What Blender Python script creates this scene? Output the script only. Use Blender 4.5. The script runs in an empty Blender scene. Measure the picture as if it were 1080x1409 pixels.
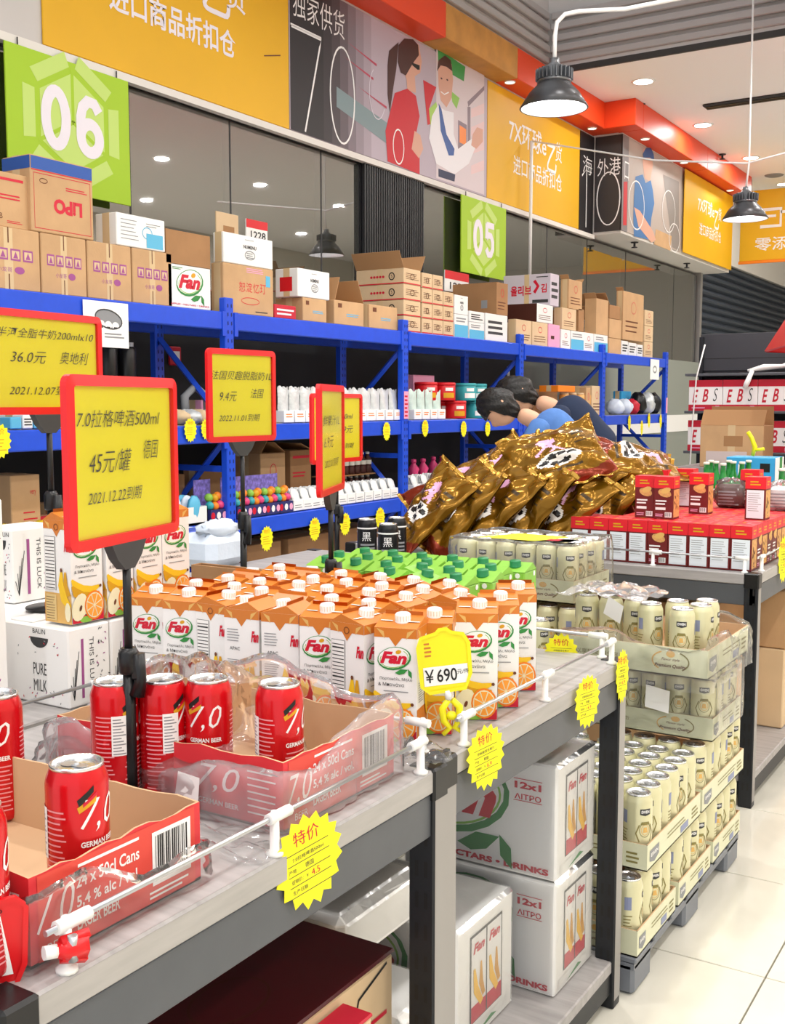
import bpy, math, random
from mathutils import Vector, Matrix, Euler
R = math.radians
random.seed(7)
S = bpy.context.scene
COL = S.collection
# ------------------------------------------------------------------ camera
CAMH = 1.33; FPX = 1520.0
PITCH = R(5.5986); YAW = R(31.8824)
cd = bpy.data.cameras.new('camera'); cam = bpy.data.objects.new('camera', cd); COL.objects.link(cam)
cd.sensor_fit = 'VERTICAL'; cd.sensor_height = 24.0; cd.lens = FPX / 1409.0 * 24.0
cd.clip_start = 0.05; cd.clip_end = 200
cam.location = (0, 0, CAMH); cam.rotation_euler = (math.pi / 2 - PITCH, 0, YAW)
S.camera = cam
# ------------------------------------------------------------------ world, lights, exposure
wd = bpy.data.worlds.new('store_ambience'); S.world = wd; wd.use_nodes = True
wd.node_tree.nodes['Background'].inputs[0].default_value = (0.95, 0.97, 1.0, 1)
wd.node_tree.nodes['Background'].inputs[1].default_value = 0.95
def area(x, y, z, sx, sy, power, rot=(0, 0, 0), col=(1, 0.985, 0.96)):
    l = bpy.data.lights.new('downlight_emitter', 'AREA'); l.shape = 'RECTANGLE'; l.size = sx; l.size_y = sy
    l.energy = power; l.color = col
    o = bpy.data.objects.new('downlight_emitter', l); o.location = (x, y, z); o.rotation_euler = rot; COL.objects.link(o); return o
DLIGHTS = [(x, y) for x in (-1.55, .9, 3.3) for y in (-1.26, .89, 3.04, 5.19, 7.34, 9.49, 11.64, 13.80, 15.95, 18.1)] + [(-4.12, 11.64), (-4.12, 13.80), (-4.08, 15.95), (-4.11, 18.1)]
for _x, _y in DLIGHTS:
    _o = area(_x, _y, 4.70, .18, .18, 27 if _x > -4 else 11); _o.data.shape = 'DISK'  # disc emitters just below the round recessed downlights, not panels
S.view_settings.view_transform = 'Standard'; S.view_settings.look = 'None'
S.view_settings.gamma = 1.0; S.view_settings.use_curve_mapping = False
S.view_settings.exposure = 0.32
# ------------------------------------------------------------------ measuring: a line of sight met with a real plane
_fw = Vector((-math.sin(YAW) * math.cos(PITCH), math.cos(YAW) * math.cos(PITCH), -math.sin(PITCH)))
_rt = Vector((math.cos(YAW), math.sin(YAW), 0)); _up = _rt.cross(_fw)
def W(px, py, x=None, y=None, z=None, d=None):
    r = _fw + _rt * ((px - 540) / FPX) - _up * ((py - 704.5) / FPX)
    t = d
    if z is not None: t = (z - CAMH) / r.z
    elif x is not None: t = x / r.x
    elif y is not None: t = y / r.y
    return Vector((0, 0, CAMH)) + r * t
# ------------------------------------------------------------------ materials
def lin(c):
    return tuple((v / 12.92 if v <= 0.04045 else ((v + 0.055) / 1.055) ** 2.4) for v in c)
def hexc(h): return tuple(int(h[i:i + 2], 16) / 255 for i in (0, 2, 4))
MATS = {}
def mat(name, col, rough=0.5, metal=0.0, spec=0.5, emit=0.0, vary=0.0, scale=20.0, bump=0.0, bscale=60.0, coat=0.0, alpha=1.0, stretch=None, trans=0.0, ior=1.45):
    if name in MATS: return MATS[name]
    m = bpy.data.materials.new(name); m.use_nodes = True; MATS[name] = m
    nt = m.node_tree; b = nt.nodes['Principled BSDF']
    c = lin(hexc(col)) if isinstance(col, str) else lin(col)
    b.inputs['Base Color'].default_value = (*c, 1); b.inputs['Roughness'].default_value = rough
    b.inputs['Metallic'].default_value = metal; b.inputs['Specular IOR Level'].default_value = spec
    b.inputs['Coat Weight'].default_value = coat; b.inputs['Alpha'].default_value = alpha
    b.inputs['Transmission Weight'].default_value = trans; b.inputs['IOR'].default_value = ior
    if emit:
        b.inputs['Emission Color'].default_value = (*c, 1); b.inputs['Emission Strength'].default_value = emit
    if vary or bump:
        tc = nt.nodes.new('ShaderNodeTexCoord'); src = tc.outputs['Object']
        if stretch:
            mp = nt.nodes.new('ShaderNodeMapping'); mp.inputs['Scale'].default_value = stretch
            nt.links.new(src, mp.inputs[0]); src = mp.outputs[0]
    if vary:
        n = nt.nodes.new('ShaderNodeTexNoise'); n.inputs['Scale'].default_value = scale; n.inputs['Detail'].default_value = 5
        nt.links.new(src, n.inputs['Vector'])
        rp = nt.nodes.new('ShaderNodeValToRGB'); rp.color_ramp.elements[0].position = 0.3; rp.color_ramp.elements[1].position = 0.7
        rp.color_ramp.elements[0].color = (*[v * (1 - vary) for v in c], 1)
        rp.color_ramp.elements[1].color = (*[min(1, v * (1 + vary)) for v in c], 1)
        nt.links.new(n.outputs['Fac'], rp.inputs[0]); nt.links.new(rp.outputs[0], b.inputs['Base Color'])
    if bump:
        n2 = nt.nodes.new('ShaderNodeTexNoise'); n2.inputs['Scale'].default_value = bscale; n2.inputs['Detail'].default_value = 3
        nt.links.new(src, n2.inputs['Vector'])
        bp = nt.nodes.new('ShaderNodeBump'); bp.inputs['Strength'].default_value = bump; bp.inputs['Distance'].default_value = 0.01
        nt.links.new(n2.outputs['Fac'], bp.inputs['Height']); nt.links.new(bp.outputs[0], b.inputs['Normal'])
    return m
def film_mat(name, fac, tint, milk=0.0, bscale=25.0, rough=0.12):
    m = bpy.data.materials.new(name); m.use_nodes = True; nt = m.node_tree; MATS[name] = m
    for n in list(nt.nodes):
        if n.type == 'BSDF_PRINCIPLED': nt.nodes.remove(n)
    out = [n for n in nt.nodes if n.type == 'OUTPUT_MATERIAL'][0]
    tr = nt.nodes.new('ShaderNodeBsdfTransparent'); gl = nt.nodes.new('ShaderNodeBsdfGlossy'); df = nt.nodes.new('ShaderNodeBsdfDiffuse')
    tr.inputs[0].default_value = (0.97, 0.97, 0.97, 1)
    gl.inputs['Roughness'].default_value = rough; gl.inputs['Color'].default_value = (1, 1, 1, 1)
    df.inputs['Color'].default_value = (*lin(tint), 1)
    fr = nt.nodes.new('ShaderNodeFresnel'); fr.inputs['IOR'].default_value = 1.35 + fac
    bp = nt.nodes.new('ShaderNodeBump'); bp.inputs['Strength'].default_value = 0.5; bp.inputs['Distance'].default_value = 0.02
    tc = nt.nodes.new('ShaderNodeTexCoord'); no = nt.nodes.new('ShaderNodeTexNoise'); no.inputs['Scale'].default_value = bscale; no.inputs['Detail'].default_value = 2; no.inputs['Distortion'].default_value = 1.2
    nt.links.new(tc.outputs['Object'], no.inputs['Vector']); nt.links.new(no.outputs['Fac'], bp.inputs['Height'])
    for q in (fr, gl): nt.links.new(bp.outputs[0], q.inputs['Normal'])
    m1 = nt.nodes.new('ShaderNodeMixShader'); m1.inputs[0].default_value = milk
    nt.links.new(tr.outputs[0], m1.inputs[1]); nt.links.new(df.outputs[0], m1.inputs[2])
    m2 = nt.nodes.new('ShaderNodeMixShader'); nt.links.new(fr.outputs[0], m2.inputs[0])
    nt.links.new(m1.outputs[0], m2.inputs[1]); nt.links.new(gl.outputs[0], m2.inputs[2]); nt.links.new(m2.outputs[0], out.inputs[0])
    return m
film = film_mat('clear_film', -0.03, (0.95, 0.95, 0.96), 0.07, 14)
milky = film_mat('milky_film', -0.03, (0.95, 0.93, 0.94), 0.22, 12)
wrapw = film_mat('shrink_film', -0.08, (0.95, 0.95, 0.95), 0.10, 14, 0.2)
cover = film_mat('clear_cover_film', -0.05, (0.9, 0.9, 0.9), 0.02, 2, 0.1)
glassm = film_mat('pane_glass', 2.4, (0.42, 0.43, 0.38), 0.22, 0.2, 0.015)  # greenish grey diffuse share paints in part of the pale ceiling reflection
for q_, s_ in ((glassm, 0), (cover, .03), (wrapw, .18), (film, .3), (milky, .3)):
    for n in q_.node_tree.nodes:
        if n.type == 'BUMP': n.inputs['Strength'].default_value = s_
K = dict(
    white=mat('white_print', 'f2f1f0', 0.45), paper=mat('paper', 'f7f6f4', 0.6), black=mat('black_print', '161616', 0.5),
    dark=mat('dark_grey_ink', '3a3a3c', 0.6), grey=mat('grey_ink', '8e9093', 0.6), red=mat('red_print', 'd8121f', 0.4),
    fred=mat('logo_red', 'cf1433', 0.4), green=mat('leaf_green', '2f8b3e', 0.45), lgreen=mat('light_green', '8cc34a', 0.45),
    yellow=mat('banana_yellow', 'f5c722', 0.45), dyellow=mat('banana_shade', 'd9a017', 0.45), orange=mat('orange_fruit', 'f5861f', 0.4),
    lorange=mat('orange_pulp', 'ffa63c', 0.4), apple=mat('apple_flesh', 'f4ecc8', 0.45), brown=mat('brown_print', '6b3a1c', 0.5),
    corange=mat('carton_orange', 'd07a2c', 0.35, vary=0.06), tan=mat('tan_print', 'e0b366', 0.5),
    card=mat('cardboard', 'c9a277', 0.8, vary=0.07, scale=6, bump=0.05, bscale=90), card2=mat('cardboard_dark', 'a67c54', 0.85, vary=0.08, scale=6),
    card3=mat('cardboard_pale', 'd9bd97', 0.8, vary=0.05, scale=6), cardin=mat('cardboard_inner', 'c8a581', 0.85, vary=0.06, scale=4, bump=0.1, bscale=12),
    tape=mat('packing_tape', 'd8bd93', 0.2), purple=mat('purple_ink', 'a2528f', 0.6), blue=mat('blue_ink', '2a56a8', 0.5),
    cyan=mat('cyan_print', '5db7dc', 0.45), teal=mat('teal_tin', '34a3ab', 0.35), pink=mat('pink_card', 'f0a6c8', 0.5),
    rackblue=mat('rack_blue', '1d4fd6', 0.35, vary=0.04), rackdark=mat('slot_shadow_steel', '0b1f66', 0.6), deck=mat('deck_grey', '9a9da4', 0.5),
    steel=mat('table_steel_grey', '5b5e63', 0.42, metal=0.3, vary=0.04), steelb=mat('table_steel_black', '24262a', 0.45, metal=0.2),
    alu=mat('anodised_grey', '9d9a98', 0.38, metal=0.4), chrome=mat('chrome_rod', 'c2c4c8', 0.3, metal=0.9), lid=mat('can_lid_aluminium', 'e4e6e8', 0.22, metal=0.95, bump=0.1, bscale=80),
    plast=mat('white_plastic', 'f0f0ee', 0.35), bplast=mat('black_plastic', '141416', 0.35), rplast=mat('red_plastic', 'e01a20', 0.3),
    yplast=mat('yellow_plastic', 'f4ea1c', 0.3), signy=mat('sign_paper_yellow', 'fff321', 0.5), burst=mat('burst_yellow', 'f8f01e', 0.5),
    canred=mat('can_red', 'd4101c', 0.25, metal=0.35, coat=0.3), boxred=mat('tray_red', 'd8323a', 0.5, vary=0.05), gold=mat('gold_foil', '80590f', 0.22, metal=0.6, vary=0.2, scale=6, bump=0.25, bscale=12),
    ewen=mat('can_cream', 'dcd8b0', 0.3, metal=0.25, coat=0.2), ewtray=mat('tray_pale_green', 'dfdfc0', 0.6, vary=0.03), ewdark=mat('olive_print', '8a8048', 0.5),
    greenc=mat('carton_green', '86bf45', 0.4, vary=0.08), capg=mat('cap_green', '1c7f4c', 0.35), cream=mat('cream_plastic', 'e9e4d6', 0.5),
    maroon=mat('biscuit_maroon', '6d1a1c', 0.45), bred=mat('biscuit_red', 'e0202e', 0.4), biscuit=mat('biscuit_print', 'd9a262', 0.5, vary=0.25, scale=90),
    bottle=mat('green_glass', '1f8a38', 0.08, coat=0.5), blackcan=mat('black_can', '1a1b1e', 0.3, metal=0.3), navy=mat('navy_cotton', '1d2a44', 0.85, bump=0.3, bscale=14),
    shirt=mat('blue_denim_shirt', '4f79b8', 0.85, vary=0.08, bump=0.3, bscale=14), skin=mat('skin', 'd9a888', 0.5), hair=mat('black_hair', '15120f', 0.5, bump=0.5, bscale=60),
    trousers=mat('dark_trousers', '23242b', 0.85), orangeb=mat('fascia_orange', 'e8481c', 0.45), beige=mat('soffit_white', 'e6e2dc', 0.7),
    banner=mat('banner_yellow', 'e6b010', 0.5, vary=0.04, scale=1.5), lime=mat('sign_lime', 'a5cc1e', 0.5), plime=mat('sign_pale_lime', 'c3df74', 0.5),
    lilac=mat('sign_pale_white', 'eee9f2', 0.5), shutter=mat('shutter_slate', '3d4652', 0.5, metal=0.3), slat=mat('black_slat', '17171a', 0.4),
    ply=mat('bare_plywood', 'c98e45', 0.6, vary=0.15, scale=5), bottleblue=mat('frosted_bottle', 'cfe6f5', 0.3, coat=0.2), capb=mat('cap_blue', '2a8fe0', 0.35),
    grape=mat('squid_pink', 'd9a0c0', 0.4), eggs=mat('egg_cup', 'e6e9f0', 0.3, vary=0.2, scale=30), silver=mat('silver_pouch', 'd5d9da', 0.3, metal=0.2, vary=0.12, scale=25, bump=0.5, bscale=35),
    mint=mat('mint_pouch', 'cfe3dc', 0.35, metal=0.1, vary=0.1, scale=25, bump=0.5, bscale=35), pinkb=mat('pink_bottle', 'e0447f', 0.3), redshade=mat('red_board_painted_shade', '4a0b10', 0.4),
    wallg=mat('wall_green_grey', '8b9088', 0.8), walld=mat('wall_charcoal', '2a2a2c', 0.85, vary=0.1, scale=3), dred=mat('crimson_card', 'c71f35', 0.5), blu2=mat('crate_blue', '3aa4dc', 0.45), choc=mat('dark_brown_ink', '4a2015', 0.5),
    amber=mat('amber_jar', 'e2a85a', 0.35), flap=mat('flap_brown', 'b58a5f', 0.85), ydull=mat('yellow_pack', 'f2cf2a', 0.35, vary=0.2, scale=30, bump=0.4), packw=mat('tissue_pack', 'dbe6f5', 0.35, bump=0.5, bscale=15), packb=mat('tissue_pack_blue', '2d4fb5', 0.35, bump=0.5, bscale=15),
)
def foil(m, sc, st):      # crease pattern for foil: facets meeting in sharp folds
    nt = m.node_tree; bp = [n for n in nt.nodes if n.type == 'BUMP'][0]; vo = nt.nodes.new('ShaderNodeTexVoronoi'); vo.inputs['Scale'].default_value = sc
    ma = nt.nodes.new('ShaderNodeMapping'); ma.inputs['Scale'].default_value = (1, .45, 1); ma.inputs['Rotation'].default_value = (0, 0, .5); tc = [n for n in nt.nodes if n.type == 'TEX_COORD'][0]
    nt.links.new(tc.outputs['Object'], ma.inputs[0]); nt.links.new(ma.outputs[0], vo.inputs['Vector']); nt.links.new(vo.outputs['Distance'], bp.inputs['Height']); bp.inputs['Strength'].default_value = st; bp.inputs['Distance'].default_value = .03
foil(K['gold'], 13, .55)
# ------------------------------------------------------------------ text glyph cache
_tx = {}
def glyphs(s, bold=0.0, italic=False, res=3):
    k = (s, bold, italic, res)
    if k in _tx: return _tx[k]
    c = bpy.data.curves.new('t', 'FONT'); c.body = s; c.size = 1.0; c.resolution_u = res; c.offset = bold
    if italic: c.shear = 0.3
    c.align_x = 'CENTER'; c.fill_mode = 'FRONT'
    o = bpy.data.objects.new('t', c); COL.objects.link(o)
    me = o.to_mesh(); vs = [(v.co.x, v.co.y) for v in me.vertices]; fs = [tuple(p.vertices) for p in me.polygons]
    o.to_mesh_clear(); bpy.data.objects.remove(o); bpy.data.curves.remove(c)
    if vs:
        x0 = min(v[0] for v in vs); x1 = max(v[0] for v in vs); y0 = min(v[1] for v in vs); y1 = max(v[1] for v in vs)
        vs = [((v[0] - (x0 + x1) / 2), (v[1] - (y0 + y1) / 2)) for v in vs]
        _tx[k] = (vs, fs, x1 - x0, y1 - y0)
    else: _tx[k] = ([], [], 1, 1)
    return _tx[k]
# ------------------------------------------------------------------ frames: (u,v,w) -> point
def FR(o, u, v):
    o = Vector(o); u = Vector(u).normalized(); v = Vector(v).normalized(); n = u.cross(v)
    return lambda a, b, w=0.0: o + u * a + v * b + n * w
CURVED = {}
def FXp(x, y0, z0): return FR((x, y0, z0), (0, 1, 0), (0, 0, 1))      # faces +X
def FXm(x, y0, z0): return FR((x, y0, z0), (0, -1, 0), (0, 0, 1))     # faces -X
def FYm(y, x0, z0): return FR((x0, y, z0), (1, 0, 0), (0, 0, 1))      # faces -Y
def FYp(y, x0, z0): return FR((x0, y, z0), (-1, 0, 0), (0, 0, 1))     # faces +Y
def FZp(z, x0, y0): return FR((x0, y0, z), (1, 0, 0), (0, 1, 0))
def FC(r, a0=0.0, cx=0, cy=0, z0=0):                                   # cylinder; u=arc length from direction a0 (0 = -Y)
    def f(a, b, w=0.0):
        t = a0 + a / r; return Vector((cx + (r + w) * math.sin(t), cy - (r + w) * math.cos(t), z0 + b))
    CURVED[id(f)] = (f, r * .16); return f
def clip(pts, k, sgn):
    out = []
    for i in range(len(pts)):
        a, c = pts[i], pts[(i + 1) % len(pts)]; da, dc = (a[0] - k) * sgn, (c[0] - k) * sgn
        if da >= 0: out.append(a)
        if da * dc < 0: t = da / (da - dc); out.append((a[0] + (c[0] - a[0]) * t, a[1] + (c[1] - a[1]) * t))
    return out
class B:
    def __init__(s): s.v = []; s.f = []; s.m = []; s.s = []; s.mats = []
    def mi(s, m):
        if isinstance(m, str): m = K[m]
        if m not in s.mats: s.mats.append(m)
        return s.mats.index(m)
    def face(s, pts, m, smooth=False):
        b = len(s.v); s.v += [tuple(p) for p in pts]; s.f.append(tuple(range(b, b + len(pts)))); s.m.append(s.mi(m)); s.s.append(smooth)
    def mesh(s, vs, fs, m, smooth=False):
        b = len(s.v); s.v += [tuple(p) for p in vs]; k = s.mi(m)
        for f in fs: s.f.append(tuple(b + i for i in f)); s.m.append(k); s.s.append(smooth)
    def box(s, x0, y0, z0, x1, y1, z1, m, c=0.0, T=None):
        if x0 > x1: x0, x1 = x1, x0
        if y0 > y1: y0, y1 = y1, y0
        if z0 > z1: z0, z1 = z1, z0
        X = (x0, x1); Y = (y0, y1); Z = (z0, z1)
        if not c:
            vs = [Vector((X[i & 1], Y[(i >> 1) & 1], Z[i >> 2])) for i in range(8)]
            fs = [(0, 2, 3, 1), (4, 5, 7, 6), (0, 1, 5, 4), (2, 6, 7, 3), (0, 4, 6, 2), (1, 3, 7, 5)]
        else:
            c = min(c, (x1 - x0) * .45, (y1 - y0) * .45, (z1 - z0) * .45); vs = []; ix = {}
            for i in range(8):
                sx, sy, sz = (i & 1), (i >> 1) & 1, i >> 2
                p = (X[sx], Y[sy], Z[sz]); q = (p[0] + (c if not sx else -c), p[1] + (c if not sy else -c), p[2] + (c if not sz else -c))
                for a, pt in enumerate([(p[0], q[1], q[2]), (q[0], p[1], q[2]), (q[0], q[1], p[2])]):
                    ix[(i, a)] = len(vs); vs.append(Vector(pt))
            fs = []
            F6 = [((0, 4, 6, 2), 0), ((1, 3, 7, 5), 0), ((0, 1, 5, 4), 1), ((2, 6, 7, 3), 1), ((0, 2, 3, 1), 2), ((4, 5, 7, 6), 2)]
            for cs, a in F6: fs.append(tuple(ix[(i, a)] for i in cs))
            for a in range(3):
                bit = 1 << a; o1, o2 = [k for k in range(3) if k != a]
                for i in range(8):
                    if i & bit: continue
                    j = i | bit; flip = ((i >> o1) & 1) ^ ((i >> o2) & 1) ^ (a == 1)
                    q = (ix[(i, o1)], ix[(j, o1)], ix[(j, o2)], ix[(i, o2)])
                    fs.append(q[::-1] if flip else q)
            for i in range(8):
                par = (i & 1) ^ ((i >> 1) & 1) ^ (i >> 2); t = (ix[(i, 0)], ix[(i, 1)], ix[(i, 2)])
                fs.append(t[::-1] if not par else t)
        if T is not None: vs = [T @ v for v in vs]
        s.mesh(vs, fs, m)
    def lathe(s, prof, m, n=20, c=(0, 0, 0), smooth=True, T=None, caps=True):
        # prof: (r,z[,mat]) from bottom to top
        vs = []; 
        for p in prof:
            for k in range(n):
                a = 2 * math.pi * k / n; vs.append(Vector((c[0] + p[0] * math.cos(a), c[1] + p[0] * math.sin(a), c[2] + p[1])))
        if T is not None: vs = [T @ v for v in vs]
        base = len(s.v); s.v += [tuple(v) for v in vs]
        for i in range(len(prof) - 1):
            mm = prof[i][2] if len(prof[i]) > 2 else m; k0 = s.mi(mm)
            for k in range(n):
                k2 = (k + 1) % n; s.f.append((base + i * n + k, base + i * n + k2, base + (i + 1) * n + k2, base + (i + 1) * n + k)); s.m.append(k0); s.s.append(smooth)
        if not caps: return
        if prof[-1][0] > 1e-5: s.f.append(tuple(base + (len(prof) - 1) * n + k for k in range(n))); s.m.append(s.mi(prof[-1][2] if len(prof[-1]) > 2 else m)); s.s.append(False)
        if prof[0][0] > 1e-5: s.f.append(tuple(base + k for k in reversed(range(n)))); s.m.append(s.mi(prof[0][2] if len(prof[0]) > 2 else m)); s.s.append(False)
    def tube(s, pts, r, m, n=8, smooth=True, caps=True):
        pts = [Vector(p) for p in pts]; rs = r if isinstance(r, (list, tuple)) else [r] * len(pts)
        base = len(s.v); prev = None
        for i, p in enumerate(pts):
            t = (pts[min(i + 1, len(pts) - 1)] - pts[max(i - 1, 0)]).normalized()
            if prev is None:
                a = Vector((0, 0, 1)) if abs(t.z) < 0.9 else Vector((1, 0, 0)); u = t.cross(a).normalized()
            else: u = (prev - t * prev.dot(t)).normalized()
            prev = u; w = t.cross(u)
            for k in range(n):
                a = 2 * math.pi * k / n; s.v.append(tuple(p + (u * math.cos(a) + w * math.sin(a)) * rs[i]))
        k0 = s.mi(m)
        for i in range(len(pts) - 1):
            for k in range(n):
                k2 = (k + 1) % n; s.f.append((base + i * n + k, base + i * n + k2, base + (i + 1) * n + k2, base + (i + 1) * n + k)); s.m.append(k0); s.s.append(smooth)
        if caps:
            s.f.append(tuple(base + k for k in reversed(range(n)))); s.m.append(k0); s.s.append(False)
            s.f.append(tuple(base + (len(pts) - 1) * n + k for k in range(n))); s.m.append(k0); s.s.append(False)
    def prism(s, fr, pts, w0, w1, m):
        n = len(pts); a = [fr(p[0], p[1], w1) for p in pts]; b = [fr(p[0], p[1], w0) for p in pts]
        ar = sum(pts[i][0] * pts[(i + 1) % n][1] - pts[(i + 1) % n][0] * pts[i][1] for i in range(n))
        if ar < 0: a.reverse(); b.reverse()
        s.mesh(a + b, [tuple(range(n)), tuple(reversed(range(n, 2 * n)))] + [(i, n + i, n + (i + 1) % n, (i + 1) % n) for i in range(n)], m)
    # flat print
    def poly(s, fr, pts, w, m):
        n = len(pts); ar = sum(pts[i][0] * pts[(i + 1) % n][1] - pts[(i + 1) % n][0] * pts[i][1] for i in range(n))
        if ar < 0: pts = pts[::-1]
        if id(fr) in CURVED:
            st = CURVED[id(fr)][1]; u0 = min(p[0] for p in pts); u1 = max(p[0] for p in pts); k = math.floor(u0 / st)
            if k * st < u0 or u1 > (k + 1) * st:
                while k * st < u1 - 1e-7:
                    q = clip(clip(pts, k * st, 1), (k + 1) * st, -1)
                    if len(q) > 2: s.face([fr(p[0], p[1], w) for p in q], m)
                    k += 1
                return
        s.face([fr(p[0], p[1], w) for p in pts], m)
    def rect(s, fr, u0, v0, u1, v1, w, m, seg=1):
        for i in range(seg):
            a = u0 + (u1 - u0) * i / seg; b = u0 + (u1 - u0) * (i + 1) / seg
            s.poly(fr, [(a, v0), (b, v0), (b, v1), (a, v1)], w, m)
    def ell(s, fr, cu, cv, ru, rv, w, m, rot=0, n=18, a0=0, a1=360):
        cr, sr = math.cos(R(rot)), math.sin(R(rot)); pts = []
        full = (a1 - a0) >= 360
        for k in range(n if full else n + 1):
            t = R(a0 + (a1 - a0) * k / n); x = ru * math.cos(t); y = rv * math.sin(t); pts.append((cu + x * cr - y * sr, cv + x * sr + y * cr))
        s.poly(fr, pts, w, m)
    def stroke(s, fr, pts, wd, w, m, closed=False):
        n = len(pts); L = []; Rr = []
        for i in range(n):
            if closed: a, b = pts[(i - 1) % n], pts[(i + 1) % n]
            else: a, b = pts[max(i - 1, 0)], pts[min(i + 1, n - 1)]
            dx, dy = b[0] - a[0], b[1] - a[1]; l = math.hypot(dx, dy) or 1
            wi = wd[i] if isinstance(wd, (list, tuple)) else wd
            nx, ny = -dy / l * wi / 2, dx / l * wi / 2; L.append((pts[i][0] + nx, pts[i][1] + ny)); Rr.append((pts[i][0] - nx, pts[i][1] - ny))
        for i in range(n if closed else n - 1):
            j = (i + 1) % n; s.poly(fr, [L[i], Rr[i], Rr[j], L[j]], w, m)
    def ring(s, fr, cu, cv, ru, rv, wd, w, m, rot=0, n=22, a0=0, a1=360):
        cr, sr = math.cos(R(rot)), math.sin(R(rot)); full = (a1 - a0) >= 360; pts = []
        for k in range(n if full else n + 1):
            t = R(a0 + (a1 - a0) * k / n); x = ru * math.cos(t); y = rv * math.sin(t); pts.append((cu + x * cr - y * sr, cv + x * sr + y * cr))
        s.stroke(fr, pts, wd, w, m, closed=full)
    def text(s, fr, st, cu, cv, h, w, m, wid=None, bold=0.0, italic=False, rot=0, res=3):
        vs, fs, tw, th = glyphs(st, bold, italic, res)
        if not vs: return
        sy = h / th; sx = (wid / tw) if wid else sy; cr, sr = math.cos(R(rot)), math.sin(R(rot))
        if id(fr) in CURVED:
            Q = [(cu + x * sx * cr - y * sy * sr, cv + x * sx * sr + y * sy * cr) for x, y in vs]
            for f in fs: s.poly(fr, [Q[i] for i in f], w, m)
            return
        P = [fr(cu + x * sx * cr - y * sy * sr, cv + x * sx * sr + y * sy * cr, w) for x, y in vs]
        s.mesh(P, fs, m)
    def bars(s, fr, u0, v0, u1, v1, n, w, m, fill=0.45, jag=0.3, seg=1):      # rows of unreadable small print
        h = (v1 - v0) / n
        for i in range(n):
            e = u1 - (u1 - u0) * jag * random.random(); y = v0 + i * h
            s.rect(fr, u0, y + h * 0.2, e, y + h * (0.2 + fill), w, m, seg)
    def barcode(s, fr, u0, v0, u1, v1, w, m='black', bg='white', n=16):
        s.rect(fr, u0, v0, u1, v1, w, bg); x = u0 + (u1 - u0) * .08; e = u1 - (u1 - u0) * .08; st = (e - x) / n
        for i in range(n): s.rect(fr, x + st * i, v0 + (v1 - v0) * .18, x + st * i + st * random.choice((.3, .5, .7)), v1 - (v1 - v0) * .08, w + .0003, m)
    def data(s, name):
        me = bpy.data.meshes.new(name); me.from_pydata(s.v, [], s.f)
        for m in s.mats: me.materials.append(m)
        me.polygons.foreach_set('material_index', s.m); me.polygons.foreach_set('use_smooth', s.s); me.update(); return me
    def build(s, name, parent=None, loc=None, rot=None):
        return link(name, s.data(name), parent, loc, rot)
def link(name, me, parent=None, loc=None, rot=None):
    o = bpy.data.objects.new(name, me); COL.objects.link(o)
    if parent: o.parent = parent
    if loc is not None: o.location = loc
    if rot is not None: o.rotation_euler = rot if isinstance(rot, (tuple, list, Euler)) else (0, 0, rot)
    return o
def tag(o, label, cat, group=None, kind=None):
    o['label'] = label; o['category'] = cat
    if group: o['group'] = group
    if kind: o['kind'] = kind
    return o
def thing(name, label, cat, loc=(0, 0, 0), rot=0, group=None):
    return tag(link(name, None, None, loc, rot), label, cat, group)
def struct(b, name, parent=None, **k):
    o = b.build(name, parent, **k)
    if not parent: o['kind'] = 'structure'
    return o
def copytree(o, loc, rot, label=None, group=None, parent=None):
    c = o.copy(); COL.objects.link(c); c.location = loc; c.rotation_euler = rot if isinstance(rot, (tuple, list, Euler)) else (0, 0, rot)
    if label: c['label'] = label
    if group: c['group'] = group
    if parent: c.parent = parent
    for ch in list(o.children):
        d = ch.copy(); COL.objects.link(d); d.parent = c
        for g in list(ch.children):
            e = g.copy(); COL.objects.link(e); e.parent = d
    return c
ORD = ['first', 'second', 'third', 'fourth', 'fifth', 'sixth', 'seventh', 'eighth', 'ninth', 'tenth', 'eleventh', 'twelfth', 'thirteenth', 'fourteenth', 'fifteenth']
def nth(i, n, lo, hi):
    if n == 1: return 'only'
    if i == 0: return lo
    if i == n - 1: return hi
    return ORD[i] + ' from ' + lo.replace('most', '') if lo.endswith('most') else ORD[i]
# ================================================================== STRUCTURE
CEIL = 4.72
# floor with separate tiles
b = B(); b.box(-5.05, -3, -0.06, 5, 26, -0.012, mat('grout', 'a9a296', 0.8)); floor = struct(b, 'floor')
tilem = mat('marble_tile', 'dcd8cb', 0.16, vary=0.07, scale=2.2, coat=0.2)
nt = tilem.node_tree; tcn = nt.nodes.new('ShaderNodeTexCoord'); g = nt.nodes.new('ShaderNodeNewGeometry')
for n in nt.nodes:
    if n.type == 'TEX_NOISE' : nt.links.new(g.outputs['Position'], n.inputs['Vector']); n.inputs['Distortion'].default_value = 1.5
T0 = 0.54; tb = B(); tb.box(-T0 / 2 + .002, -T0 / 2 + .002, -0.012, T0 / 2 - .002, T0 / 2 - .002, 0.0, tilem, 0.0015); td = tb.data('tile')
for i in range(-7, 4):
    for j in range(-3, 20):
        link('tile', td, floor, (-0.56 + (i + .5) * T0, 2.544 + (j + .5) * T0, 0))
b = B(); b.box(-5.0, 13.35, -0.012, 5, 26, -0.001, tilem); b.box(1.60, -3, -0.012, 5, 13.35, -0.001, tilem); b.box(-5.0, -3, -0.012, 1.6, 0.922, -0.001, tilem); b.box(-5.0, .922, -.012, -4.34, 13.35, -.001, tilem); o = b.build('tile_field', floor)
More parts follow.
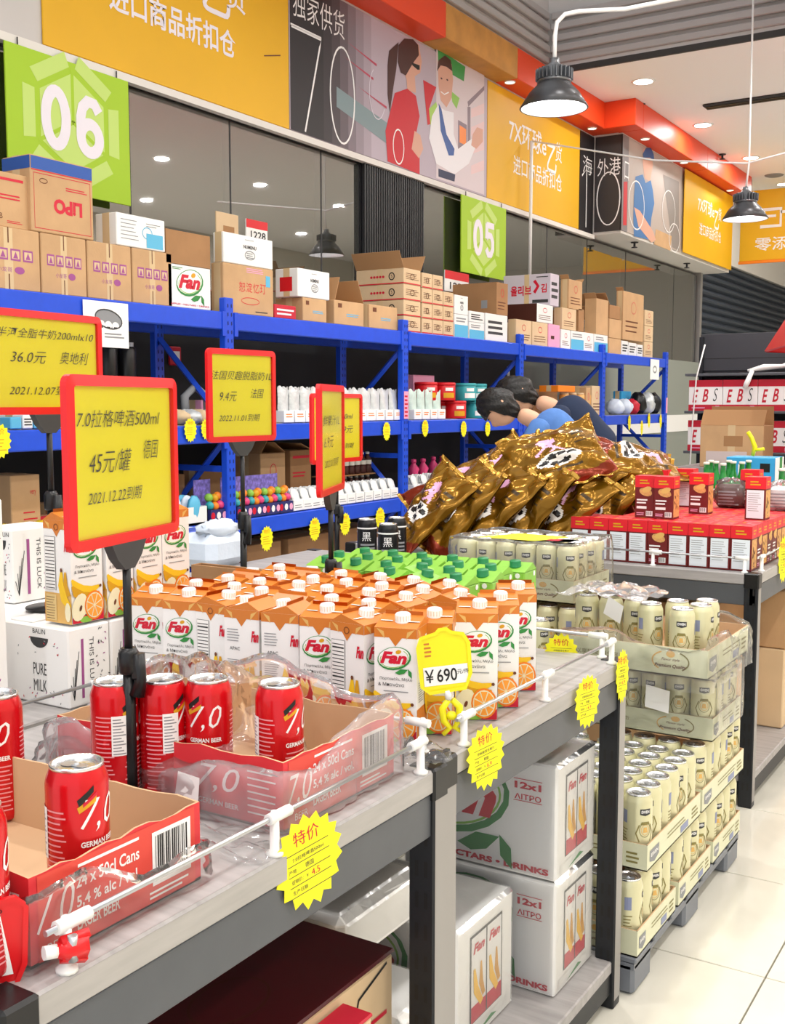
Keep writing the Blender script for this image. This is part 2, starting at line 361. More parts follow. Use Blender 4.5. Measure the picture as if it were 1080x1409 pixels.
# ceiling with open light well
ceilm = mat('ceiling_white', 'f7f5f4', 0.85); wellm = mat('well_panel_grey', 'c9c5c2', 0.7, vary=0.03, scale=2); ribm = mat('well_rib_grey', 'b3afad', 0.6)
WY = 10.93; WX = -2.25
b = B(); b.box(-5.3, WY, CEIL, 5, 26, CEIL + .12, ceilm); b.box(WX, -3, CEIL, 5, WY, CEIL + .12, ceilm); ceiling = struct(b, 'ceiling')
b = B(); b.box(-5.0, -3, CEIL, -4.9, WY, 7.6, wellm); b.box(-4.9, WY, CEIL + .125, WX, WY + .1, 7.6, wellm); b.box(WX, -3, CEIL + .125, WX + .1, WY, 7.6, wellm)
well = struct(b, 'wall_well')
for k in range(5):
    z = CEIL + .10 + k * .11
    b = B(); b.box(-4.9, -3, z, -4.86 + (k % 2) * .012, WY - .05, z + .07, ribm, .008); b.build('rib', well)
    b = B(); b.box(-4.85, WY - .045 - (k % 2) * .012, z + .0, WX - .01, WY - .001, z + .07, ribm, .008); b.build('rib', well)
for k, y in enumerate((2.2, 5.2, 8.2)):
    b = B(); b.box(-4.9, y, CEIL + .7, -4.88, y + .02, 7.5, ribm); b.build('panel_joint', well)
for x in (-3.9, -2.9):
    b = B(); b.box(x, WY - .02, CEIL + .7, x + .02, WY - .001, 7.5, ribm); b.build('panel_joint', well)
b = B(); b.box(-4.9, WY - .03, CEIL, WX, WY + .0, CEIL + .06, mat('trim_dark', '3b3937', .6)); struct(b, 'trim_1')
# ---- fascia with orange band
b = B(); b.box(-5.3, -3, 3.30, -5.0, 12.48, 4.45, wellm); b.box(-5.02, -3, 3.255, -4.97, 12.48, 3.30, 'beige'); b.box(-5.3, 12.48, 3.30, -4.65, 17.1, 4.45, 'beige'); b.box(-5.30, 17.1, 3.6, -5.05, 26, CEIL, 'beige'); fascia = struct(b, 'wall_left_fascia')
def band(y0, y1, m):
    b = B(); b.box(-5.02, y0, 4.43, -4.76, y1, CEIL, m, .006); return b.build('band_panel', fas)
fas = link('trim_2', None); fas['kind'] = 'structure'
for y0, y1, m in ((-3, 1.6, 'orangeb'), (1.6, 5.1, 'orangeb'), (5.1, 8.52, 'orangeb'), (8.52, 9.93, 'ply'), (9.93, 12.2, 'orangeb')): band(y0, y1 - .004, m)
b = B(); b.box(-5.02, 12.2, 4.43, -4.40, 12.46, CEIL, 'orangeb', .006); b.build('band_panel', fas)
for y0, y1 in ((12.464, 15), (15.004, 17.3)):
    b = B(); b.box(-4.70, y0, 4.43, -4.40, y1, CEIL, 'orangeb', .006); b.build('band_panel', fas)
lamp_e = mat('downlight_glow', 'fff6e8', 0.5, emit=9); lamp_s = mat('soffit_lamp_glow', 'ffe9cc', 0.5, emit=2.5)
def downlight(x, y, z, r, label, e, grp):
    t = thing('downlight', label, 'ceiling light', (x, y, z), 0, grp)
    b = B(); b.lathe([(r * .8, -.004), (r * 1.05, -.012), (r * 1.15, 0)], 'plast', 20); b.build('trim_ring', t)
    b = B(); b.lathe([(0.0, -.009), (r * .9, -.008)], e, 20); b.build('lens', t)
for i, (x, y) in enumerate(((-4.12, 11.64), (-4.12, 13.80), (-4.08, 15.95), (-4.11, 18.1))):
    downlight(x, y, CEIL, .11, 'round recessed ceiling light, %s along the white ceiling from the hanging lamp' % ORD[i], lamp_e, 'round ceiling lights in the white ceiling')
for k, (x, y) in enumerate(DLIGHTS[:30]):
    downlight(x, y, CEIL, .11, 'round recessed ceiling light away from the wall, %s row, %s along it' % (ORD[k // 10], ORD[k % 10]), lamp_e, 'ceiling lights away from the wall')
for i, y in enumerate((9.98, 12.1)):
    downlight(-4.9 + .03, y, 4.43, .05, 'small soffit lamp under the orange band, %s' % ('beside the bare plywood', 'by the black banner corner')[i], lamp_s, 'small lamps under the orange band')
for i, y in enumerate((12.9, 14.4, 16.6)):
    downlight(-4.53, y, 4.43, .05, 'small soffit lamp under the far orange band, %s' % ('at the banner corner', 'above the cap man banner', 'above the far yellow banner')[i], lamp_s, 'small lamps under the orange band')
def sprink(p, lab):
    t = thing('sprinkler', lab, 'sprinkler', p); b = B(); b.lathe([(.05, -.002), (.045, -.012), (.014, -.014), (.014, -.05)][::-1], 'dark', 10); b.build('stem', t)
    b = B(); b.lathe([(.0, -.075), (.04, -.07), (.035, -.062), (.0, -.05)], 'dark', 10); b.build('deflector', t)
for (px, py), lab in (((882, 143), 'dark ceiling sprinkler just beyond the big hanging lamp'), ((994, 212), 'dark ceiling sprinkler left of the far hanging lamp')):
    sprink(W(px, py, z=CEIL), lab)
for (px, py), lab in (((873, 333), 'dark sprinkler below the cap man banner'), ((945, 362), 'dark sprinkler below the far yellow banner')):
    sprink(W(px, py, z=3.30), lab)
t = thing('air_vent', 'long black slot air vent in the white ceiling', 'vent', (-3.1, 12.95, CEIL))
b = B(); b.box(-.75, -.09, -.03, .95, .09, -.001, 'dark', .01); b.build('frame', t)
for k in range(2): b = B(); b.box(-.72, -.065 + k * .07, -.036, .92, -.01 + k * .07, -.03, 'black'); b.build('slot', t)
v = thing('ceiling_speaker', 'round ceiling speaker grille at the far right', 'speaker', W(1065, 241, z=CEIL)); b = B(); b.lathe([(.10, -.02), (.13, -.01), (.14, 0)], 'grey', 18); b.build('grille', v)
# ---- glass wall and dark room behind
b = B(); b.box(-7.6, -3, 0, -7.5, 17, 3.6, mat('room_brown', '3a2c22', .8)); b.box(-7.6, -3, 3.6, -5.3, 17, 3.7, 'wallg'); b.box(-7.6, 17, 0, -5.1, 17.1, 3.6, 'walld'); b.box(-7.6, -3.1, 0, -5.1, -3, 3.6, 'walld'); b.box(-7.5, -3, -.05, -5.06, 17, 0, 'walld'); struct(b, 'wall_back_room')
b = B(); b.box(-5.10, -3, 0, -4.98, 10.4, 1.80, 'walld'); struct(b, 'wall_left_lower')
b = B(); b.box(-5.10, 10.4, 0, -4.98, 16.88, 1.95, 'wallg'); b.box(-4.98, 12.0, .93, -4.97, 16.8, 1.17, 'plast'); struct(b, 'wall_left_lower_far')
win = link('window_1', None); win['kind'] = 'structure'
ys = [-3, -1, 1, 3, 5.06, 6.01, 7.08, 7.60]; ys2 = [8.58, 10.25, 11.3, 12.45, 13.75, 15.72, 16.8]
for seq in (ys, ys2):
    for a, c in zip(seq, seq[1:]):
        b = B(); b.box(-5.065, a + .006, 1.8, -5.05, c - .006, 3.255, glassm); b.build('pane', win)
        b = B(); b.box(-5.068, c - .006, 1.8, -5.047, c + .006, 3.255, 'dark'); b.build('seam_strip', win)
b = B(); b.box(-5.25, 14.9, 1.85, -5.15, 15.7, 3.2, mat('reflection_panel_beige', 'b9b3a2', .8)); struct(b, 'reflection_panel')  # pale panel behind the glass, stands in for a pillar-like reflection
b = B(); b.box(-5.3, 7.6, 0, -5.03, 8.58, 3.26, 'slat'); col = struct(b, 'wall_column')
sb = B(); sb.box(0, 0, 1.8, .035, .022, 3.255, 'slat', .004); sd = sb.data('slat')
for k in range(27): link('slat', sd, col, (-5.03, 7.61 + k * .0355, 0))
# shutter wall
b = B(); b.box(-5.2, 16.9, 0, -5.12, 26, 3.6, 'slat'); b.box(-5.15, 16.86, 0, -5.0, 16.96, 3.6, 'alu'); b.box(-5.15, 23.9, 0, -5.0, 24.1, 3.6, 'beige'); sh = struct(b, 'door_1')
sb = B()
for k in range(5):
    pass
sb.mesh([Vector((x, y, z)) for y in (16.97, 23.9) for x, z in ((0, 0), (.05, .03), (.06, .06), (.02, .10), (0, .118))], [(i, i + 5, i + 6, i + 1)[::-1] for i in range(4)], 'shutter')
sd = sb.data('shutter_slat')
for k in range(30): link('shutter_slat', sd, sh, (-5.12, 0, k * .12))
b = B(); b.box(-5.3, 26, 0, 5, 26.1, CEIL, 'beige'); struct(b, 'wall_far')
b = B(); b.box(5, -3, 0, 5.1, 26, CEIL, mat('wall_cream', 'd9d2c4', .85)); struct(b, 'wall_right')
# ================================================================== BANNERS
bx = -4.985
def pb(px, py, x=bx, o=(0, 0)):
    p = W(px, py, x=x); return (p.y, p.z)
FB = FXp(bx, 0, 0)
b = B(); b.box(-4.998, 4.36, 3.31, bx, 6.60, 4.41, 'banner', .003); 
b.text(FB, '进口商品折扣仓', W(243, 42, x=bx).y, 3.73, .18, .002, 'lilac', 1.15, .02)
b.text(FB, '乙', W(298, 15, x=bx).y, 4.00, .24, .002, 'lilac', .28, .02); b.text(FB, '货', W(324, 8, x=bx).y, 4.06, .20, .002, 'lilac', .2, .01)
b.text(FB, '7X环球e', W(245, 10, x=bx).y - .35, 4.08, .2, .002, 'lilac', .85, .02)
b.stroke(FB, [(W(363, 70, x=bx).y, 3.75), (6.5, 3.80)], .008, .002, 'brown')
tag(b.build('wall_banner'), 'large yellow wall banner above the 06 sign', 'banner')
# photo banner
b = B(); y0, y1 = 6.61, 9.73; b.box(-4.998, y0, 3.31, bx, y1, 4.41, mat('photo_lilac_grey', 'b9acb8', .5), .003)
pm1 = mat('photo_dark', '2b2729', .5); b.rect(FB, y0 + .005, 3.312, y0 + .42, 4.405, .001, pm1)
for k, c in enumerate(('3a3437', '4d4549', '665b61', '7f737b', '968a93', 'a89ba6')): b.rect(FB, y0 + .42 + k * .11, 3.312, y0 + .53 + k * .11, 4.405, .001, mat('photo_fade_%s' % c, c, .5))
b.poly(FB, [(7.2, 3.75), (8.0, 3.62), (8.0, 3.45), (7.2, 3.6)], .0015, mat('photo_tealgrey', '7f9296', .5))
for yy, zz in ((7.35, 4.12), (7.3, 4.0), (7.5, 3.82)): b.poly(FB, [(yy, zz), (yy + .42, zz - .06), (yy + .42, zz - .08)], .0017, mat('photo_streak', 'b5445a', .5))
b.text(FB, '独家供货', 6.98, 4.22, .2, .003, 'white', .66, -.004)
b.rect(FB, 6.62, 4.045, 7.0, 4.06, .003, 'white'); b.stroke(FB, [(6.63, 4.04), (7.0, 4.04), (6.98, 3.98), (6.79, 3.33)], .018, .003, 'white')
b.ring(FB, 7.28, 3.70, .165, .36, .016, .003, 'white', n=30)
skinp = mat('photo_skin', 'd8a58f', .5); hairp = mat('photo_hair', '4a2a25', .5); redp = mat('photo_red_dress', 'c8202c', .5); whp = mat('photo_white_shirt', 'eceaee', .5); grnp = mat('photo_green', '3e9a4e', .5); palep = mat('photo_pale', 'd9ccd0', .5); shelfp = mat('photo_shelf', '8d7c86', .5)
def PP(pts, w, m): b.poly(FB, [pb(*p) for p in pts], w, m)
PP([(600, 60), (666, 103), (666, 268), (600, 245)], .0012, palep)
PP([(602, 66), (640, 92), (638, 112), (603, 92)], .0015, grnp)
PP([(582, 110), (600, 120), (590, 150), (594, 170), (588, 172)], .0016, redp); PP([(590, 150), (600, 140), (605, 170), (592, 172)], .0018, mat('photo_lime', 'a8d060', .5))
PP([(620, 125), (632, 135), (628, 150), (622, 140)], .0017, 'lgreen')
for q in ([(643, 140), (666, 118), (666, 124), (644, 147)], [(643, 147), (647, 147), (647, 215), (643, 213)], [(630, 165), (642, 172), (642, 210), (630, 205)]): PP(q, .0016, shelfp)
PP([(632, 172), (641, 178), (641, 200), (632, 196)], .0018, 'orange')
for q in (150, 175, 200, 228): PP([(648, q), (666, q - 8), (666, q + 6), (648, q + 12)], .0016, mat('photo_shelf_goods', 'e8c9c9', .5))
# woman
PP([(535, 70), (548, 58), (545, 95), (541, 120), (536, 155), (533, 130), (533, 90)], .0022, hairp)
PP([(551, 62), (556, 54), (566, 54), (576, 62), (580, 85), (578, 100), (560, 112), (553, 92)], .0024, skinp)
PP([(548, 62), (556, 53), (568, 54), (575, 62), (576, 76), (570, 84), (566, 90), (558, 104), (551, 100), (547, 85)], .0026, hairp)
PP([(558, 95), (570, 100), (572, 128), (560, 124)], .0021, skinp)
PP([(543, 128), (560, 122), (572, 132), (577, 160), (572, 185), (577, 205), (577, 240), (533, 222), (530, 180)], .0023, redp)
PP([(566, 86), (577, 90), (577, 96), (574, 96), (567, 90)], .0028, 'black')
PP([(570, 180), (578, 186), (582, 205), (576, 218), (566, 205)], .0025, skinp)
b.ring(FB, *pb(548, 202), .085, .14, .012, .003, 'white', n=24)
# man
PP([(602, 85), (612, 78), (621, 88), (623, 110), (621, 135), (614, 148), (606, 138), (603, 118)], .0022, skinp)
PP([(601, 98), (603, 83), (612, 76), (620, 83), (622, 98), (614, 92), (606, 90)], .0024, hairp)
PP([(602, 145), (612, 152), (624, 155), (624, 185), (630, 205), (650, 190), (655, 200), (645, 225), (625, 240), (600, 225), (590, 190), (594, 160)], .0021, whp)
PP([(603, 142), (607, 150), (614, 185), (625, 205), (624, 214), (617, 214), (606, 180)], .0026, mat('photo_blue_tie', '3c5da0', .5))
PP([(650, 185), (656, 175), (664, 178), (664, 195), (655, 205), (648, 200)], .0024, skinp)
PP([(603, 232), (626, 240), (625, 250), (603, 243)], .0027, mat('photo_navy', '2b3050', .5))
for (px, py) in ((607, 108), (615, 110)): b.ell(FB, *pb(px, py), .018, .008, .003, hairp, n=8)
b.stroke(FB, [pb(606, 126), pb(611, 130), pb(617, 127)], .01, .003, 'white')
b.ring(FB, 7.78, 3.83, .12, .20, .008, .0028, mat('photo_outline', 'd8d2dc', .5), n=20, a0=120, a1=330)
tag(b.build('wall_banner'), 'photo wall banner with a woman in red, a smiling man and a large 70', 'banner')
def yellow(nm, x, y0, y1, z0, z1, s, lab):
    b = B(); b.box(x - .013, y0, z0, x, y1, z1, 'banner', .003); F = FXp(x, 0, 0); c = (y0 + y1) / 2 + .02
    b.text(F, '7X环球e', c - .20 * s, z1 - .36, .19 * s, .002, 'white', .72 * s, .012); b.text(F, '乙', c + .28 * s, z1 - .46, .24 * s, .002, 'white', .2 * s, .012); b.text(F, '货', c + .42 * s, z1 - .36, .17 * s, .002, 'white', .14 * s, .005)
    b.text(F, '进口商品折扣仓', c + .02, z1 - .68, .15 * s, .002, 'white', .98 * s, .008)
    return tag(b.build(nm), lab, 'banner')
yellow('wall_banner', bx, 9.74, 12.03, 3.31, 4.41, 1.25, 'yellow wall banner between the woman banner and the black 100 banner')
# black 100 banner, wraps a corner
b = B(); b.box(-4.998, 12.05, 3.31, bx, 12.46, 4.41, mat('photo_black', '252224', .45)); b.box(-4.97, 12.462, 3.33, -4.64, 12.478, 4.41, mat('photo_black2', '3a3738', .45))
b.box(-4.65, 12.462, 3.33, -4.637, 12.66, 4.41, mat('photo_grey_edge', '7c7779', .45))
x2 = -4.637; F2 = FXp(x2, 0, 0); yA = W(857, 300, x=x2).y; yB = W(937, 300, x=x2).y; yC = 17.05
b.box(-4.65, 12.66, 3.33, x2, yB, 4.41, mat('photo_warm_grey', 'b3a7a0', .45))
FY_ = FYm(12.462, 0, 0)
b.text(FY_, '外港', -4.80, 4.06, .2, .003, 'white', .28, -.004); b.text(FB, '海', 12.26, 4.06, .2, .003, 'white', .28, -.004); b.text(F2, '口', 12.6, 4.02, .2, .002, 'white', .14, -.004)
b.ring(FY_, -4.80, 3.70, .14, .30, .014, .003, 'white', n=26)
b.stroke(FB, [(12.10, 3.92), (12.24, 4.02), (12.24, 3.36)], .022, .003, 'white')
b.ring(F2, 12.95, 3.68, .27, .28, .016, .004, 'white', n=26); 
def P2(pts, w, m): b.poly(F2, [pb(p[0], p[1], x2) for p in pts], w, m)
capb_ = mat('photo_cap_blue', '2f5c96', .5); polo = mat('photo_polo_blue', '3c74ae', .5)
P2([(885, 205), (893, 202), (897, 208), (898, 228), (894, 250), (887, 245), (884, 225)], .002, skinp)
P2([(884, 212), (888, 204), (895, 203), (899, 212), (900, 222), (894, 217), (885, 217)], .003, capb_)
P2([(874, 243), (884, 240), (888, 252), (895, 248), (898, 262), (900, 280), (896, 300), (893, 330), (872, 325), (871, 300), (872, 270)], .0025, polo)
P2([(872, 285), (880, 290), (898, 318), (902, 330), (896, 334), (878, 312)], .0035, skinp)
P2([(902, 315), (924, 325), (922, 345), (900, 336)], .002, 'card'); P2([(858, 250), (863, 250), (862, 310), (857, 310)], .002, redp)
P2([(912, 240), (934, 250), (934, 345), (925, 340), (920, 300)], .0015, mat('photo_stone', '8c8581', .5))
b.ring(F2, 14.15, 3.78, .26, .26, .014, .005, 'white', n=26); b.ring(F2, 14.4, 3.48, .22, .18, .014, .005, 'white', n=26)
b.stroke(F2, [(15.2, 3.8), (15.65, 3.82), (15.7, 3.45)], .014, .004, 'white')
tag(b.build('wall_banner'), 'black wall banner with a large 100 and a man in a blue cap', 'banner')
b = B(); 
yo = yellow('wall_banner', -4.60, yB + .02, yC, 3.33, 4.41, 1.1, 'far yellow wall banner beside the blue cap man')
# hanging banner
t = thing('hanging_banner', 'yellow hanging banner before the dark shutter at far right', 'banner', (-4.05, 17.5, 0))
b = B(); b.box(-.55, -.02, 3.50, 1.1, 0, 4.55, 'banner', .005); F = FYm(-.02, 0, 0); b.stroke(F, [(-.25, 4.25), (.05, 4.25), (.05, 4.0), (-.25, 4.0)], .05, .003, 'white'); b.stroke(F, [(-.18, 4.15), (-.02, 4.15)], .04, .003, 'white'); b.stroke(F, [(.05, 4.2), (.15, 4.2)], .04, .003, 'white')
b.text(F, '零添加', .05, 3.74, .2, .003, 'white', .75, .01); b.build('cloth', t)
b = B(); b.box(-.56, -.03, 3.46, 1.1, .01, 3.50, 'orange'); b.build('rail', t)
for x in (-.4, .9): b = B(); b.tube([(x, -.01, 4.55), (x, -.01, CEIL)], .006, 'dark', 6); b.build('cord', t)
# number signs
def hexsign(y0, y1, z0, z1, st, lab, yc, zc, s):
    t = thing('number_sign', lab, 'sign', (-4.955, (y0 + y1) / 2, z0)); F = FXp(0, 0, 0); w = (y1 - y0) / 2; b = B(); b.box(-.012, -w, 0, 0, w, z1 - z0, 'lime', .002); yc -= (y0 + y1) / 2; zc -= z0
    def hx(r, a): return (yc + r * s * math.sin(R(a)), zc + r * s * math.cos(R(a)))
    for k in range(6):
        a = k * 60; b.poly(F, [hx(.30, a + 4), hx(.30, a + 56), hx(.38, a + 52), hx(.38, a + 8)], .001, 'plime')
    for k in (1, 3, 5): b.poly(F, [hx(.0, 0), hx(.265, k * 60 - 58), hx(.27, k * 60), hx(.265, k * 60 + 58)], .001, 'plime')
    for k in (0, 2, 4): b.stroke(F, [hx(.0, k * 60), hx(.29, k * 60)], .022, .0015, 'lime')
    w_ = .068 * s
    for k, ch in enumerate(st):
        cu = yc + (-.125 + .25 * k) * s
        if ch == '0': b.ring(F, cu, zc, .072 * s, .145 * s, w_, .003, 'lilac', n=28)
        elif ch == '6':
            b.ring(F, cu, zc - .065 * s, .070 * s, .080 * s, w_, .003, 'lilac', n=24); b.stroke(F, [(cu - .070 * s, zc - .06 * s), (cu - .070 * s, zc + .04 * s), (cu - .055 * s, zc + .10 * s), (cu - .015 * s, zc + .14 * s), (cu + .035 * s, zc + .135 * s), (cu + .068 * s, zc + .09 * s)], w_, .0034, 'lilac')
        else:
            b.stroke(F, [(cu + .10 * s, zc + .148 * s), (cu - .07 * s, zc + .148 * s)], w_ * .9, .003, 'lilac'); b.stroke(F, [(cu - .062 * s, zc + .16 * s), (cu - .068 * s, zc + .01 * s)], w_ * .9, .0034, 'lilac')
            b.stroke(F, [(cu - .07 * s, zc + .02 * s), (cu - .03 * s, zc + .05 * s), (cu + .03 * s, zc + .045 * s), (cu + .068 * s, zc - .01 * s), (cu + .068 * s, zc - .08 * s), (cu + .03 * s, zc - .14 * s), (cu - .03 * s, zc - .145 * s), (cu - .075 * s, zc - .09 * s)], w_, .0038, 'lilac')
    b.build('board', t)
    for yy in (-w * .8, w * .8): b = B(); b.tube([(-.006, yy, z1 - z0), (-.006, yy, z1 - z0 + .04)], .004, 'dark', 6); b.build('hanger', t)
hexsign(4.07, 4.97, 2.52, 3.25, '06', 'lime green sign numbered 06 hanging above the stacked boxes', 4.53, 2.92, 1.0)
hexsign(9.17, 10.1, 2.55, 3.25, '05', 'lime green sign numbered 05 hanging beyond the black slatted column', 9.62, 2.90, .95)
# ================================================================== HANGING LAMPS
def highbay(p, lab, cable):
    t = thing('hanging_lamp', lab, 'lamp', p)
    b = B(); b.lathe([(.200, 0), (.205, .004), (.150, .09), (.105, .135), (.10, .15), (.0, .15)], mat('lamp_shade_grey', '4a4a4c', .35, metal=.6), 32, caps=False); b.lathe([(.196, .002), (.145, .088), (.10, .13)][::-1], mat('lamp_inner', 'f4f4f4', .3), 32, caps=False); b.build('shade', t)
    b = B(); b.lathe([(.0, .052), (.165, .050)], mat('lamp_led', 'ffffff', .5, emit=5), 28); b.build('lens', t)
    b = B(); b.lathe([(.10, .15), (.10, .165), (.085, .168), (.085, .235), (.05, .24), (.03, .27), (.03, .29), (0, .29)], mat('lamp_sink', '77787a', .35, metal=.7), 24)
    for k in range(24):
        T = Matrix.Rotation(2 * math.pi * k / 24, 4, 'Z'); b.box(.08, -.003, .165, .112, .003, .225, 'steel', T=T)
    b.build('heat_sink', t)
    b = B(); q = Vector(p); b.tube([Vector(c) - q for c in cable], .013 if len(cable) > 4 else .009, 'plast', 8); b.build('cable', t)
    l = bpy.data.lights.new('lamp_bulb', 'SPOT'); l.energy = 45; l.spot_size = R(150); l.spot_blend = .6; l.shadow_soft_size = .16; l.color = (1, .98, .95)
    lo = bpy.data.objects.new('lamp_bulb', l); COL.objects.link(lo); lo.parent = t; lo.location = (0, 0, .03)
p = W(762, 150, d=6.6)
highbay(p, 'big dark shaded industrial lamp hanging near the middle of the store', [p + Vector((0, 0, .28)), p + Vector((.0, 0, .42)), p + Vector((.01, .006, .50)), p + Vector((.05, .03, .545)), p + Vector((.12, .07, .56)), p + Vector((.35, .22, .575)), p + Vector((.65, .40, .64)), p + Vector((1.0, .6, .80)), p + Vector((1.2, .7, 1.2)), p + Vector((1.2, .7, 1.55))])
p2 = W(1025, 302, d=10.1)
highbay(p2, 'smaller looking industrial lamp hanging before the far yellow banner', [p2 + Vector((0, 0, .28)), p2 + Vector((.02, 0, .5)), p2 + Vector((.0, 0, 4.5))])
for k, y in enumerate((-1.9, 2.15)):
    q = Vector((-2.75, y, 3.13)); highbay(q, 'industrial lamp hanging out of view nearer the camera, %s' % ('behind it', 'beside it')[k], [q + Vector((0, 0, .28)), q + Vector((0, 0, .5)), q + Vector((0, 0, 4.5))])
# conduit
t = thing('cable_run', 'thin white conduit rising from the rack boxes and running across to the far lamp', 'cable', W(729, 375, x=-4.90))
q0 = W(729, 392, x=-4.90); zz = W(729, 219, x=-4.90).z; b = B(); b.tube([Vector((0, 0, -.1)), Vector((0, 0, zz - q0.z + .06))], .018, 'plast', 8); b.build('conduit', t)
a = Vector((0, 0, zz - q0.z + .06)); e = p2 + Vector((0, 0, .5)) - W(729, 375, x=-4.90); b = B(); b.tube([a, a.lerp(e, .3) + Vector((0, 0, -.03)), a.lerp(e, .6) + Vector((0, 0, -.06)), e, e + Vector((1.6, 0, .25))], .009, 'plast', 6); b.build('wire', t)
# ================================================================== BLUE RACK
RX, RB = -4.22, -4.82
rack = thing('storage_rack', 'long blue steel storage rack along the dark wall', 'rack', (0, 0, 0))
PY = [3.03, 5.0, 6.97, 8.95, 10.93, 12.97]
pbb = B(); pbb.box(-.05, -.038, 0, 0, .038, 1.94, 'rackblue', .006)
for k in range(38):
    for s in (-1, 1): pbb.mesh([(.0012, s * .016 + d, z) for d, z in ((-.004, k * .05 + .03), (.005, k * .05 + .036), (.003, k * .05 + .056), (-.006, k * .05 + .05))], [(0, 1, 2, 3)], 'rackdark')
pd = pbb.data('post')
for y in PY:
    link('post', pd, rack, (RX + .0, y, 0)); link('post', pd, rack, (RB + .05, y, 0), (0, 0, 0))
    for k, (za, zb) in enumerate(((1.72, 1.22), (.62, 1.12), (.58, .12))):
        fl = (y > 6)
        xa, xb = (RX - .05, RB + .05) if fl else (RB + .05, RX - .05)
        b = B(); b.tube([(xa, y, za), (xb, y, zb)], .021, 'rackblue', 4, False); b.build('brace', rack)
    for z in (.93, .3): b = B(); b.box(RB, y - .02, z, RX - .04, y + .02, z + .035, 'rackblue'); b.build('crossbar', rack)
LV = (1.86, 1.21, .645, .08)
for i in range(5):
    for z in LV[:3] + (LV[3],):
        zz = z
        b = B(); y0, y1 = PY[i] + .038, PY[i + 1] - .038
        b.box(RX - .045, y0, zz - .105, RX + .0, y1, zz - .004, 'rackblue', .006); bm_ = b.build('beam', rack)
        b = B(); b.box(RB + .005, y0, zz - .105, RB + .05, y1, zz - .004, 'rackblue', .006); b.build('beam', rack)
        b = B(); b.box(RB + .05, y0, zz - .03, RX - .045, y1, zz, 'deck'); b.build('shelf_panel', rack)
        for y in (y0, y1): b = B(); b.box(RX - .002, y - .0 if y == y0 else y - .03, zz - .14, RX + .006, y + .03 if y == y0 else y, zz - .002, 'rackblue'); b.build('bracket', rack)
# stickers on posts, upright names
b = B(); b.box(RX + .002, 6.94, 1.22, RX + .005, 7.0, 1.42, 'pink'); b.bars(FXp(RX + .005, 6.945, 1.23), 0, 0, .045, .17, 6, .001, 'fred'); b.build('label_strip', rack)['label'] = 'pink label strip on the post'
b = B(); b.box(RX + .002, 12.95, 1.22, RX + .005, 13.0, 1.4, 'pink'); b.build('label_strip', rack)['label'] = 'pink label strip on the post'
def notice(px, py0, py1, pw, lab, art):
    y0 = W(px, py0, x=RX).y; y1 = W(px + pw, py0, x=RX).y; z1 = W(px, py0, x=RX).z; z0 = W(px, py1, x=RX).z
    b = B(); b.box(RX + .008, y0, z0, RX + .010, y1, z1, 'paper'); F = FXp(RX + .010, y0, z0); w, h = y1 - y0, z1 - z0
    if art:
        b.ell(F, w * .55, h * .62, w * .30, h * .20, .0005, 'grey', rot=-10); 
        for k in range(3): b.ell(F, w * (.38 + .16 * k), h * (.5 - .01 * k), w * .08, h * .09, .001, 'paper'); b.stroke(F, [(w * (.34 + .16 * k), h * .44), (w * (.42 + .16 * k), h * .44)], h * .03, .0012, 'black')
        b.ring(F, w * .55, h * .62, w * .30, h * .20, h * .03, .0014, 'dark', rot=-10); b.bars(F, w * .45, h * .2, w * .9, h * .34, 2, .001, 'grey')
    else: b.ring(F, w * .5, h * .5, w * .2, h * .15, w * .06, .001, 'grey')
    tag(b.build('paper_notice'), lab, 'notice')
notice(112, 412, 476, 62, 'white paper notice with a grey drawing taped on the blue top beam', 1)
notice(894, 494, 522, 12, 'small white paper notice on the far end of the top beam', 0)
# ================================================================== cartons on the rack
def deco_none(b, F, w, h): pass
def deco_purple(b, F, w, h):
    for k in range(4):
        u = w * (.12 + .2 * k); b.rect(F, u, h * .47, u + w * .16, h * .66, .001, 'purple'); b.rect(F, u + w * .02, h * .5, u + w * .14, h * .63, .0015, 'card3'); b.poly(F, [(u + w * .04, h * .51), (u + w * .12, h * .51), (u + w * .08, h * .62)], .002, 'purple')
    b.text(F, '小龙哥', w * .42, h * .32, h * .08, .001, 'purple', w * .24); b.ell(F, w * .66, h * .32, w * .08, h * .06, .001, 'purple')
    b.rect(F, w * .48, 0, w * .50, h * .25, .0012, 'brown'); b.rect(F, w * .48, h * .75, w * .50, h, .0012, 'brown'); b.rect(F, w * .42, h * .0, w * .56, h * .99, .0006, 'tape')
def deco_lipo(b, F, w, h):
    b.rect(F, .005, h * .82, w - .005, h * .985, .001, 'blue'); b.rect(F, .006, h * .80, w - .006, h * .815, .001, 'fred')
    b.text(F, 'LiPO', w * .58, h * .38, h * .20, .001, 'fred', w * .46, .05, rot=180); b.stroke(F, [(w * .05, h * .05), (w * .95, h * .05), (w * .95, h * .77), (w * .05, h * .77)], .004, .001, 'fred', True)
    b.ring(F, w * .2, h * .68, w * .06, h * .03, .004, .001, 'brown'); b.bars(F, w * .55, h * .6, w * .9, h * .66, 2, .001, 'fred')
def deco_red(b, F, w, h):
    b.bars(F, w * .1, h * .5, w * .85, h * .62, 2, .001, 'fred'); b.rect(F, w * .1, h * .85, w * .9, h * .9, .001, 'fred'); b.text(F, 'B', w * .5, h * .2, h * .1, .001, 'brown'); b.bars(F, w * .6, h * .08, w * .9, h * .14, 2, .001, 'fred')
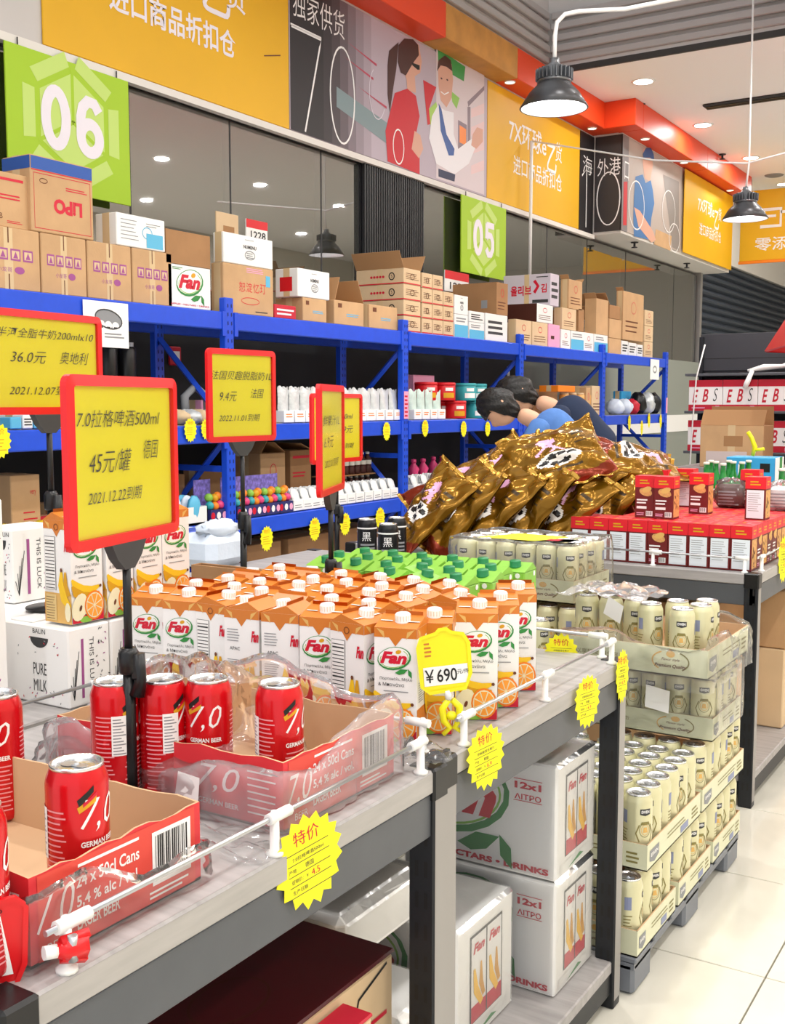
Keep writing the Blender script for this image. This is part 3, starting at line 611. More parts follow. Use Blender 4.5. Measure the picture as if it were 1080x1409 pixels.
def fan_logo(b, F, cu, cv, s, w0=.001):
    b.ell(F, cu, cv, s * .52, s * .34, w0, 'green', 12); b.ell(F, cu - s * .01, cv + s * .02, s * .48, s * .30, w0 + .0002, 'white', 12); b.ring(F, cu, cv, s * .43, s * .26, s * .02, w0 + .0003, 'lgreen', 12, a0=150, a1=400)
    b.ell(F, cu + s * .13, cv + s * .2, s * .09, s * .06, w0 + .0004, 'dyellow', 20, 10)
    b.text(F, 'Fan', cu - s * .02, cv + s * .02, s * .36, w0 + .0006, 'fred', s * .82, .05, True)
    b.poly(F, [(cu + s * .02, cv - s * .42), (cu + s * .2, cv - s * .3), (cu + s * .42, cv - s * .3), (cu + s * .3, cv - s * .43), (cu + s * .15, cv - s * .47)], w0 + .0005, 'green')
    b.poly(F, [(cu + s * .42, cv - s * .28), (cu + s * .53, cv - s * .38), (cu + s * .54, cv - s * .56), (cu + s * .43, cv - s * .46)], w0 + .0005, 'green')
def deco_fan(b, F, w, h): fan_logo(b, F, w * .5, h * .6, w * .62); b.text(F, 'APPLES • NECTARS • DRINKS', w * .5, h * .08, h * .04, .001, 'fred', w * .9, .02); b.bars(F, w * .1, h * .88, w * .35, h * .95, 2, .001, 'green')
def deco_milk(b, F, w, h): b.bars(F, w * .08, h * .2, w * .45, h * .9, 6, .001, 'grey', .2); b.rect(F, w * .6, h * .05, w * .95, h * .5, .001, 'cyan'); b.ring(F, w * .62, h * .5, w * .1, h * .18, .005, .0015, 'cyan'); b.bars(F, w * .6, h * .7, w * .9, h * .85, 2, .001, 'dark', .2)
def deco_numer(b, F, w, h): b.text(F, 'NUMENU', w * .52, h * .62, h * .12, .001, 'dark', w * .26, .03); b.ring(F, w * .52, h * .35, w * .1, h * .14, .006, .001, 'grey'); b.bars(F, w * .45, h * .24, w * .6, h * .45, 3, .001, 'grey'); b.bars(F, w * .42, h * .84, w * .62, h * .88, 1, .001, 'grey')
def deco_hand(b, F, w, h):
    for k, s in enumerate('恕淀忆玎'): b.text(F, s, w * (.36 + .14 * k), h * .56, h * .2, .001, 'boxred', w * .12)
    b.ring(F, w * .52, h * .28, w * .18, h * .07, .004, .001, 'boxred'); b.rect(F, w * .84, h * .62, w * .93, h * .85, .001, 'cyan'); b.bars(F, w * .45, h * .86, w * .8, h * .97, 3, .001, 'pink'); b.bars(F, w * .62, h * .05, w * .95, h * .1, 1, .001, 'dark')
def deco_small(b, F, w, h): b.bars(F, w * .4, h * .35, w * .85, h * .5, 2, .001, 'cyan'); b.rect(F, w * .12, h * .7, w * .25, h * .88, .001, 'brown')
def deco_five(b, F, w, h): b.rect(F, 0, h * .02, w, h * .09, .001, 'fred'); b.bars(F, w * .12, h * .3, w * .9, h * .75, 4, .001, 'brown', .3); b.ring(F, w * .5, h * .5, w * .12, h * .18, .006, .001, 'brown')
def side_five(b, F, w, h): b.rect(F, 0, h * .02, w, h * .09, .001, 'fred'); b.text(F, '●●●●●', w * .45, h * .5, h * .16, .001, 'fred', w * .3); b.ring(F, w * .75, h * .5, h * .2, h * .22, .008, .001, 'black'); b.text(F, '5', w * .75, h * .5, h * .2, .0012, 'black')
def deco_kor(b, F, w, h): pass
def side_kor(b, F, w, h): b.text(F, '올리브', w * .38, h * .5, h * .32, .001, 'fred', w * .44, .03); b.text(F, '김', w * .86, h * .55, h * .28, .001, 'fred', w * .12, .03); b.stroke(F, [(w * .66, h * .8), (w * .74, h * .62), (w * .66, h * .42)], .03, .001, 'fred'); b.rect(F, w * .62, h * .1, w * .95, h * .2, .001, 'dark'); b.bars(F, w * .7, h * .88, w * .95, h * .94, 1, .001, 'dark')
def deco_txt(b, F, w, h): b.bars(F, w * .12, h * .15, w * .88, h * .45, 3, .001, 'brown', .3); b.ring(F, w * .5, h * .68, w * .12, h * .12, .006, .001, 'fred')
def deco_cyan(b, F, w, h): b.rect(F, w * .0, 0, w, h * .55, .001, 'cyan'); b.bars(F, w * .1, h * .65, w * .9, h * .9, 2, .0015, 'grey')
def deco_dark(b, F, w, h): b.bars(F, w * .1, h * .2, w * .9, h * .8, 3, .001, 'dark', .5)
def carton(lab, m, pl, pr, pt, pbm, xf=-4.275, ps=None, deco=deco_none, sdeco=None, flaps=False, inner=False, grp=None, zb=None, depth=None, h=None, name='cardboard_carton', cat='box', sm=None, tilt=0):
    pc = (pl + pr) / 2
    a = W(pl, pbm, x=xf); c = W(pr, pbm, x=xf); z0 = W(pc, pbm, x=xf).z if zb is None else zb; z1 = W(pc, pt, x=xf).z if h is None else z0 + h
    if depth is None: depth = (xf - W(ps, pbm, y=a.y).x) if ps is not None else .32
    if not ps and depth > .5: depth = .5
    depth = max(.08, min(depth, xf + 4.765)); w = c.y - a.y - .004; h_ = z1 - z0
    t = thing(name, lab, cat, (xf, a.y, z0), tilt, grp)
    b = B()
    if inner:   # open box: four walls and a floor
        tk = .006
        b.box(-depth, 0, 0, 0, w, tk, m); b.box(-tk, 0, tk, 0, w, h_, m); b.box(-depth, 0, tk, -depth + tk, w, h_, m); b.box(-depth + tk, 0, tk, -tk, tk, h_, m); b.box(-depth + tk, w - tk, tk, -tk, w, h_, m)
    else:
        b.box(-depth, 0, 0, 0, w, h_, m, .004); b.box(-depth * .5 - .025, -.0006, .003, -depth * .5 + .025, w + .0006, h_ + .0008, 'tape')
    deco(b, FXp(0.0, 0, 0), w, h_)
    if sdeco: sdeco(b, FYm(0.0, -depth, 0), depth, h_)
    b.build('body', t)
    if flaps:
        for k, (ang, fy) in enumerate(flaps):
            b = B(); b.box(-depth, 0, 0, 0, .004, min(depth, w) * .55, 'flap' if m != K['plast'] else m)
            b.build('flap', t, (0, fy * w, h_), (R(ang), 0, 0))
    return t
DZ = 1.861
# lowest row, left to right
for i, (l, r, tp) in enumerate(((-45, 45, 312), (46, 110, 320), (111, 173, 333), (174, 230, 343))):
    carton('brown carton with purple handling marks, %s of four under the blue edged box' % ('leftmost', 'second from left', 'third from left', 'rightmost')[i], K['card'], l, r, tp, 0, zb=DZ, h=.285, deco=deco_purple, grp='cartons with purple marks')
carton('brown carton with red logo printed upside down and a blue top edge', K['card'], 44, 130, 222, 322, ps=6, deco=deco_lipo, zb=2.148, sdeco=lambda b, F, w, h: b.rect(F, 0, h * .82, w, h * .985, .001, 'blue'))
carton('plain brown carton cut off by the left edge, beside the blue edged box', K['card'], -40, 42, 235, 308, xf=-4.30, deco=deco_red, zb=2.148)
carton('white milk carton with a light blue patch on the purple marked cartons', K['plast'], 161, 228, 298, 340, ps=132, deco=deco_milk, zb=2.148)
carton('white fruit juice carton with a leaf logo standing on the top beam', K['plast'], 232, 291, 365, 427, deco=deco_fan, zb=DZ, h=.234)
carton('plain brown open carton on the white juice carton', K['card2'], 229, 290, 320, 366, zb=2.097, inner=True)
carton('brown carton with red handwriting under the white carton', K['card'], 308, 377, 365, 432, ps=291, deco=deco_hand, zb=DZ, h=.287)
carton('white carton with grey seal on the handwritten brown carton', K['plast'], 308, 376, 325, 366, ps=294, deco=deco_numer, zb=2.15)
carton('red snack carton squeezed between brown cartons', K['dred'], 378, 408, 420, 440, deco=lambda b, F, w, h: b.bars(F, w * .1, h * .2, w * .9, h * .8, 2, .001, 'white'), zb=DZ, depth=.2)
carton('brown carton with cyan print under the red labelled white carton', K['card'], 417, 450, 410, 444, ps=379, deco=deco_small, zb=DZ, h=.148)
carton('white carton with a red label on its side', K['plast'], 410, 454, 372, 410, ps=379, deco=deco_numer, sdeco=lambda b, F, w, h: b.rect(F, w * .2, h * .2, w * .75, h * .7, .001, 'red'), zb=2.011)
carton('brown carton with its flap standing open, beside the white topped one', K['card'], 460, 501, 415, 450, ps=452, deco=deco_small, flaps=((-20, .02), (25, .98)), zb=DZ, depth=.3)
carton('closed brown carton left of the red striped stacks', K['card'], 508, 547, 421, 455, ps=501, deco=deco_small, zb=DZ)
# red striped cartons
for r in range(4):
    carton('long brown carton with red stripes, %s of the near striped stack' % ('bottom', 'second from bottom', 'third from bottom', 'top')[r], K['card3'], 556, 580, 0, 0, zb=DZ + r * .116, h=.114, ps=501, deco=deco_five, sdeco=side_five, depth=.42, flaps=((30, .0), (-30, 1)) if r == 3 else False, grp='red striped cartons, near stack')
for c_, (l, r_, n) in enumerate(((582, 597, 4), (597, 612, 4), (612, 627, 3))):
    for r in range(n):
        carton('small striped brown carton, %s in the %s small column' % (ORD[r] + ' up', ('near', 'middle', 'far')[c_]), K['card3'], l, r_ - .5, 0, 0, zb=DZ + r * .114, h=.112, depth=.3, deco=deco_five, grp='red striped cartons, small columns')
carton('lower small white carton beside the striped stacks', K['plast'], 628, 647, 0, 0, zb=DZ, h=.18, deco=deco_cyan, depth=.2)
carton('upper small white carton beside the striped stacks', K['plast'], 628, 647, 0, 0, zb=DZ + .182, h=.15, deco=deco_numer, depth=.2)
carton('white and light blue carton under the big open brown box', K['plast'], 649, 670, 0, 0, deco=deco_cyan, zb=DZ, h=.133, depth=.4)
carton('white carton with dark print under the big open brown box', K['plast'], 672, 703, 0, 0, ps=650, deco=deco_dark, zb=DZ, h=.225)
carton('grey printed flat carton under the big open box', K['plast'], 649, 670, 0, 0, deco=deco_dark, zb=DZ + .135, h=.088, depth=.4)
carton('big open brown box with dark side on the white cartons', K['card2'], 687, 703, 0, 0, ps=620, zb=DZ + .227, h=.27, inner=True, sdeco=lambda b, F, w, h: b.rect(F, w * .7, h * .2, w * .82, h * .45, .001, 'grey'), deco=deco_txt, depth=.5)
carton('white carton with large red Korean lettering', mat('kor_carton', 'cfc6d2', .5), 763, 775, 0, 0, zb=DZ + .384, h=.297, sdeco=side_kor, deco=deco_dark, depth=.6)
carton('dark sided carton with a white end, under the Korean carton', K['plast'], 744, 767, 0, 0, zb=DZ + .214, h=.168, deco=deco_txt, sdeco=lambda b, F, w, h: b.rect(F, 0, 0, w, h, .001, 'choc'), depth=.5)
carton('brown carton with red seal below the dark sided carton', K['card3'], 715, 737, 0, 0, ps=705, zb=DZ, h=.212, deco=deco_txt)
carton('brown carton with red seal beside the pink carton', K['card3'], 738, 760, 0, 0, zb=DZ, h=.212, deco=deco_txt)
carton('pink carton on the top beam', K['pink'], 761, 777, 0, 0, zb=DZ, h=.212, deco=lambda b, F, w, h: b.rect(F, w * .2, h * .35, w * .5, h * .5, .001, 'choc'))
for i, (l, r, hh) in enumerate(((779, 792, .18), (793, 811, .18), (811, 825, .18), (826, 845, .18))):
    carton('small white carton with teal print, %s right of the pink carton' % ORD[i], K['plast'], l, r, 0, 0, zb=DZ, h=hh, deco=deco_cyan if i % 2 else deco_txt, depth=.35)
carton('yellowish carton with dark marks above the teal printed cartons', K['card3'], 780, 800, 0, 0, ps=768, zb=DZ + .182, h=.205, deco=deco_txt)
carton('brown box with slanted flaps above the yellowish carton', K['card'], 789, 808, 0, 0, ps=777, zb=DZ + .389, h=.28, deco=deco_txt, flaps=((35, 0), (-50, 1)))
carton('brown box tilted on the small white cartons', K['card2'], 803, 811, 0, 0, zb=DZ + .182, h=.22, inner=True, depth=.4)
carton('open brown box with its flap up, middle of the far heap', K['card'], 828, 845, 0, 0, ps=812, zb=DZ + .182, h=.36, flaps=((40, 0),), inner=True)
carton('brown carton low in the far heap', K['card'], 847, 864, 0, 0, ps=845, zb=DZ, h=.16)
carton('brown carton in the middle of the far heap', K['card'], 847, 864, 0, 0, ps=845, zb=DZ + .163, h=.2)
carton('brown carton high in the far heap', K['card2'], 847, 862, 0, 0, zb=DZ + .366, h=.14, flaps=((50, 0),))
for i, (l, r) in enumerate(((865, 874), (875, 886), (887, 895))):
    carton('small grey white carton at the end of the top row, %s' % ORD[i], K['plast'], l, r, 0, 0, zb=DZ, h=.15 - .01 * i, deco=deco_dark, depth=.3)
carton('tall brown box with raised lid near the end of the rack', K['card'], 866, 895, 0, 0, ps=862, zb=DZ + .165, h=.52, flaps=((38, 0),), deco=deco_txt)
for r in range(3): carton('brown printed carton in the last column of the rack, %s' % ('bottom', 'middle', 'top')[r], K['card3'], 897, 909, 0, 0, zb=DZ + r * .178, h=.175, deco=deco_txt, grp='last column cartons')
# price board and board behind
def pboard(px, py, px2, py2, lab, red, txt):
    a = W(px, py, x=-4.7); c = W(px2, py2, x=-4.7); t = thing('price_board', lab, 'sign', (-4.7, a.y, DZ + .001)); w = c.y - a.y; z0 = a.z - DZ; z1 = c.z - DZ; b = B(); b.box(-.01, 0, z0, 0, w, z1, 'plast' if red else 'card3', .002); F = FXp(0, 0, 0)
    if red: b.rect(F, 0, z0 + (z1 - z0) * .6, w, z1, .001, 'red'); b.text(F, txt, w * .55, z0 + (z1 - z0) * .3, (z1 - z0) * .35, .001, 'dark', w * .7, .02)
    else: b.rect(F, w * .3, z0, w * .8, z0 + (z1 - z0) * .6, .001, 'card2')
    b.build('card', t); b = B(); b.box(-.012, w * .4, 0, -.002, w * .6, z0 + .03, 'dark'); b.build('stand', t)
pboard(339, 330, 368, 307, 'small red and white price card reading 1228 behind the boxes', 1, '1228')
pboard(298, 335, 328, 297, 'pale board standing behind the white topped carton', 0, '')
pboard(612, 400, 645, 378, 'small red and white price card behind the striped cartons', 1, '1226')
# ================================================================== GOODS ON THE RACK SHELVES
Z2, Z3 = 1.212, .647
def burst(loc, r, lab, face='x', yaw=0, big=False, n=16, sx=.85, long=0):
    F = FR((0, 0, 0), (0, 1, 0), (0, 0, 1)); pts = []
    for k in range(2 * n):
        a = 2 * math.pi * k / (2 * n); q = r * (1.0 if k % 2 == 0 else .84); y = q * math.cos(a)
        if y < 0: y *= 1 + long
        pts.append((q * math.sin(a) * sx, y))
    b = B(); b.prism(F, pts, 0, .0006 if not big else .0008, 'burst')
    w = r * sx * .6
    b.text(F, '特价', 0, r * .52, r * .34, .0012, 'fred' if big else 'orange', r * .75)
    if big:
        v0 = r * .22; st = r * (.9 + long * .4) / 4
        for k in range(5): b.rect(F, -w, v0 - k * st, w, v0 - k * st + r * .015, .0012, 'dark')
        b.text(F, '7.0拉格啤酒500ml' if big == 2 else '浓缩橙混合果汁', 0, v0 - st * .5, r * .1, .0012, 'dark', w * 1.5); b.text(F, '德国' if big == 2 else '希腊', 0, v0 - st * 1.5, r * .12, .0012, 'dark'); b.text(F, '产地', -w * .8, v0 - st * 1.5, r * .1, .0012, 'dark'); b.text(F, '促销价：￥', -w * .5, v0 - st * 2.5, r * .1, .0012, 'dark', w * .8); b.text(F, '4.5' if big == 2 else '6.9', w * .25, v0 - st * 2.5, r * .15, .0012, 'fred'); b.text(F, '生产日期', -w * .55, v0 - st * 3.5, r * .1, .0012, 'dark', w * .7)
    else: b.bars(F, -w, -r * .55, w, r * .2, 4, .0012, 'dyellow', .25)
    return tag(b.build('price_burst', loc=loc, rot=(0, 0, yaw)), lab, 'price tag')
for i, (px, py, r, w) in enumerate(((262, 590, .062, 'near the leftmost post'), (284, 589, .055, 'half behind the right board'), (532, 592, .062, 'under the pouches left of the pink strip post'), (585, 588, .06, 'right of the pink strip post'), (638, 589, .06, 'under the teal and red tins'), (671, 589, .058, 'beside the bending shopper'))):
    burst(W(px, py, x=RX + .012), r, 'small price burst on the middle beam, ' + w, long=.25)
for i, (px, py, w) in enumerate(((866, 580, 'first of four'), (883, 587, 'second of four, hanging lowest'), (893, 577, 'third of four'), (909, 578, 'last of four'))):
    burst(W(px, py, x=RX + .012), .075, 'yellow price tag at the far end of the middle beam, ' + w, sx=.6, long=.4)
for px, py, w in ((367, 740, 'under the toy eggs'), (433, 727, 'under the white sachets'), (475, 720, 'under the pouches, left one'), (523, 712, 'under the pouches, right one')):
    burst(W(px, py, x=RX + .012), .075, 'yellow price burst on the lower blue beam, ' + w, long=.15)
burst(W(-2, 607, x=RX + .012), .085, 'yellow price burst at the left edge under the milk board')
# pouches in little trays
def pouch_proto(m, lab, cat='snack pouch'):
    t = thing('snack_pouch', lab, cat)
    b = B(); n = 8; vs = []; 
    for j in range(n + 1):
        v = j / n; 
        for i in range(n + 1):
            u = i / n; th = .032 * math.sin(math.pi * min(1, u)) ** .6 * max(0, (1 - v)) ** .7 + random.uniform(-.002, .002)
            vs.append(Vector((th, (u - .5) * .105, .02 + v * .20 + .012 * math.sin(u * 7))))
    fs = [(j * (n + 1) + i, j * (n + 1) + i + 1, (j + 1) * (n + 1) + i + 1, (j + 1) * (n + 1) + i) for j in range(n) for i in range(n)]
    b.mesh(vs, fs, m, True); b.mesh([Vector((-v.x - .003, v.y, v.z)) for v in vs], [f[::-1] for f in fs], m, True); b.build('pouch', t)
    b = B(); b.box(-.05, -.052, 0, .05, .052, .075, 'paper', .002); F = FXp(.05, -.052, 0); b.bars(F, .02, .03, .09, .06, 2, .001, 'orange', .4); b.build('tray', t)
    return t
def row(proto, px0, px1, n, z, x, labf, grp, yawr=.1, first=True, dz=0):
    ya = W(px0, 560, x=x).y; yb = W(px1, 560, x=x).y
    for i in range(n):
        y = ya + (yb - ya) * (i + .5) / n
        if first and i == 0: o = proto; o.location = (x, y, z); o.rotation_euler = (0, 0, random.uniform(-yawr, yawr)); o['label'] = labf(i); o['group'] = grp
        else: copytree(proto, (x, y, z), random.uniform(-yawr, yawr), labf(i), grp)
ps_ = pouch_proto('silver', 'x')
row(ps_, 381, 546, 12, Z2, RX - .08, lambda i: 'silver snack pouch in a white tray left of the pink strip, %s from left' % ORD[i], 'silver pouches on the middle shelf')
pm_ = pouch_proto('mint', 'x')
row(pm_, 562, 606, 4, Z2, RX - .08, lambda i: 'pale mint snack pouch in a white tray, %s right of the pink strip post' % ORD[i], 'mint pouches on the middle shelf')
row(ps_, 386, 543, 11, Z2, RX - .24, lambda i: 'silver snack pouch in the row behind, %s from left' % ORD[i], 'silver pouches behind', first=False)
def tinp(m, m2):
    t = thing('biscuit_tin', 'x', 'tin'); b = B(); b.lathe([(.088, 0), (.09, .004), (.09, .115), (.086, .12)], m, 20); F = FC(.0905, R(58)); b.rect(F, -.05, .02, .05, .06, .0005, m2, 4); b.rect(F, -.035, .075, .035, .10, .0005, 'white', 4); b.build('body', t)
    b = B(); b.lathe([(.092, .118), (.092, .138), (.085, .142), (0, .142)], m, 20); b.build('lid', t); return t
tr, tt = tinp('red', 'dyellow'), tinp('teal', 'white')
def put(o, px, z, x, lab, first, grp=None):
    l = (x, W(px, 560, x=x).y, z)
    if first: o.location = l; o['label'] = lab; o['group'] = grp or 'tins on the middle shelf'; return o
    return copytree(o, l, 0, lab, grp or 'tins on the middle shelf')
put(tr, 626, Z2, RX - .10, 'red biscuit tin with a yellow picture, bottom row', True); put(tr, 611, Z2 + .144, RX - .12, 'large red biscuit tin, upper row beside the teal tins', False); put(tr, 586, Z2 + .144, RX - .16, 'red biscuit tin at the left end of the upper row', False)
put(tr, 606, Z2, RX - .22, 'red biscuit tin behind the mint pouches', False); put(tr, 586, Z2, RX - .28, 'red biscuit tin supporting the left end', False)
put(tt, 654, Z2, RX - .10, 'teal tin, bottom row beside the shopper', True); put(tt, 640, Z2 + .144, RX - .12, 'teal tin in the upper row, left', False); put(tt, 655, Z2 + .144, RX - .16, 'teal tin in the upper row, right', False)
ty = tinp('dyellow', 'brown'); put(ty, 676, Z2 + .06, RX - .2, 'yellow tin behind the shopper\'s head', True); ty.location.z = Z2
# amber jars, boxes, bags at the far end
def jar(m, c, r=.05, h=.11):
    t = thing('snack_jar', 'x', 'jar'); b = B(); b.lathe([(r * .9, 0), (r, .006), (r, h * .8), (r * .8, h * .86)], m, 14); b.build('body', t); b = B(); b.lathe([(r * .86, h * .84), (r * .86, h), (r * .8, h * 1.02), (0, h * 1.02)], c, 14); b.build('lid', t); return t
j = jar('amber', 'card3'); first = True
for lv in range(2):
    for i, px in enumerate((776, 787, 797, 807)):
        lab = 'amber snack jar, %s, %s from the shopper' % (('lower', 'upper')[lv], ORD[i])
        put(j, px, Z2 + lv * .114, RX - .09, lab, first, 'amber jars'); first = False
def cb(lab, m, l, r, z, h, x=RX - .03, dep=.2, deco=deco_none, cat='box', name='carton', **k): return carton(lab, K[m] if isinstance(m, str) else m, l, r, 0, 0, xf=x, zb=z, h=h, depth=dep, deco=deco, name=name, cat=cat, **k)
cb('orange snack carton lying on the jars beside the shopper', 'orange', 776, 800, Z2 + .232, .06); cb('brown book like carton right of the amber jars', 'card', 816, 822, Z2, .28, deco=deco_txt); cb('cream carton with orange print behind the fourth post', 'card3', 824, 838, Z2, .30, deco=deco_txt); cb('brown box behind the shopper', 'card2', 740, 775, Z2, .26, x=-4.55, dep=.2); cb('brown box behind the tins', 'card2', 695, 712, Z2, .24, x=-4.5, dep=.2); cb('pale red tin box behind the tins', 'pink', 570, 600, Z2, .35, x=-4.58, dep=.15)
def blob(m, sx, sy, sz, n=10, amp=.25, seed=0):
    rnd = random.Random(seed); b = B(); vs = []
    for j in range(n + 1):
        ph = math.pi * j / n - math.pi / 2
        for i in range(2 * n):
            a = math.pi * i / n; q = 1 + amp * (rnd.random() - .5)
            if j in (0, n): q = 1
            vs.append(Vector((sx * math.cos(ph) * math.cos(a) * q, sy * math.cos(ph) * math.sin(a) * q, max(-sz * .9, sz * math.sin(ph) * q) + sz * .9)))
    fs = [(j * 2 * n + i, j * 2 * n + (i + 1) % (2 * n), (j + 1) * 2 * n + (i + 1) % (2 * n), (j + 1) * 2 * n + i) for j in range(n) for i in range(2 * n)]
    b.mesh(vs, fs, m, True); return b
for i, (px, m, lab) in enumerate(((846, 'packw', 'white wrapped tissue pack right of the fourth post'), (858, 'packw', 'white wrapped tissue pack beside the dark snack bags'), (868, 'dred', 'red blue snack bag'), (877, 'blackcan', 'dark snack bag in the heap at the far end, near one'), (889, 'silver', 'silver and dark snack bag in the far heap'), (897, 'blackcan', 'dark snack bag in the heap at the far end, far one'))):
    bb = blob(m, .10, .10, .09 if i < 3 else .13, seed=i); o = bb.build('snack_bag' if i > 1 else 'tissue_pack', loc=(RX - .12, W(px, 560, x=RX - .12).y, Z2)); tag(o, lab, 'bag' if i > 1 else 'pack')
cb('blue patterned box behind the dark snack bags', 'blu2', 866, 880, Z2, .26, x=-4.45, dep=.1)
# left part of the middle shelf
for i, (l, r, m) in enumerate(((-5, 12, 'cyan'), (13, 28, 'plast'), (29, 44, 'cyan'), (45, 62, 'pink'), (63, 80, 'plast'), (81, 98, 'pink'), (99, 118, 'plast'), (119, 140, 'cyan'), (141, 160, 'plast'), (161, 182, 'pink'), (183, 205, 'plast'), (206, 228, 'cyan'))):
    cb('small flat %s carton under the yellow boards, %s from the left' % ({'cyan': 'light blue', 'plast': 'white', 'pink': 'pink'}[m], ORD[i]), m, l, r, Z2, .055 + .01 * (i % 3), deco=deco_dark if m == 'plast' else deco_none, grp='flat cartons under the boards')
for i, px in enumerate((243, 258, 273, 288)):
    bb = blob('silver' if i % 2 else 'card3', .09, .055, .045, seed=20 + i); tag(bb.build('snack_bag', loc=(RX - .1, W(px, 560, x=RX - .1).y, Z2)), 'small snack bag behind the price bursts, %s from the left' % ORD[i], 'bag')
cb('pale brown display carton behind the right yellow board', 'pink', 268, 290, Z2, .14, x=-4.5, dep=.15)
for i, px in enumerate((150, 176)):
    t = thing('paper_roll', 'dark roll standing on the middle shelf, %s' % ('left', 'right')[i], 'roll', (-4.5, W(px, 560, x=-4.5).y, Z2)); b = B(); b.lathe([(.05, 0), (.05, .42), (.045, .43), (.02, .43)], 'bplast', 18); b.build('roll', t); b = B(); b.lathe([(.012, .43), (.012, .48), (0, .48)], 'plast', 10); b.build('core', t)
t = thing('wall_box', 'small red alarm box on the dark wall behind the rack', 'alarm', W(238, 490, x=-4.97)); b = B(); b.box(0, -.05, -.06, .03, .05, .06, 'dred', .008); b.rect(FXp(.03, 0, 0), -.03, -.03, .03, .03, .001, 'white'); b.build('case', t)
for i, px in enumerate((182, 222, 699, 711)):
    t = thing('light_tube', 'thin white upright tube against the dark wall behind the rack, %s' % ORD[i], 'tube', (-4.93, W(px, 540, x=-4.93).y, 1.35)); b = B(); b.lathe([(.014, 0), (.014, .35), (0, .35)], 'plast', 10); b.build('tube', t)
    b = B(); b.lathe([(.018, -.14), (.018, 0), (0, 0)], 'dark', 8); b.build('holder', t)
t = thing('bread_clip', 'grey metal bracket lying on the middle shelf', 'bracket', W(268, 525, x=-4.5)); t.location.z = Z2; b = B(); b.tube([(0, -.08, .0), (0, -.09, .16), (0, .0, .22), (0, .09, .17), (0, .1, .0)], .025, 'grey', 8); b.build('frame', t)
# bottom shelf
cb('brown carton with red lettering low on the rack at far left', 'card', -8, 35, Z3, .33, x=-4.45, dep=.25, deco=lambda b, F, w, h: (b.text(F, 'very', w * .75, h * .72, h * .09, .001, 'fred', w * .2), b.bars(F, w * .4, h * .3, w * .9, h * .5, 2, .001, 'fred', .2), b.rect(F, w * .75, h * .1, w * .92, h * .25, .001, 'brown')))
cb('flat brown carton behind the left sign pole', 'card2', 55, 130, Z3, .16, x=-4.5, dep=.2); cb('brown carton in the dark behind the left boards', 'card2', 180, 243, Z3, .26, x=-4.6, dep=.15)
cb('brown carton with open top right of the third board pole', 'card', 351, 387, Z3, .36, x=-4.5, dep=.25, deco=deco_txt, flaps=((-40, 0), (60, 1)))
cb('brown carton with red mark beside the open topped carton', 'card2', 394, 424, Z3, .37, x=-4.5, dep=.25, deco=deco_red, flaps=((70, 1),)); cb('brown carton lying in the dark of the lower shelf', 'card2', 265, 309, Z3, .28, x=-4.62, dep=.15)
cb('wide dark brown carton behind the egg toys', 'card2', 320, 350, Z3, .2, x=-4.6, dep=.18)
bt = thing('juice_bottle', 'x', 'bottle'); b = B(); b.lathe([(.028, 0), (.03, .005), (.03, .05), (.026, .055), (.03, .06), (.03, .10), (.014, .13), (.013, .14)], 'choc', 12); F = FC(.0303, R(58)); b.rect(F, -.03, .065, .03, .095, .0004, 'cream', 5); b.build('body', bt); b = B(); b.lathe([(.015, .138), (.015, .155), (0, .156)], 'plast', 10); b.build('cap', bt)
b = B(); b.box(-.09, -.30, 0, .06, .30, .008, 'card2'); yb0 = 6.60
for lv in range(2):
    o = (b if lv == 0 else b).build('layer_board', None, (-4.50, yb0, Z3 + lv * .166)); tag(o, 'thin cardboard sheet under the %s layer of small brown bottles' % ('lower', 'upper')[lv], 'sheet')
first = True
for lv in range(2):
    for i in range(8):
        l = (-4.49, yb0 - .26 + i * .075, Z3 + .008 + lv * .166); lab = 'small brown drink bottle with cream label, %s layer, %s from the left' % (('lower', 'upper')[lv], ORD[i])
        if first: bt.location = l; bt['label'] = lab; bt['group'] = 'small brown bottles'; first = False
        else: copytree(bt, l, 0, lab, 'small brown bottles')
pk = thing('pink_bottle', 'x', 'bottle'); b = B(); b.lathe([(.045, 0), (.048, .008), (.048, .10), (.035, .14), (.046, .17), (.018, .21), (.018, .22)], 'pinkb', 16); b.build('body', pk); b = B(); b.lathe([(.022, .22), (.022, .245), (0, .25)], 'pinkb', 12); b.build('cap', pk)
for i, px in enumerate((569, 582, 596, 608)):
    l = (-4.46 if i < 2 else -4.55, W(px, 640, x=-4.46 if i < 2 else -4.55).y, Z3)
    if not i: pk.location = l; pk['label'] = 'pink bottle right of the pink strip post, nearest'; pk['group'] = 'pink bottles'
    else: copytree(pk, l, 0, 'pink bottle on the lower shelf, %s from the post' % ORD[i], 'pink bottles')
sc_ = thing('sachet_box', 'x', 'display box'); b = B(); b.box(-.11, -.05, 0, .0, .05, .07, 'paper', .003); b.bars(FXp(0, -.04, .015), 0, 0, .08, .03, 2, .001, 'grey', .3); b.build('tray', sc_)
for k in range(5):
    bb = blob('silver' if k % 2 else 'plast', .012, .045, .05, n=6, seed=40 + k); bb.build('sachet', sc_, (-.015 - k * .022, random.uniform(-.01, .01), .05), (0, R(-20), 0))
for i, px in enumerate((411, 424, 436, 448, 460, 472, 484, 496, 508, 520, 532, 543)):
    l = (RX - .02, W(px, 690, x=RX - .02).y, Z3); lab = 'white display box of sachets on the lower shelf, %s from the toy eggs' % ORD[i]
    if not i: sc_.location = l; sc_['label'] = lab; sc_['group'] = 'sachet boxes'
    else: copytree(sc_, l, 0, lab, 'sachet boxes')
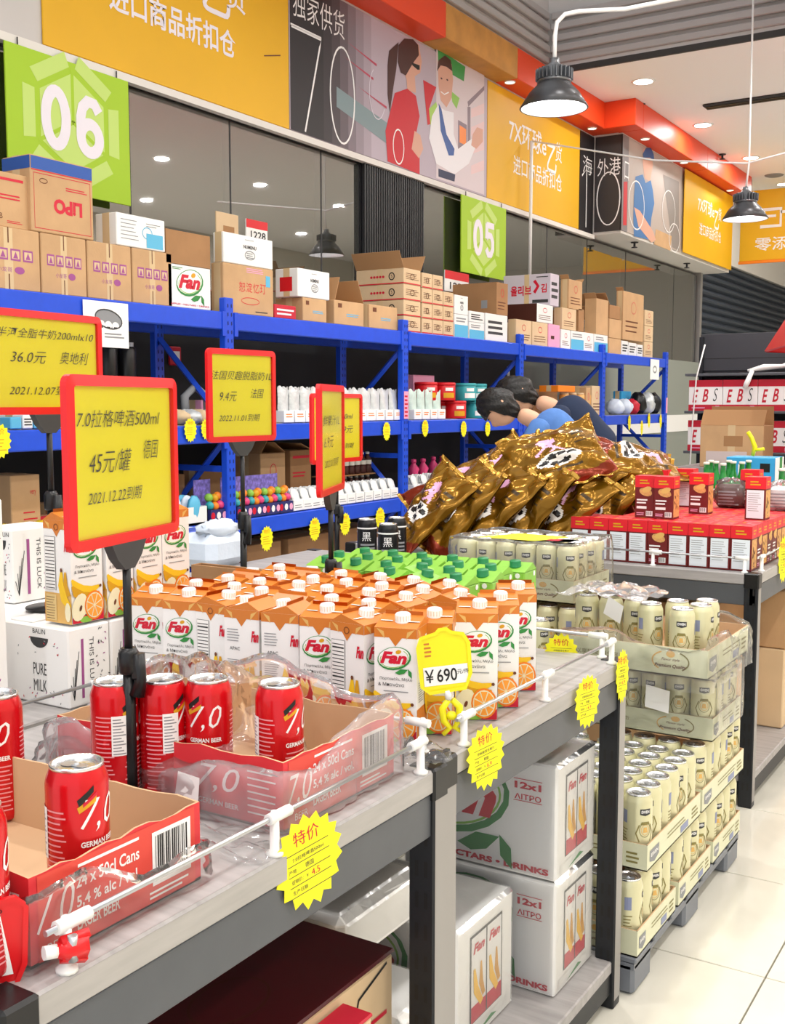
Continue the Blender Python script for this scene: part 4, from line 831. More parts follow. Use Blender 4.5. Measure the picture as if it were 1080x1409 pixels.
for i in range(5): copytree(sc_, (RX - .05, W(574 + i * 14, 690, x=RX - .05).y, Z3), 0, 'white display box of sachets beyond the pink strip post, %s' % ORD[i], 'sachet boxes')
# toy eggs in cups with header cards
egg = thing('toy_egg_pack', 'x', 'toy'); b = B(); b.box(-.14, -.07, 0, 0, .07, .07, mat('toy_box_navy', '2b2f6b', .5)); 
for k in range(3): b.ell(FXp(0, -.05 + k * .05, .035), 0, 0, .018, .022, .001, ('fred', 'white', 'pink')[k], n=10)
b.build('tray', egg)
for k, (m, dy, dz) in enumerate((('teal', -.045, .10), ('orange', .0, .095), ('pinkb', .045, .1), ('dyellow', .02, .14), ('lgreen', -.03, .145), ('orange', .045, .15))):
    bb = blob(m, .026, .026, .026, n=6, amp=0); bb.build('egg', egg, (-.03 - .02 * (k > 2), dy, dz - .03))
b = B(); b.box(-.13, -.072, .07, -.126, .072, .24, mat('toy_card', '7d6fc0', .5, vary=.5, scale=40)); b.build('header_card', egg)
for i, px in enumerate((301, 337, 357, 376, 394)):
    l = (RX - .02, W(px, 700, x=RX - .02).y, Z3); lab = 'tray of coloured toy eggs, %s from the left post' % ORD[i]
    if not i: egg.location = l; egg['label'] = lab; egg['group'] = 'toy egg packs'
    else: copytree(egg, l, 0, lab, 'toy egg packs')
# yellow packs and blue sachets far left
for i in range(9):
    px = 3 + i * 12; bb = blob('ydull', .05, .06, .055, seed=60 + i); tag(bb.build('snack_bag', loc=(RX - .13 - .03 * (i % 2), W(px, 740, x=RX - .13).y, Z3)), 'yellow snack bag behind the blue capped bottles, %s from the left' % ORD[i], 'bag', 'yellow snack bags')
o = tag(cb('red lid box behind the yellow snack bags', 'dred', -5, 110, Z3, .11, x=-4.48, dep=.1), 'low red display carton behind the yellow snack bags', 'box')
t = thing('storage_crate', 'white open crate holding blue sachets on the lower shelf', 'crate', (RX - .02, W(262, 740, x=RX).y, Z3)); b = B(); b.box(-.2, -.17, 0, 0, .17, .01, 'plast'); b.box(-.006, -.17, 0, 0, .17, .10, 'plast'); b.box(-.2, -.17, 0, -.194, .17, .1, 'plast'); b.box(-.2, -.17, 0, 0, -.164, .1, 'plast'); b.box(-.2, .164, 0, 0, .17, .1, 'plast'); b.build('crate_body', t)
for i in range(6):
    bb = blob('cyan' if i % 2 else 'packw', .022, .055, .08, n=7, seed=80 + i); tag(bb.build('sachet', loc=(RX - .04 - .05 * (i % 3), t.location.y - .08 + .16 * (i // 3), Z3 + .012)), 'light blue sachet standing in the white crate, %s' % ORD[i], 'sachet', 'blue sachets')
# lowest shelf cartons, in the dark
for i, (l, r) in enumerate(((330, 380), (390, 450), (460, 520), (575, 620))):
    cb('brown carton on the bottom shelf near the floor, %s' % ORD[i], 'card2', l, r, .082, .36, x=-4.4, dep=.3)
# ================================================================== DISPLAY TABLES
wood = mat('grey_wood', 'a5a1a0', .42, vary=.16, scale=9, stretch=(.6, 6, 5)); woode = mat('grey_wood_edge', 'aca8a4', .5, vary=.08, scale=10, stretch=(2, 1, 8))
TZ = .78
def table(lab, x0, x1, y0, y1, rails=('x', 'y'), caps=(), shelf=.11, extra=True):
    t = thing('display_table', lab, 'table', (0, 0, 0))
    b = B(); b.box(x0 + .004, y0 + .002, TZ - .036, x1 - .002, y1 - .002, TZ, wood, .003); b.rect(FXp(x1 - .0018, 0, 0), y0 + .006, TZ - .033, y1 - .006, TZ - .003, .0002, woode); b.build('tabletop', t)
    for nm, q in (('beam', (x1 - .03, y0, TZ - .105, x1 - .006, y1, TZ - .036)), ('beam', (x0 + .006, y0, TZ - .105, x0 + .03, y1, TZ - .036)), ('beam', (x0, y0 + .006, TZ - .105, x1, y0 + .03, TZ - .036)), ('beam', (x0, y1 - .03, TZ - .105, x1, y1 - .006, TZ - .036))):
        b = B(); b.box(*q, 'steel', .003); b.build(nm, t)
    for sx in (0, 1):
        for sy in (0, 1):
            xx = x1 - .045 if sx else x0; yy = y1 - .04 if sy else y0
            b = B(); b.box(xx, yy, 0, xx + .045, yy + .04, TZ - .02, 'steelb', .003)
            xf = xx + .0452 if sx else xx - .0002
            b.rect(FXp(xx + .045, yy, 0) if sx else FXm(xx, yy + .04, 0), .003, .02, .037, TZ - .03, .0006, 'alu')
            FF = FYm(yy, xx, 0)
            for k in range(14): b.rect(FF, .012, .06 + k * .05, .018, .085 + k * .05, .0006, 'black'); b.rect(FF, .028, .06 + k * .05, .034, .085 + k * .05, .0006, 'black')
            b.build('leg', t)
            b = B(); b.box(xx - .002, yy - .002, TZ - .05, xx + .047, yy + .042, TZ + .0025, 'bplast', .004); b.build('corner_cap', t)
    b = B(); b.box(x0 + .01, y0 + .01, shelf - .028, x1 - .006, y1 - .01, shelf, wood, .003); b.build('lower_shelf', t)
    b = B(); b.box(x1 - .03, y0 + .04, shelf - .075, x1 - .008, y1 - .04, shelf - .028, 'steelb'); b.box(x0 + .05, y0 + .006, shelf - .075, x1 - .05, y0 + .025, shelf - .028, 'steelb'); b.build('shelf_beam', t)
    H = .048
    def post(x, y, dx=0, dy=0):
        b = B(); b.lathe([(.011, 0), (.011, .004), (.0062, .007), (.0058, H + .004), (.004, H + .008), (0, H + .009)], 'plast', 10, (x, y, TZ)); b.tube([(x - dx * .012, y - dy * .012, TZ + H), (x + dx * .03, y + dy * .03, TZ + H)], .0072, 'plast', 8); b.build('rail_post', t)
    if 'x' in rails:
        n = 3; xs = x1 - .012
        post(xs, y0 + .085, 0, 1); post(xs, y1 - .06, 0, -1); post(xs, (y0 + y1) / 2, 0, 1)
        b = B(); b.tube([(xs, y0 + .06, TZ + H), (xs, y1 - .06, TZ + H)], .0034, 'chrome', 8); b.build('rail_rod', t)
    if 'y' in rails:
        yy = y0 + .018; post(x0 + .06, yy, 1, 0); post(x1 - .05, yy, -1, 0); post((x0 + x1) / 2, yy, 1, 0)
        b = B(); b.tube([(x0 + .06, yy, TZ + H), (x1 - .06, yy, TZ + H)], .0034, 'chrome', 8); b.build('rail_rod', t)
    if 'f' in rails:
        yy = y1 - .018; post(x0 + .06, yy, 1, 0); post(x1 - .05, yy, -1, 0); b = B(); b.tube([(x0 + .06, yy, TZ + H), (x1 - .06, yy, TZ + H)], .0034, 'chrome', 8); b.build('rail_rod', t)
    if 'l' in rails:
        xs = x0 + .012; post(xs, y0 + .05, 0, 1); post(xs, y1 - .05, 0, -1); b = B(); b.tube([(xs, y0 + .06, TZ + H), (xs, y1 - .05, TZ + H)], .0034, 'chrome', 8); b.build('rail_rod', t)
    return t
table('grey wood topped display table in the foreground holding the red beer trays', -1.50, -.80, .62, 1.445, ('x', 'l'))
table('grey wood topped display table holding the rows of juice cartons', -1.50, -.81, 1.455, 2.262, ('x', 'y', 'f'))
table('display table at left under the floral milk packs', -2.24, -1.515, .95, 2.26, ('y',))
table('display table holding the red cracker boxes', -1.575, -.86, 3.62, 5.30, ('x', 'y'))
table('display table under the pile of golden snack bags', -2.46, -1.59, 3.60, 5.0, ('y',))
table('display table behind the green juice cartons, with the black cans', -2.46, -1.64, 2.45, 3.38, ())
table('display table with the green bottles beyond the cracker boxes', -1.75, -.86, 5.32, 6.5, ('x',))
# ================================================================== RED BEER CANS
def can_body(m, H=.168, r=.033, pr=None, lidm='lid'):
    b = B(); b.lathe([(.0, .004), (r * .76, .002), (r * .8, 0), (r * .96, .006), (r, .012), (r, H - .020), (r * .97, H - .015), (r * .84, H - .004), (r * .82, H - .003), (r * .80, H - .008), (0, H - .008)], m, 28)
    if pr: pr(b)
    return b
def can_lid(H=.168, r=.033):
    b = B(); q = r * .82; b.lathe([(q * 1.03, H - .005), (q * 1.06, H - .001), (q * 1.02, H), (q * .95, H - .001), (q * .93, H - .006), (0, H - .005)], 'lid', 24)
    F = FZp(H - .0048, 0, 0); b.ell(F, 0, q * .38, q * .32, q * .38, .0006, 'chrome', 0, 12); b.ring(F, 0, 0, q * .75, q * .75, .001, .0005, 'chrome', n=18)
    b.box(-.004, -.012, H - .0045, .004, .004, H - .003, 'chrome'); b.lathe([(.0028, H - .0045), (.0028, H - .002), (0, H - .002)], 'chrome', 8); b.ring(F, 0, -q * .32, .0055, .005, .0022, .0018, 'chrome', n=10); return b
def pr_beer(b, st=0):
    F = FC(.0332)
    b.text(F, '7,0', .0, .118, .036, .0002, 'white', .046, -.004, True, res=2); b.text(F, 'GERMAN BEER', 0, .088, .0062, .0002, 'white', .046, .03)
    b.poly(F, [(-.026, .136), (-.008, .150), (-.008, .143), (-.024, .129)], .0002, 'black'); b.poly(F, [(-.026, .128), (-.004, .142), (-.006, .132), (-.024, .122)], .0003, 'dyellow'); b.poly(F, [(-.020, .132), (-.004, .143), (-.004, .139), (-.02, .128)], .0004, 'fred')
    for k in range(11): b.rect(F, -.024 + .002 * (k % 3), .018 + k * .0058, .024 - .003 * (k % 2), .0198 + k * .0058, .0002, mat('can_pinkprint', 'e79aa0', .4), 3)
    for s, u in ((1, -.052), (2, .052)):
        for k in range(18): b.rect(F, u - .014 + .001 * (k % 3), .02 + k * .006, u + .014 - .003 * (k % 4) * .7, .0218 + k * .006, .0002, mat('can_pinkprint', 'e79aa0', .4), 2)
    o = .0 if st else -.045
    b.rect(F, -.041 + o, .07, -.019 + o, .125, .0004, 'paper', 3)
    for k in range(12): b.rect(F, -.039 + o, .072 + k * .0043, -.022 - .003 * (k % 3) + o, .0736 + k * .0043, .0006, 'grey', 2)
cbd = can_body('canred', pr=pr_beer).data('body'); cld = can_lid().data('lid'); cbd2 = can_body('canred', pr=lambda b: pr_beer(b, 1)).data('body')
def beer(x, y, z, yaw, lab, st=0):
    t = thing('beer_can', lab, 'can', (x, y, z), R(yaw), 'red beer cans'); link('body', cbd2 if st else cbd, t); link('lid', cld, t); return t
# trays: local frame, long side along X
def tray(name, lab, x0, y0, z0, L, D, H, mo, mi_, deco_front, deco_side, wav=.004, loc_rot=0, cat='tray', grp=None, seed=1, lowfront=None):
    rnd = random.Random(seed); t = thing(name, lab, cat, (x0, y0, z0), loc_rot, grp); tk = .003
    b = B(); b.box(0, 0, 0, L, D, tk, mi_); b.build('bottom', t)
    def wall(o, u, n, ln, deco, hh=H):
        b = B(); N = 12; vs = []; u = Vector(u); n = Vector(n); o = Vector(o)
        tops = [hh + (rnd.uniform(-wav, wav) if 0 < i < N else 0) for i in range(N + 1)]
        for i in range(N + 1):
            p = o + u * (ln * i / N); a = p; c = p + Vector((0, 0, tops[i])); vs += [a, c, a - n * tk, c - n * tk]
        fo = []; fi = []; ft = []
        for i in range(N):
            k = i * 4; fo.append((k, k + 4, k + 5, k + 1)); fi.append((k + 6, k + 2, k + 3, k + 7)); ft.append((k + 1, k + 5, k + 7, k + 3))
        b.mesh(vs, fo, mo); b.mesh(vs, fi, mi_); b.mesh(vs, ft, mi_)
        if deco: deco(b, FR(o + n * .0003, u, (0, 0, 1)), ln, hh)
        b.build('side_wall', t)
    wall((0, 0, 0), (1, 0, 0), (0, -1, 0), L, deco_front, lowfront or H); wall((L, 0, 0), (0, 1, 0), (1, 0, 0), D, deco_side); wall((L, D, 0), (-1, 0, 0), (0, 1, 0), L, deco_front); wall((0, D, 0), (0, -1, 0), (-1, 0, 0), D, deco_side)
    return t
def beer_front(b, F, w, h):
    for c in (.12, .62): b.text(F, '7,0', w * c + .05, h * .55, h * .42, .0004, 'white', .075, -.004, True); b.text(F, 'GERMAN BEER', w * c + .05, h * .2, h * .08, .0004, 'white', .07, .02)
    for c in (.37, .86): b.bars(F, w * c, h * .15, w * c + .05, h * .85, 7, .0004, 'white', .25)
def beer_side(b, F, w, h):
    b.rect(F, w * .04, h * .02, w * .96, h * .98, .0002, mat('tray_red_panel', 'dd4a3e', .5))
    b.text(F, '7,0', w * .13, h * .52, h * .5, .0006, 'white', w * .2, -.004, True); b.text(F, 'BEER', w * .14, h * .14, h * .1, .0006, 'white')
    for k, s in enumerate(('24 x 50cl Cans', '5,4 % alc / vol.', 'LAGER BEER')): b.text(F, s, w * (.42 if k < 2 else .36), h * (.72 - .24 * k), h * .15, .0006, 'white', w * (.36 if k < 2 else .24), .02)
    b.bars(F, w * .25, h * .86, w * .6, h * .94, 1, .0006, 'white'); b.barcode(F, w * .68, h * .22, w * .93, h * .88, .0006); b.bars(F, w * .66, h * .06, w * .93, h * .18, 2, .0006, 'paper')
rt_ = tray('beer_tray', 'open red and white cardboard beer tray nearest the camera', -1.242, .687, TZ + .001, .40, .245, .092, 'boxred', 'cardin', beer_front, beer_side, .003)
tB = tray('beer_tray', 'film wrapped red beer tray holding four cans', -1.262, 1.092, TZ + .001, .418, .268, .092, 'boxred', 'cardin', beer_front, beer_side, .003, seed=3)
# wrapping film: crumpled skirt around a tray
def skirt(parent, pts, zs, m, seed, name='plastic_film', noise=.008, N=120, inward=.0, prof=None, sub=9):
    rnd = random.Random(seed); P = [Vector((p[0], p[1], 0)) for p in pts]; n = len(P); seg = [(P[(i + 1) % n] - P[i]).length for i in range(n)]; T_ = sum(seg)
    cen = sum(P, Vector()) / n; vs = []; ph = [rnd.uniform(0, 6.28) for _ in range(8)]
    for k in range(N):
        s = T_ * k / N; i = 0
        while s > seg[i]: s -= seg[i]; i += 1
        p = P[i].lerp(P[(i + 1) % n], s / seg[i]); out = (p - cen); out.z = 0; out.normalize(); f = k / N * 6.283
        zt = zs[1](k / N) if callable(zs[1]) else zs[1]
        for j in range(sub + 1):
            v = j / sub; w = noise * (math.sin(f * 7 + ph[0] + v * 2) + .7 * math.sin(f * 17 + ph[1] - v * 3) + .5 * math.sin(f * 31 + ph[2] + v * 5) + rnd.uniform(-.6, .6)) * .5
            cur = (inward * max(0, (v - .65) / .35) ** 1.5)
            vs.append(p + out * (w - cur + .004) + Vector((0, 0, zs[0] + (zt - zs[0]) * min(1, v * 1.15) - (.012 * max(0, v - .87) / .13) + noise * .6 * math.sin(f * 11 + ph[3]) * v)))
    fs = [(k * (sub + 1) + j, ((k + 1) % N) * (sub + 1) + j, ((k + 1) % N) * (sub + 1) + j + 1, k * (sub + 1) + j + 1) for k in range(N) for j in range(sub)]
    b = B(); b.mesh(vs, fs, m, True); return b.build(name, parent)
L_, D_ = .418, .268
def zt(f): return .105 + .035 * math.sin(f * 6.283 * 1.0 + 3.6) + .012 * math.sin(f * 6.283 * 5)
skirt(tB, [(-.015, -.012), (L_ + .008, -.012), (L_ + .008, D_ + .008), (-.03, D_ + .02)], (.002, zt), milky, 5, noise=.007, inward=.022, N=160)
skirt(tB, [(-.022, -.018), (L_ * .7, -.018), (L_ * .7, D_ * .8), (-.04, D_ + .02)], (.02, lambda f: .10 + .045 * math.sin(f * 6.283 + 4.0)), film, 9, noise=.010, inward=.05, N=120)
b = B(); b.mesh([Vector((L_ * .60, -.024, .012)), Vector((L_ * .705, -.026, .008)), Vector((L_ * .715, -.025, .058)), Vector((L_ * .62, -.023, .060))], [(0, 1, 2, 3)], 'paper'); b.build('paper_sticker', tB)
def zt2(f): return .062 + .028 * math.sin(f * 6.283 * 3)
skirt(rt_, [(-.01, -.012), (.405, -.010), (.408, .252), (-.012, .252)], (.002, lambda f: .05 + .035 * max(0, math.sin(f * 6.283 * 3 + 1.6))), film, 15, noise=.005, N=120)
# crumpled sheet of film on the table between trays, and at the table joint
def sheet(name, lab, cx, cy, z, sx, sy, amp, seed, m=film, rot=0):
    rnd = random.Random(seed); n = 22; ph = [rnd.uniform(0, 6.28) for _ in range(8)]; vs = []
    for j in range(n + 1):
        for i in range(n + 1):
            u, v = i / n - .5, j / n - .5; q = abs(math.sin(9 * u + 5 * v + ph[0]) * .5 + math.sin(14 * v - 7 * u + ph[1]) * .35 + math.sin(25 * u + ph[2]) * .15 + rnd.uniform(-.15, .15))
            r_ = 1 + .15 * math.sin(math.atan2(v, u) * 5 + ph[3]); vs.append(Vector((u * sx * r_, v * sy * r_, .002 + amp * q * (1 - max(abs(u), abs(v)) * 1.2))))
    b = B(); b.mesh(vs, [(j * (n + 1) + i, j * (n + 1) + i + 1, (j + 1) * (n + 1) + i + 1, (j + 1) * (n + 1) + i) for j in range(n) for i in range(n)], m, True)
    return tag(b.build(name, loc=(cx, cy, z), rot=rot), lab, 'plastic film')
sheet('plastic_film', 'crumpled clear film lying between the two red beer trays', -.93, 1.035, TZ, .22, .10, .022, 3)
sheet('plastic_film', 'crumpled clear film bunched on the table joint below the juice cartons', -.86, 1.435, TZ + .003, .12, .10, .03, 4)
# cans
def W2(px, z): return W(px[0], px[1], z=z)
q = W2((105, 1046), TZ + .174); beer(q.x, q.y, TZ + .005, 92, 'red beer can standing in the open tray nearest the camera')
for (px, py, yaw, dz, lab) in ((157, 935, 108, 0, 'red beer can in the wrapped tray, leftmost'), (224, 932, 112, 0, 'red beer can in the wrapped tray just right of the sign pole'), (286, 920, 33, 0.012, 'tallest looking red beer can with its large 7,0 facing the camera'), (384, 938, 92, 0, 'red beer can standing alone at the right of the wrapped tray')):
    q = W2((px, py), TZ + .173 + dz); beer(q.x, q.y, TZ + .005, yaw, lab, 1 if yaw > 100 else 0)
q = W(-6, 950, z=.955); beer(q.x, q.y, TZ + .004 + .0, 40, 'red beer can half cut by the left edge, by the rail')
q = W(-42, 1105, z=.955); beer(q.x, q.y, TZ + .005, 100, 'red beer can at the left edge in the nearest tray')
# price clips
def board_text(b, F, lines, m='dark', bold=-.010):
    for s, u, v, h, w in lines: b.text(F, s, u, v, h, .0015, m, w, bold, True)
def stand(lab, base, htop, bw, bh, yaw, zc, lines, baseplate=True, offu=0):
    t = thing('sign_stand', lab, 'sign', base, R(yaw)); h = htop
    b = B(); b.tube([(0, 0, .004), (0, 0, h * .55)], .0085, 'bplast', 10); b.tube([(0, 0, h * .5), (0, 0, h)], .0058, 'bplast', 10); b.build('pole', t)
    b = B(); b.lathe([(.012, h * .52), (.014, h * .53), (.014, h * .60), (.010, h * .62)], 'bplast', 10); b.box(.006, -.008, h * .50, .02, .008, h * .60, 'bplast', .003); b.tube([(.015, .0, h * .60), (.018, 0, h * .50), (.012, 0, h * .44)], [.009, .008, .011], 'bplast', 8); b.build('clamp_knob', t)
    b = B(); pr = .055 if baseplate else .024; b.lathe([(pr, .0005), (pr, .003), (.012, .005), (.011, .02), (.009, .022)], 'bplast', 24); b.build('base_plate', t)
    b = B(); b.prism(FR((-.008, 0, h), (0, 1, 0), (0, 0, 1)), [(-.045, .012), (.045, .012), (.03, -.012), (.012, -.028), (-.012, -.028), (-.03, -.012)], 0, .014, 'dark'); b.build('holder', t)
    # board in local YZ plane facing +X
    z0 = h + .008; F = FXp(0, offu, z0)
    b = B(); fr = .014; w2 = bw / 2
    def rr(w, h0, h1, r, n=5):
        pts = []
        for cx, cy, a in ((w - r, h1 - r, 0), (-w + r, h1 - r, 90), (-w + r, h0 + r, 180), (w - r, h0 + r, 270)):
            for k in range(n + 1): pts.append((cx + r * math.cos(R(a + 90 * k / n)), cy + r * math.sin(R(a + 90 * k / n))))
        return pts
    o1 = rr(w2, 0, bh, .014); i1 = rr(w2 - fr, fr, bh - fr, .004); n = len(o1)
    for w_, fl in ((.008, 0), (-.004, 1)):
        for k in range(n):
            k2 = (k + 1) % n; q = [F(*o1[k], w_ * .75), F(*o1[k2], w_ * .75), F(*i1[k2], w_), F(*i1[k], w_)]
            b.face(q[::-1] if fl else q, 'rplast', True)
    for k in range(n):
        k2 = (k + 1) % n; b.face([F(*o1[k], -.003), F(*o1[k2], -.003), F(*o1[k2], .006), F(*o1[k], .006)], 'rplast', True); b.face([F(*i1[k2], 0), F(*i1[k], 0), F(*i1[k], .008), F(*i1[k2], .008)], 'rplast')
    b.build('frame', t)
    b = B(); b.box(-.0005 , -w2 + fr * .8 + offu, z0 + fr * .8, .0015, w2 - fr * .8 + offu, z0 + bh - fr * .8, 'signy')
    Fc = FXp(0.0016, offu, z0 + bh / 2); board_text(b, Fc, lines); 
    b.build('price_sheet', t)
    b = B(); b.rect(FXp(.0045, offu, z0), -w2 + fr, fr, w2 - fr, bh - fr, 0, cover); b.build('clear_cover', t)
    return t
def stand_px(lab, xl, tl, bl, xr, tr_, br, bh, zb, lines, bp=True):
    dl = bh * FPX / (bl - tl); dr = bh * FPX / (br - tr_); A = W(xl, bl, d=dl); C = W(xr, br, d=dr); m = (A + C) / 2; v = C - A
    yaw = math.degrees(math.atan2(-v.x, v.y)); bw = math.hypot(v.x, v.y)
    return stand(lab, (m.x, m.y, zb), m.z - zb, bw, bh, yaw, 0, lines, bp)
s1 = stand_px('large foreground sign stand with a pale yellow board pricing beer at 45 yuan', 92, 525, 772, 242, 530, 738, .22, TZ,
    [('7.0拉格啤酒500ml', -.01, .055, .022, .20), ('45元/罐', -.035, .0, .03, .10), ('德国', .065, .012, .026, .04), ('2021.12.22到期', -.025, -.045, .018, .13)], False)
s2 = stand_px('sign stand at the left edge whose bright yellow board prices milk at 36.0 yuan', -15, 429, 577, 140, 444, 575, .195, .932,
    [('半河全脂牛奶200mlx10', .0, .055, .018, .25), ('36.0元', -.05, .010, .022, .09), ('奥地利', .07, .012, .024, .08), ('2021.12.07到期', -.015, -.052, .018, .17)])
s3 = stand_px('sign stand with a bright yellow board in front of the left blue post', 285, 484, 614, 378, 489, 610, .23, TZ,
    [('法国贝趣脱脂奶1L', -.0, .05, .022, .22), ('9.4元', -.05, -.002, .024, .06), ('法国', .055, .006, .024, .05), ('2022.11.01到期', -.01, -.055, .018, .15)])
s4 = stand_px('narrow looking sign stand seen nearly edge on among the green cartons', 437, 534, 691, 471, 537, 677, .23, TZ, [('鲜果汁1L', 0, .04, .022, .18), ('6.9元', -.03, -.005, .024, .1), ('2022.01到期', 0, -.05, .018, .15)], False)
s5 = stand_px('sign stand behind the edge on one, by the black cans', 427, 545, 643, 497, 546, 637, .23, TZ, [('黑啤酒500ml', 0, .04, .022, .2), ('5.9元', .05, -.005, .024, .1), ('2022.03到期', .03, -.06, .018, .15)])
# ---- small clip price tags
def arcpts(pts): return [Vector(p) for p in pts]
t = thing('clip_price_tag', 'yellow clip on price tag reading 690 standing on the table rail', 'price tag', W(622, 1012, x=-.822))
base = t.location; top = W(612, 915, x=-.83); d_ = top - base
Fq = FR(W(612, 912, x=-.85) - base, (cam.matrix_world.to_3x3() @ Vector((1, 0, 0))) if False else Vector((.80, .60, .10)), Vector((-.06, -.06, 1)))
u_, v_ = Vector((.80, .60, .10)).normalized(), None
b = B(); W_, H_ = .046, .05
pts = [(-.036, .045), (-.012, .050), (-.006, .056), (.006, .056), (.012, .050), (.032, .045), (.040, .03), (.040, -.02), (.030, -.044), (-.028, -.046), (-.040, -.035), (-.042, .03)]
b.prism(Fq, pts, -.003, .002, 'yplast'); b.stroke(Fq, pts, .006, .0045, 'yplast', True)
b.build('tag_frame', t)
b = B(); b.rect(Fq, -.036, -.035, .036, -.004, .0025, 'paper'); b.text(Fq, '￥690', -.008, -.019, .022, .0032, 'black', .052, .01); b.text(Fq, '元/件', .028, -.016, .008, .0032, 'black'); b.bars(Fq, -.032, .012, -.02, .038, 4, .0026, 'corange'); b.build('price_card', t)
b = B(); b.tube([Fq(0.0, -.045), Fq(.002, -.06)], .006, 'plast', 8); b.build('socket', t)
b = B(); c0 = Fq(.004, -.07)
for s in (-1, 1): b.tube([Fq(.004 + s * .003, -.062), Fq(.004 + s * .014, -.075), Fq(.004 + s * .013, -.095), Fq(.004 + s * .004, -.108), Fq(.004 + s * .016, -.118)], [.005, .006, .006, .005, .004], 'yplast', 8)
b.lathe([(.006, -.006), (.009, 0), (.006, .006)], 'yplast', 10, tuple(Fq(.004, -.088))); b.build('clip', t)
t = thing('clip_price_tag', 'red clip on price tag cut by the left edge at the front corner rail', 'price tag', W(75, 1310, x=-.812))
o_ = t.location; Fr = FR(W(-2, 1290, x=-.845) - o_, (.62, .78, .05), (.0, -.2, 1)); b = B(); pts = [(-.05, .035), (.022, .040), (.03, .03), (.018, -.03), (.004, -.055), (-.05, -.06)]
b.prism(Fr, pts, -.003, .002, 'rplast'); b.stroke(Fr, pts, .005, .005, 'rplast', True); b.build('tag_frame', t)
b = B(); b.rect(Fr, -.045, -.04, .006, .028, .0028, 'paper'); b.text(Fr, '90', -.012, -.01, .025, .0032, 'black', .03, .01); b.text(Fr, '元/500', .0, .02, .008, .0032, 'black', rot=60); b.build('price_card', t)
b = B(); A = W(60, 1312, x=-.815) - o_; C = W(118, 1300, x=-.80) - o_; b.tube([A, A.lerp(C, .3)], .007, 'plast', 8); b.tube([A.lerp(C, .25), A.lerp(C, .5), C], [.006, .011, .012], 'rplast', 6); 
b.tube([A.lerp(C, .4) + Vector((0, 0, .008)), C + Vector((0, .004, .010))], .006, 'rplast', 4); b.tube([A.lerp(C, .4) + Vector((0, 0, -.008)), C + Vector((0, .0, -.012))], .006, 'rplast', 4); b.tube([A.lerp(C, .62) + Vector((.004, 0, -.012)), A.lerp(C, .62) + Vector((.004, 0, .014))], .005, 'chrome', 8); b.build('clip', t)
# ---- big bursts on the table edges
def bigburst(px, py, r, lab, k=1, xx=-.795, yaw=-12, tilt=0, sx=.78, lg=.35):
    p = W(px, py, x=xx); o = burst((p.x, p.y, p.z), r, lab, big=k, n=17, sx=sx, long=lg); o.rotation_euler = (R(tilt), 0, R(yaw)); return o
bigburst(424, 1178, .057, 'large yellow price burst clipped to the front table below the beer trays', 2, tilt=8, sx=1.02, lg=.22)
bigburst(668, 1037, .049, 'large yellow price burst under the juice cartons beside the clip tag', 1, tilt=5, sx=1.0, lg=.25)
bigburst(808, 960, .046, 'large yellow price burst near the far end of the juice carton table', 1, sx=.95)
bigburst(856, 925, .05, 'yellow price burst hanging just beyond the juice carton table corner', 1, xx=-.80, sx=.5)
p = W(772, 898, y=2.25); o = burst(tuple(p), .045, 'yellow price burst lying behind the far rail of the juice carton table', big=1, long=.0); o.rotation_euler = (0, R(0), R(-70))
bigburst(1078, 765, .07, 'yellow price burst at the right edge by the cracker table', 1, xx=-.85, sx=.6)
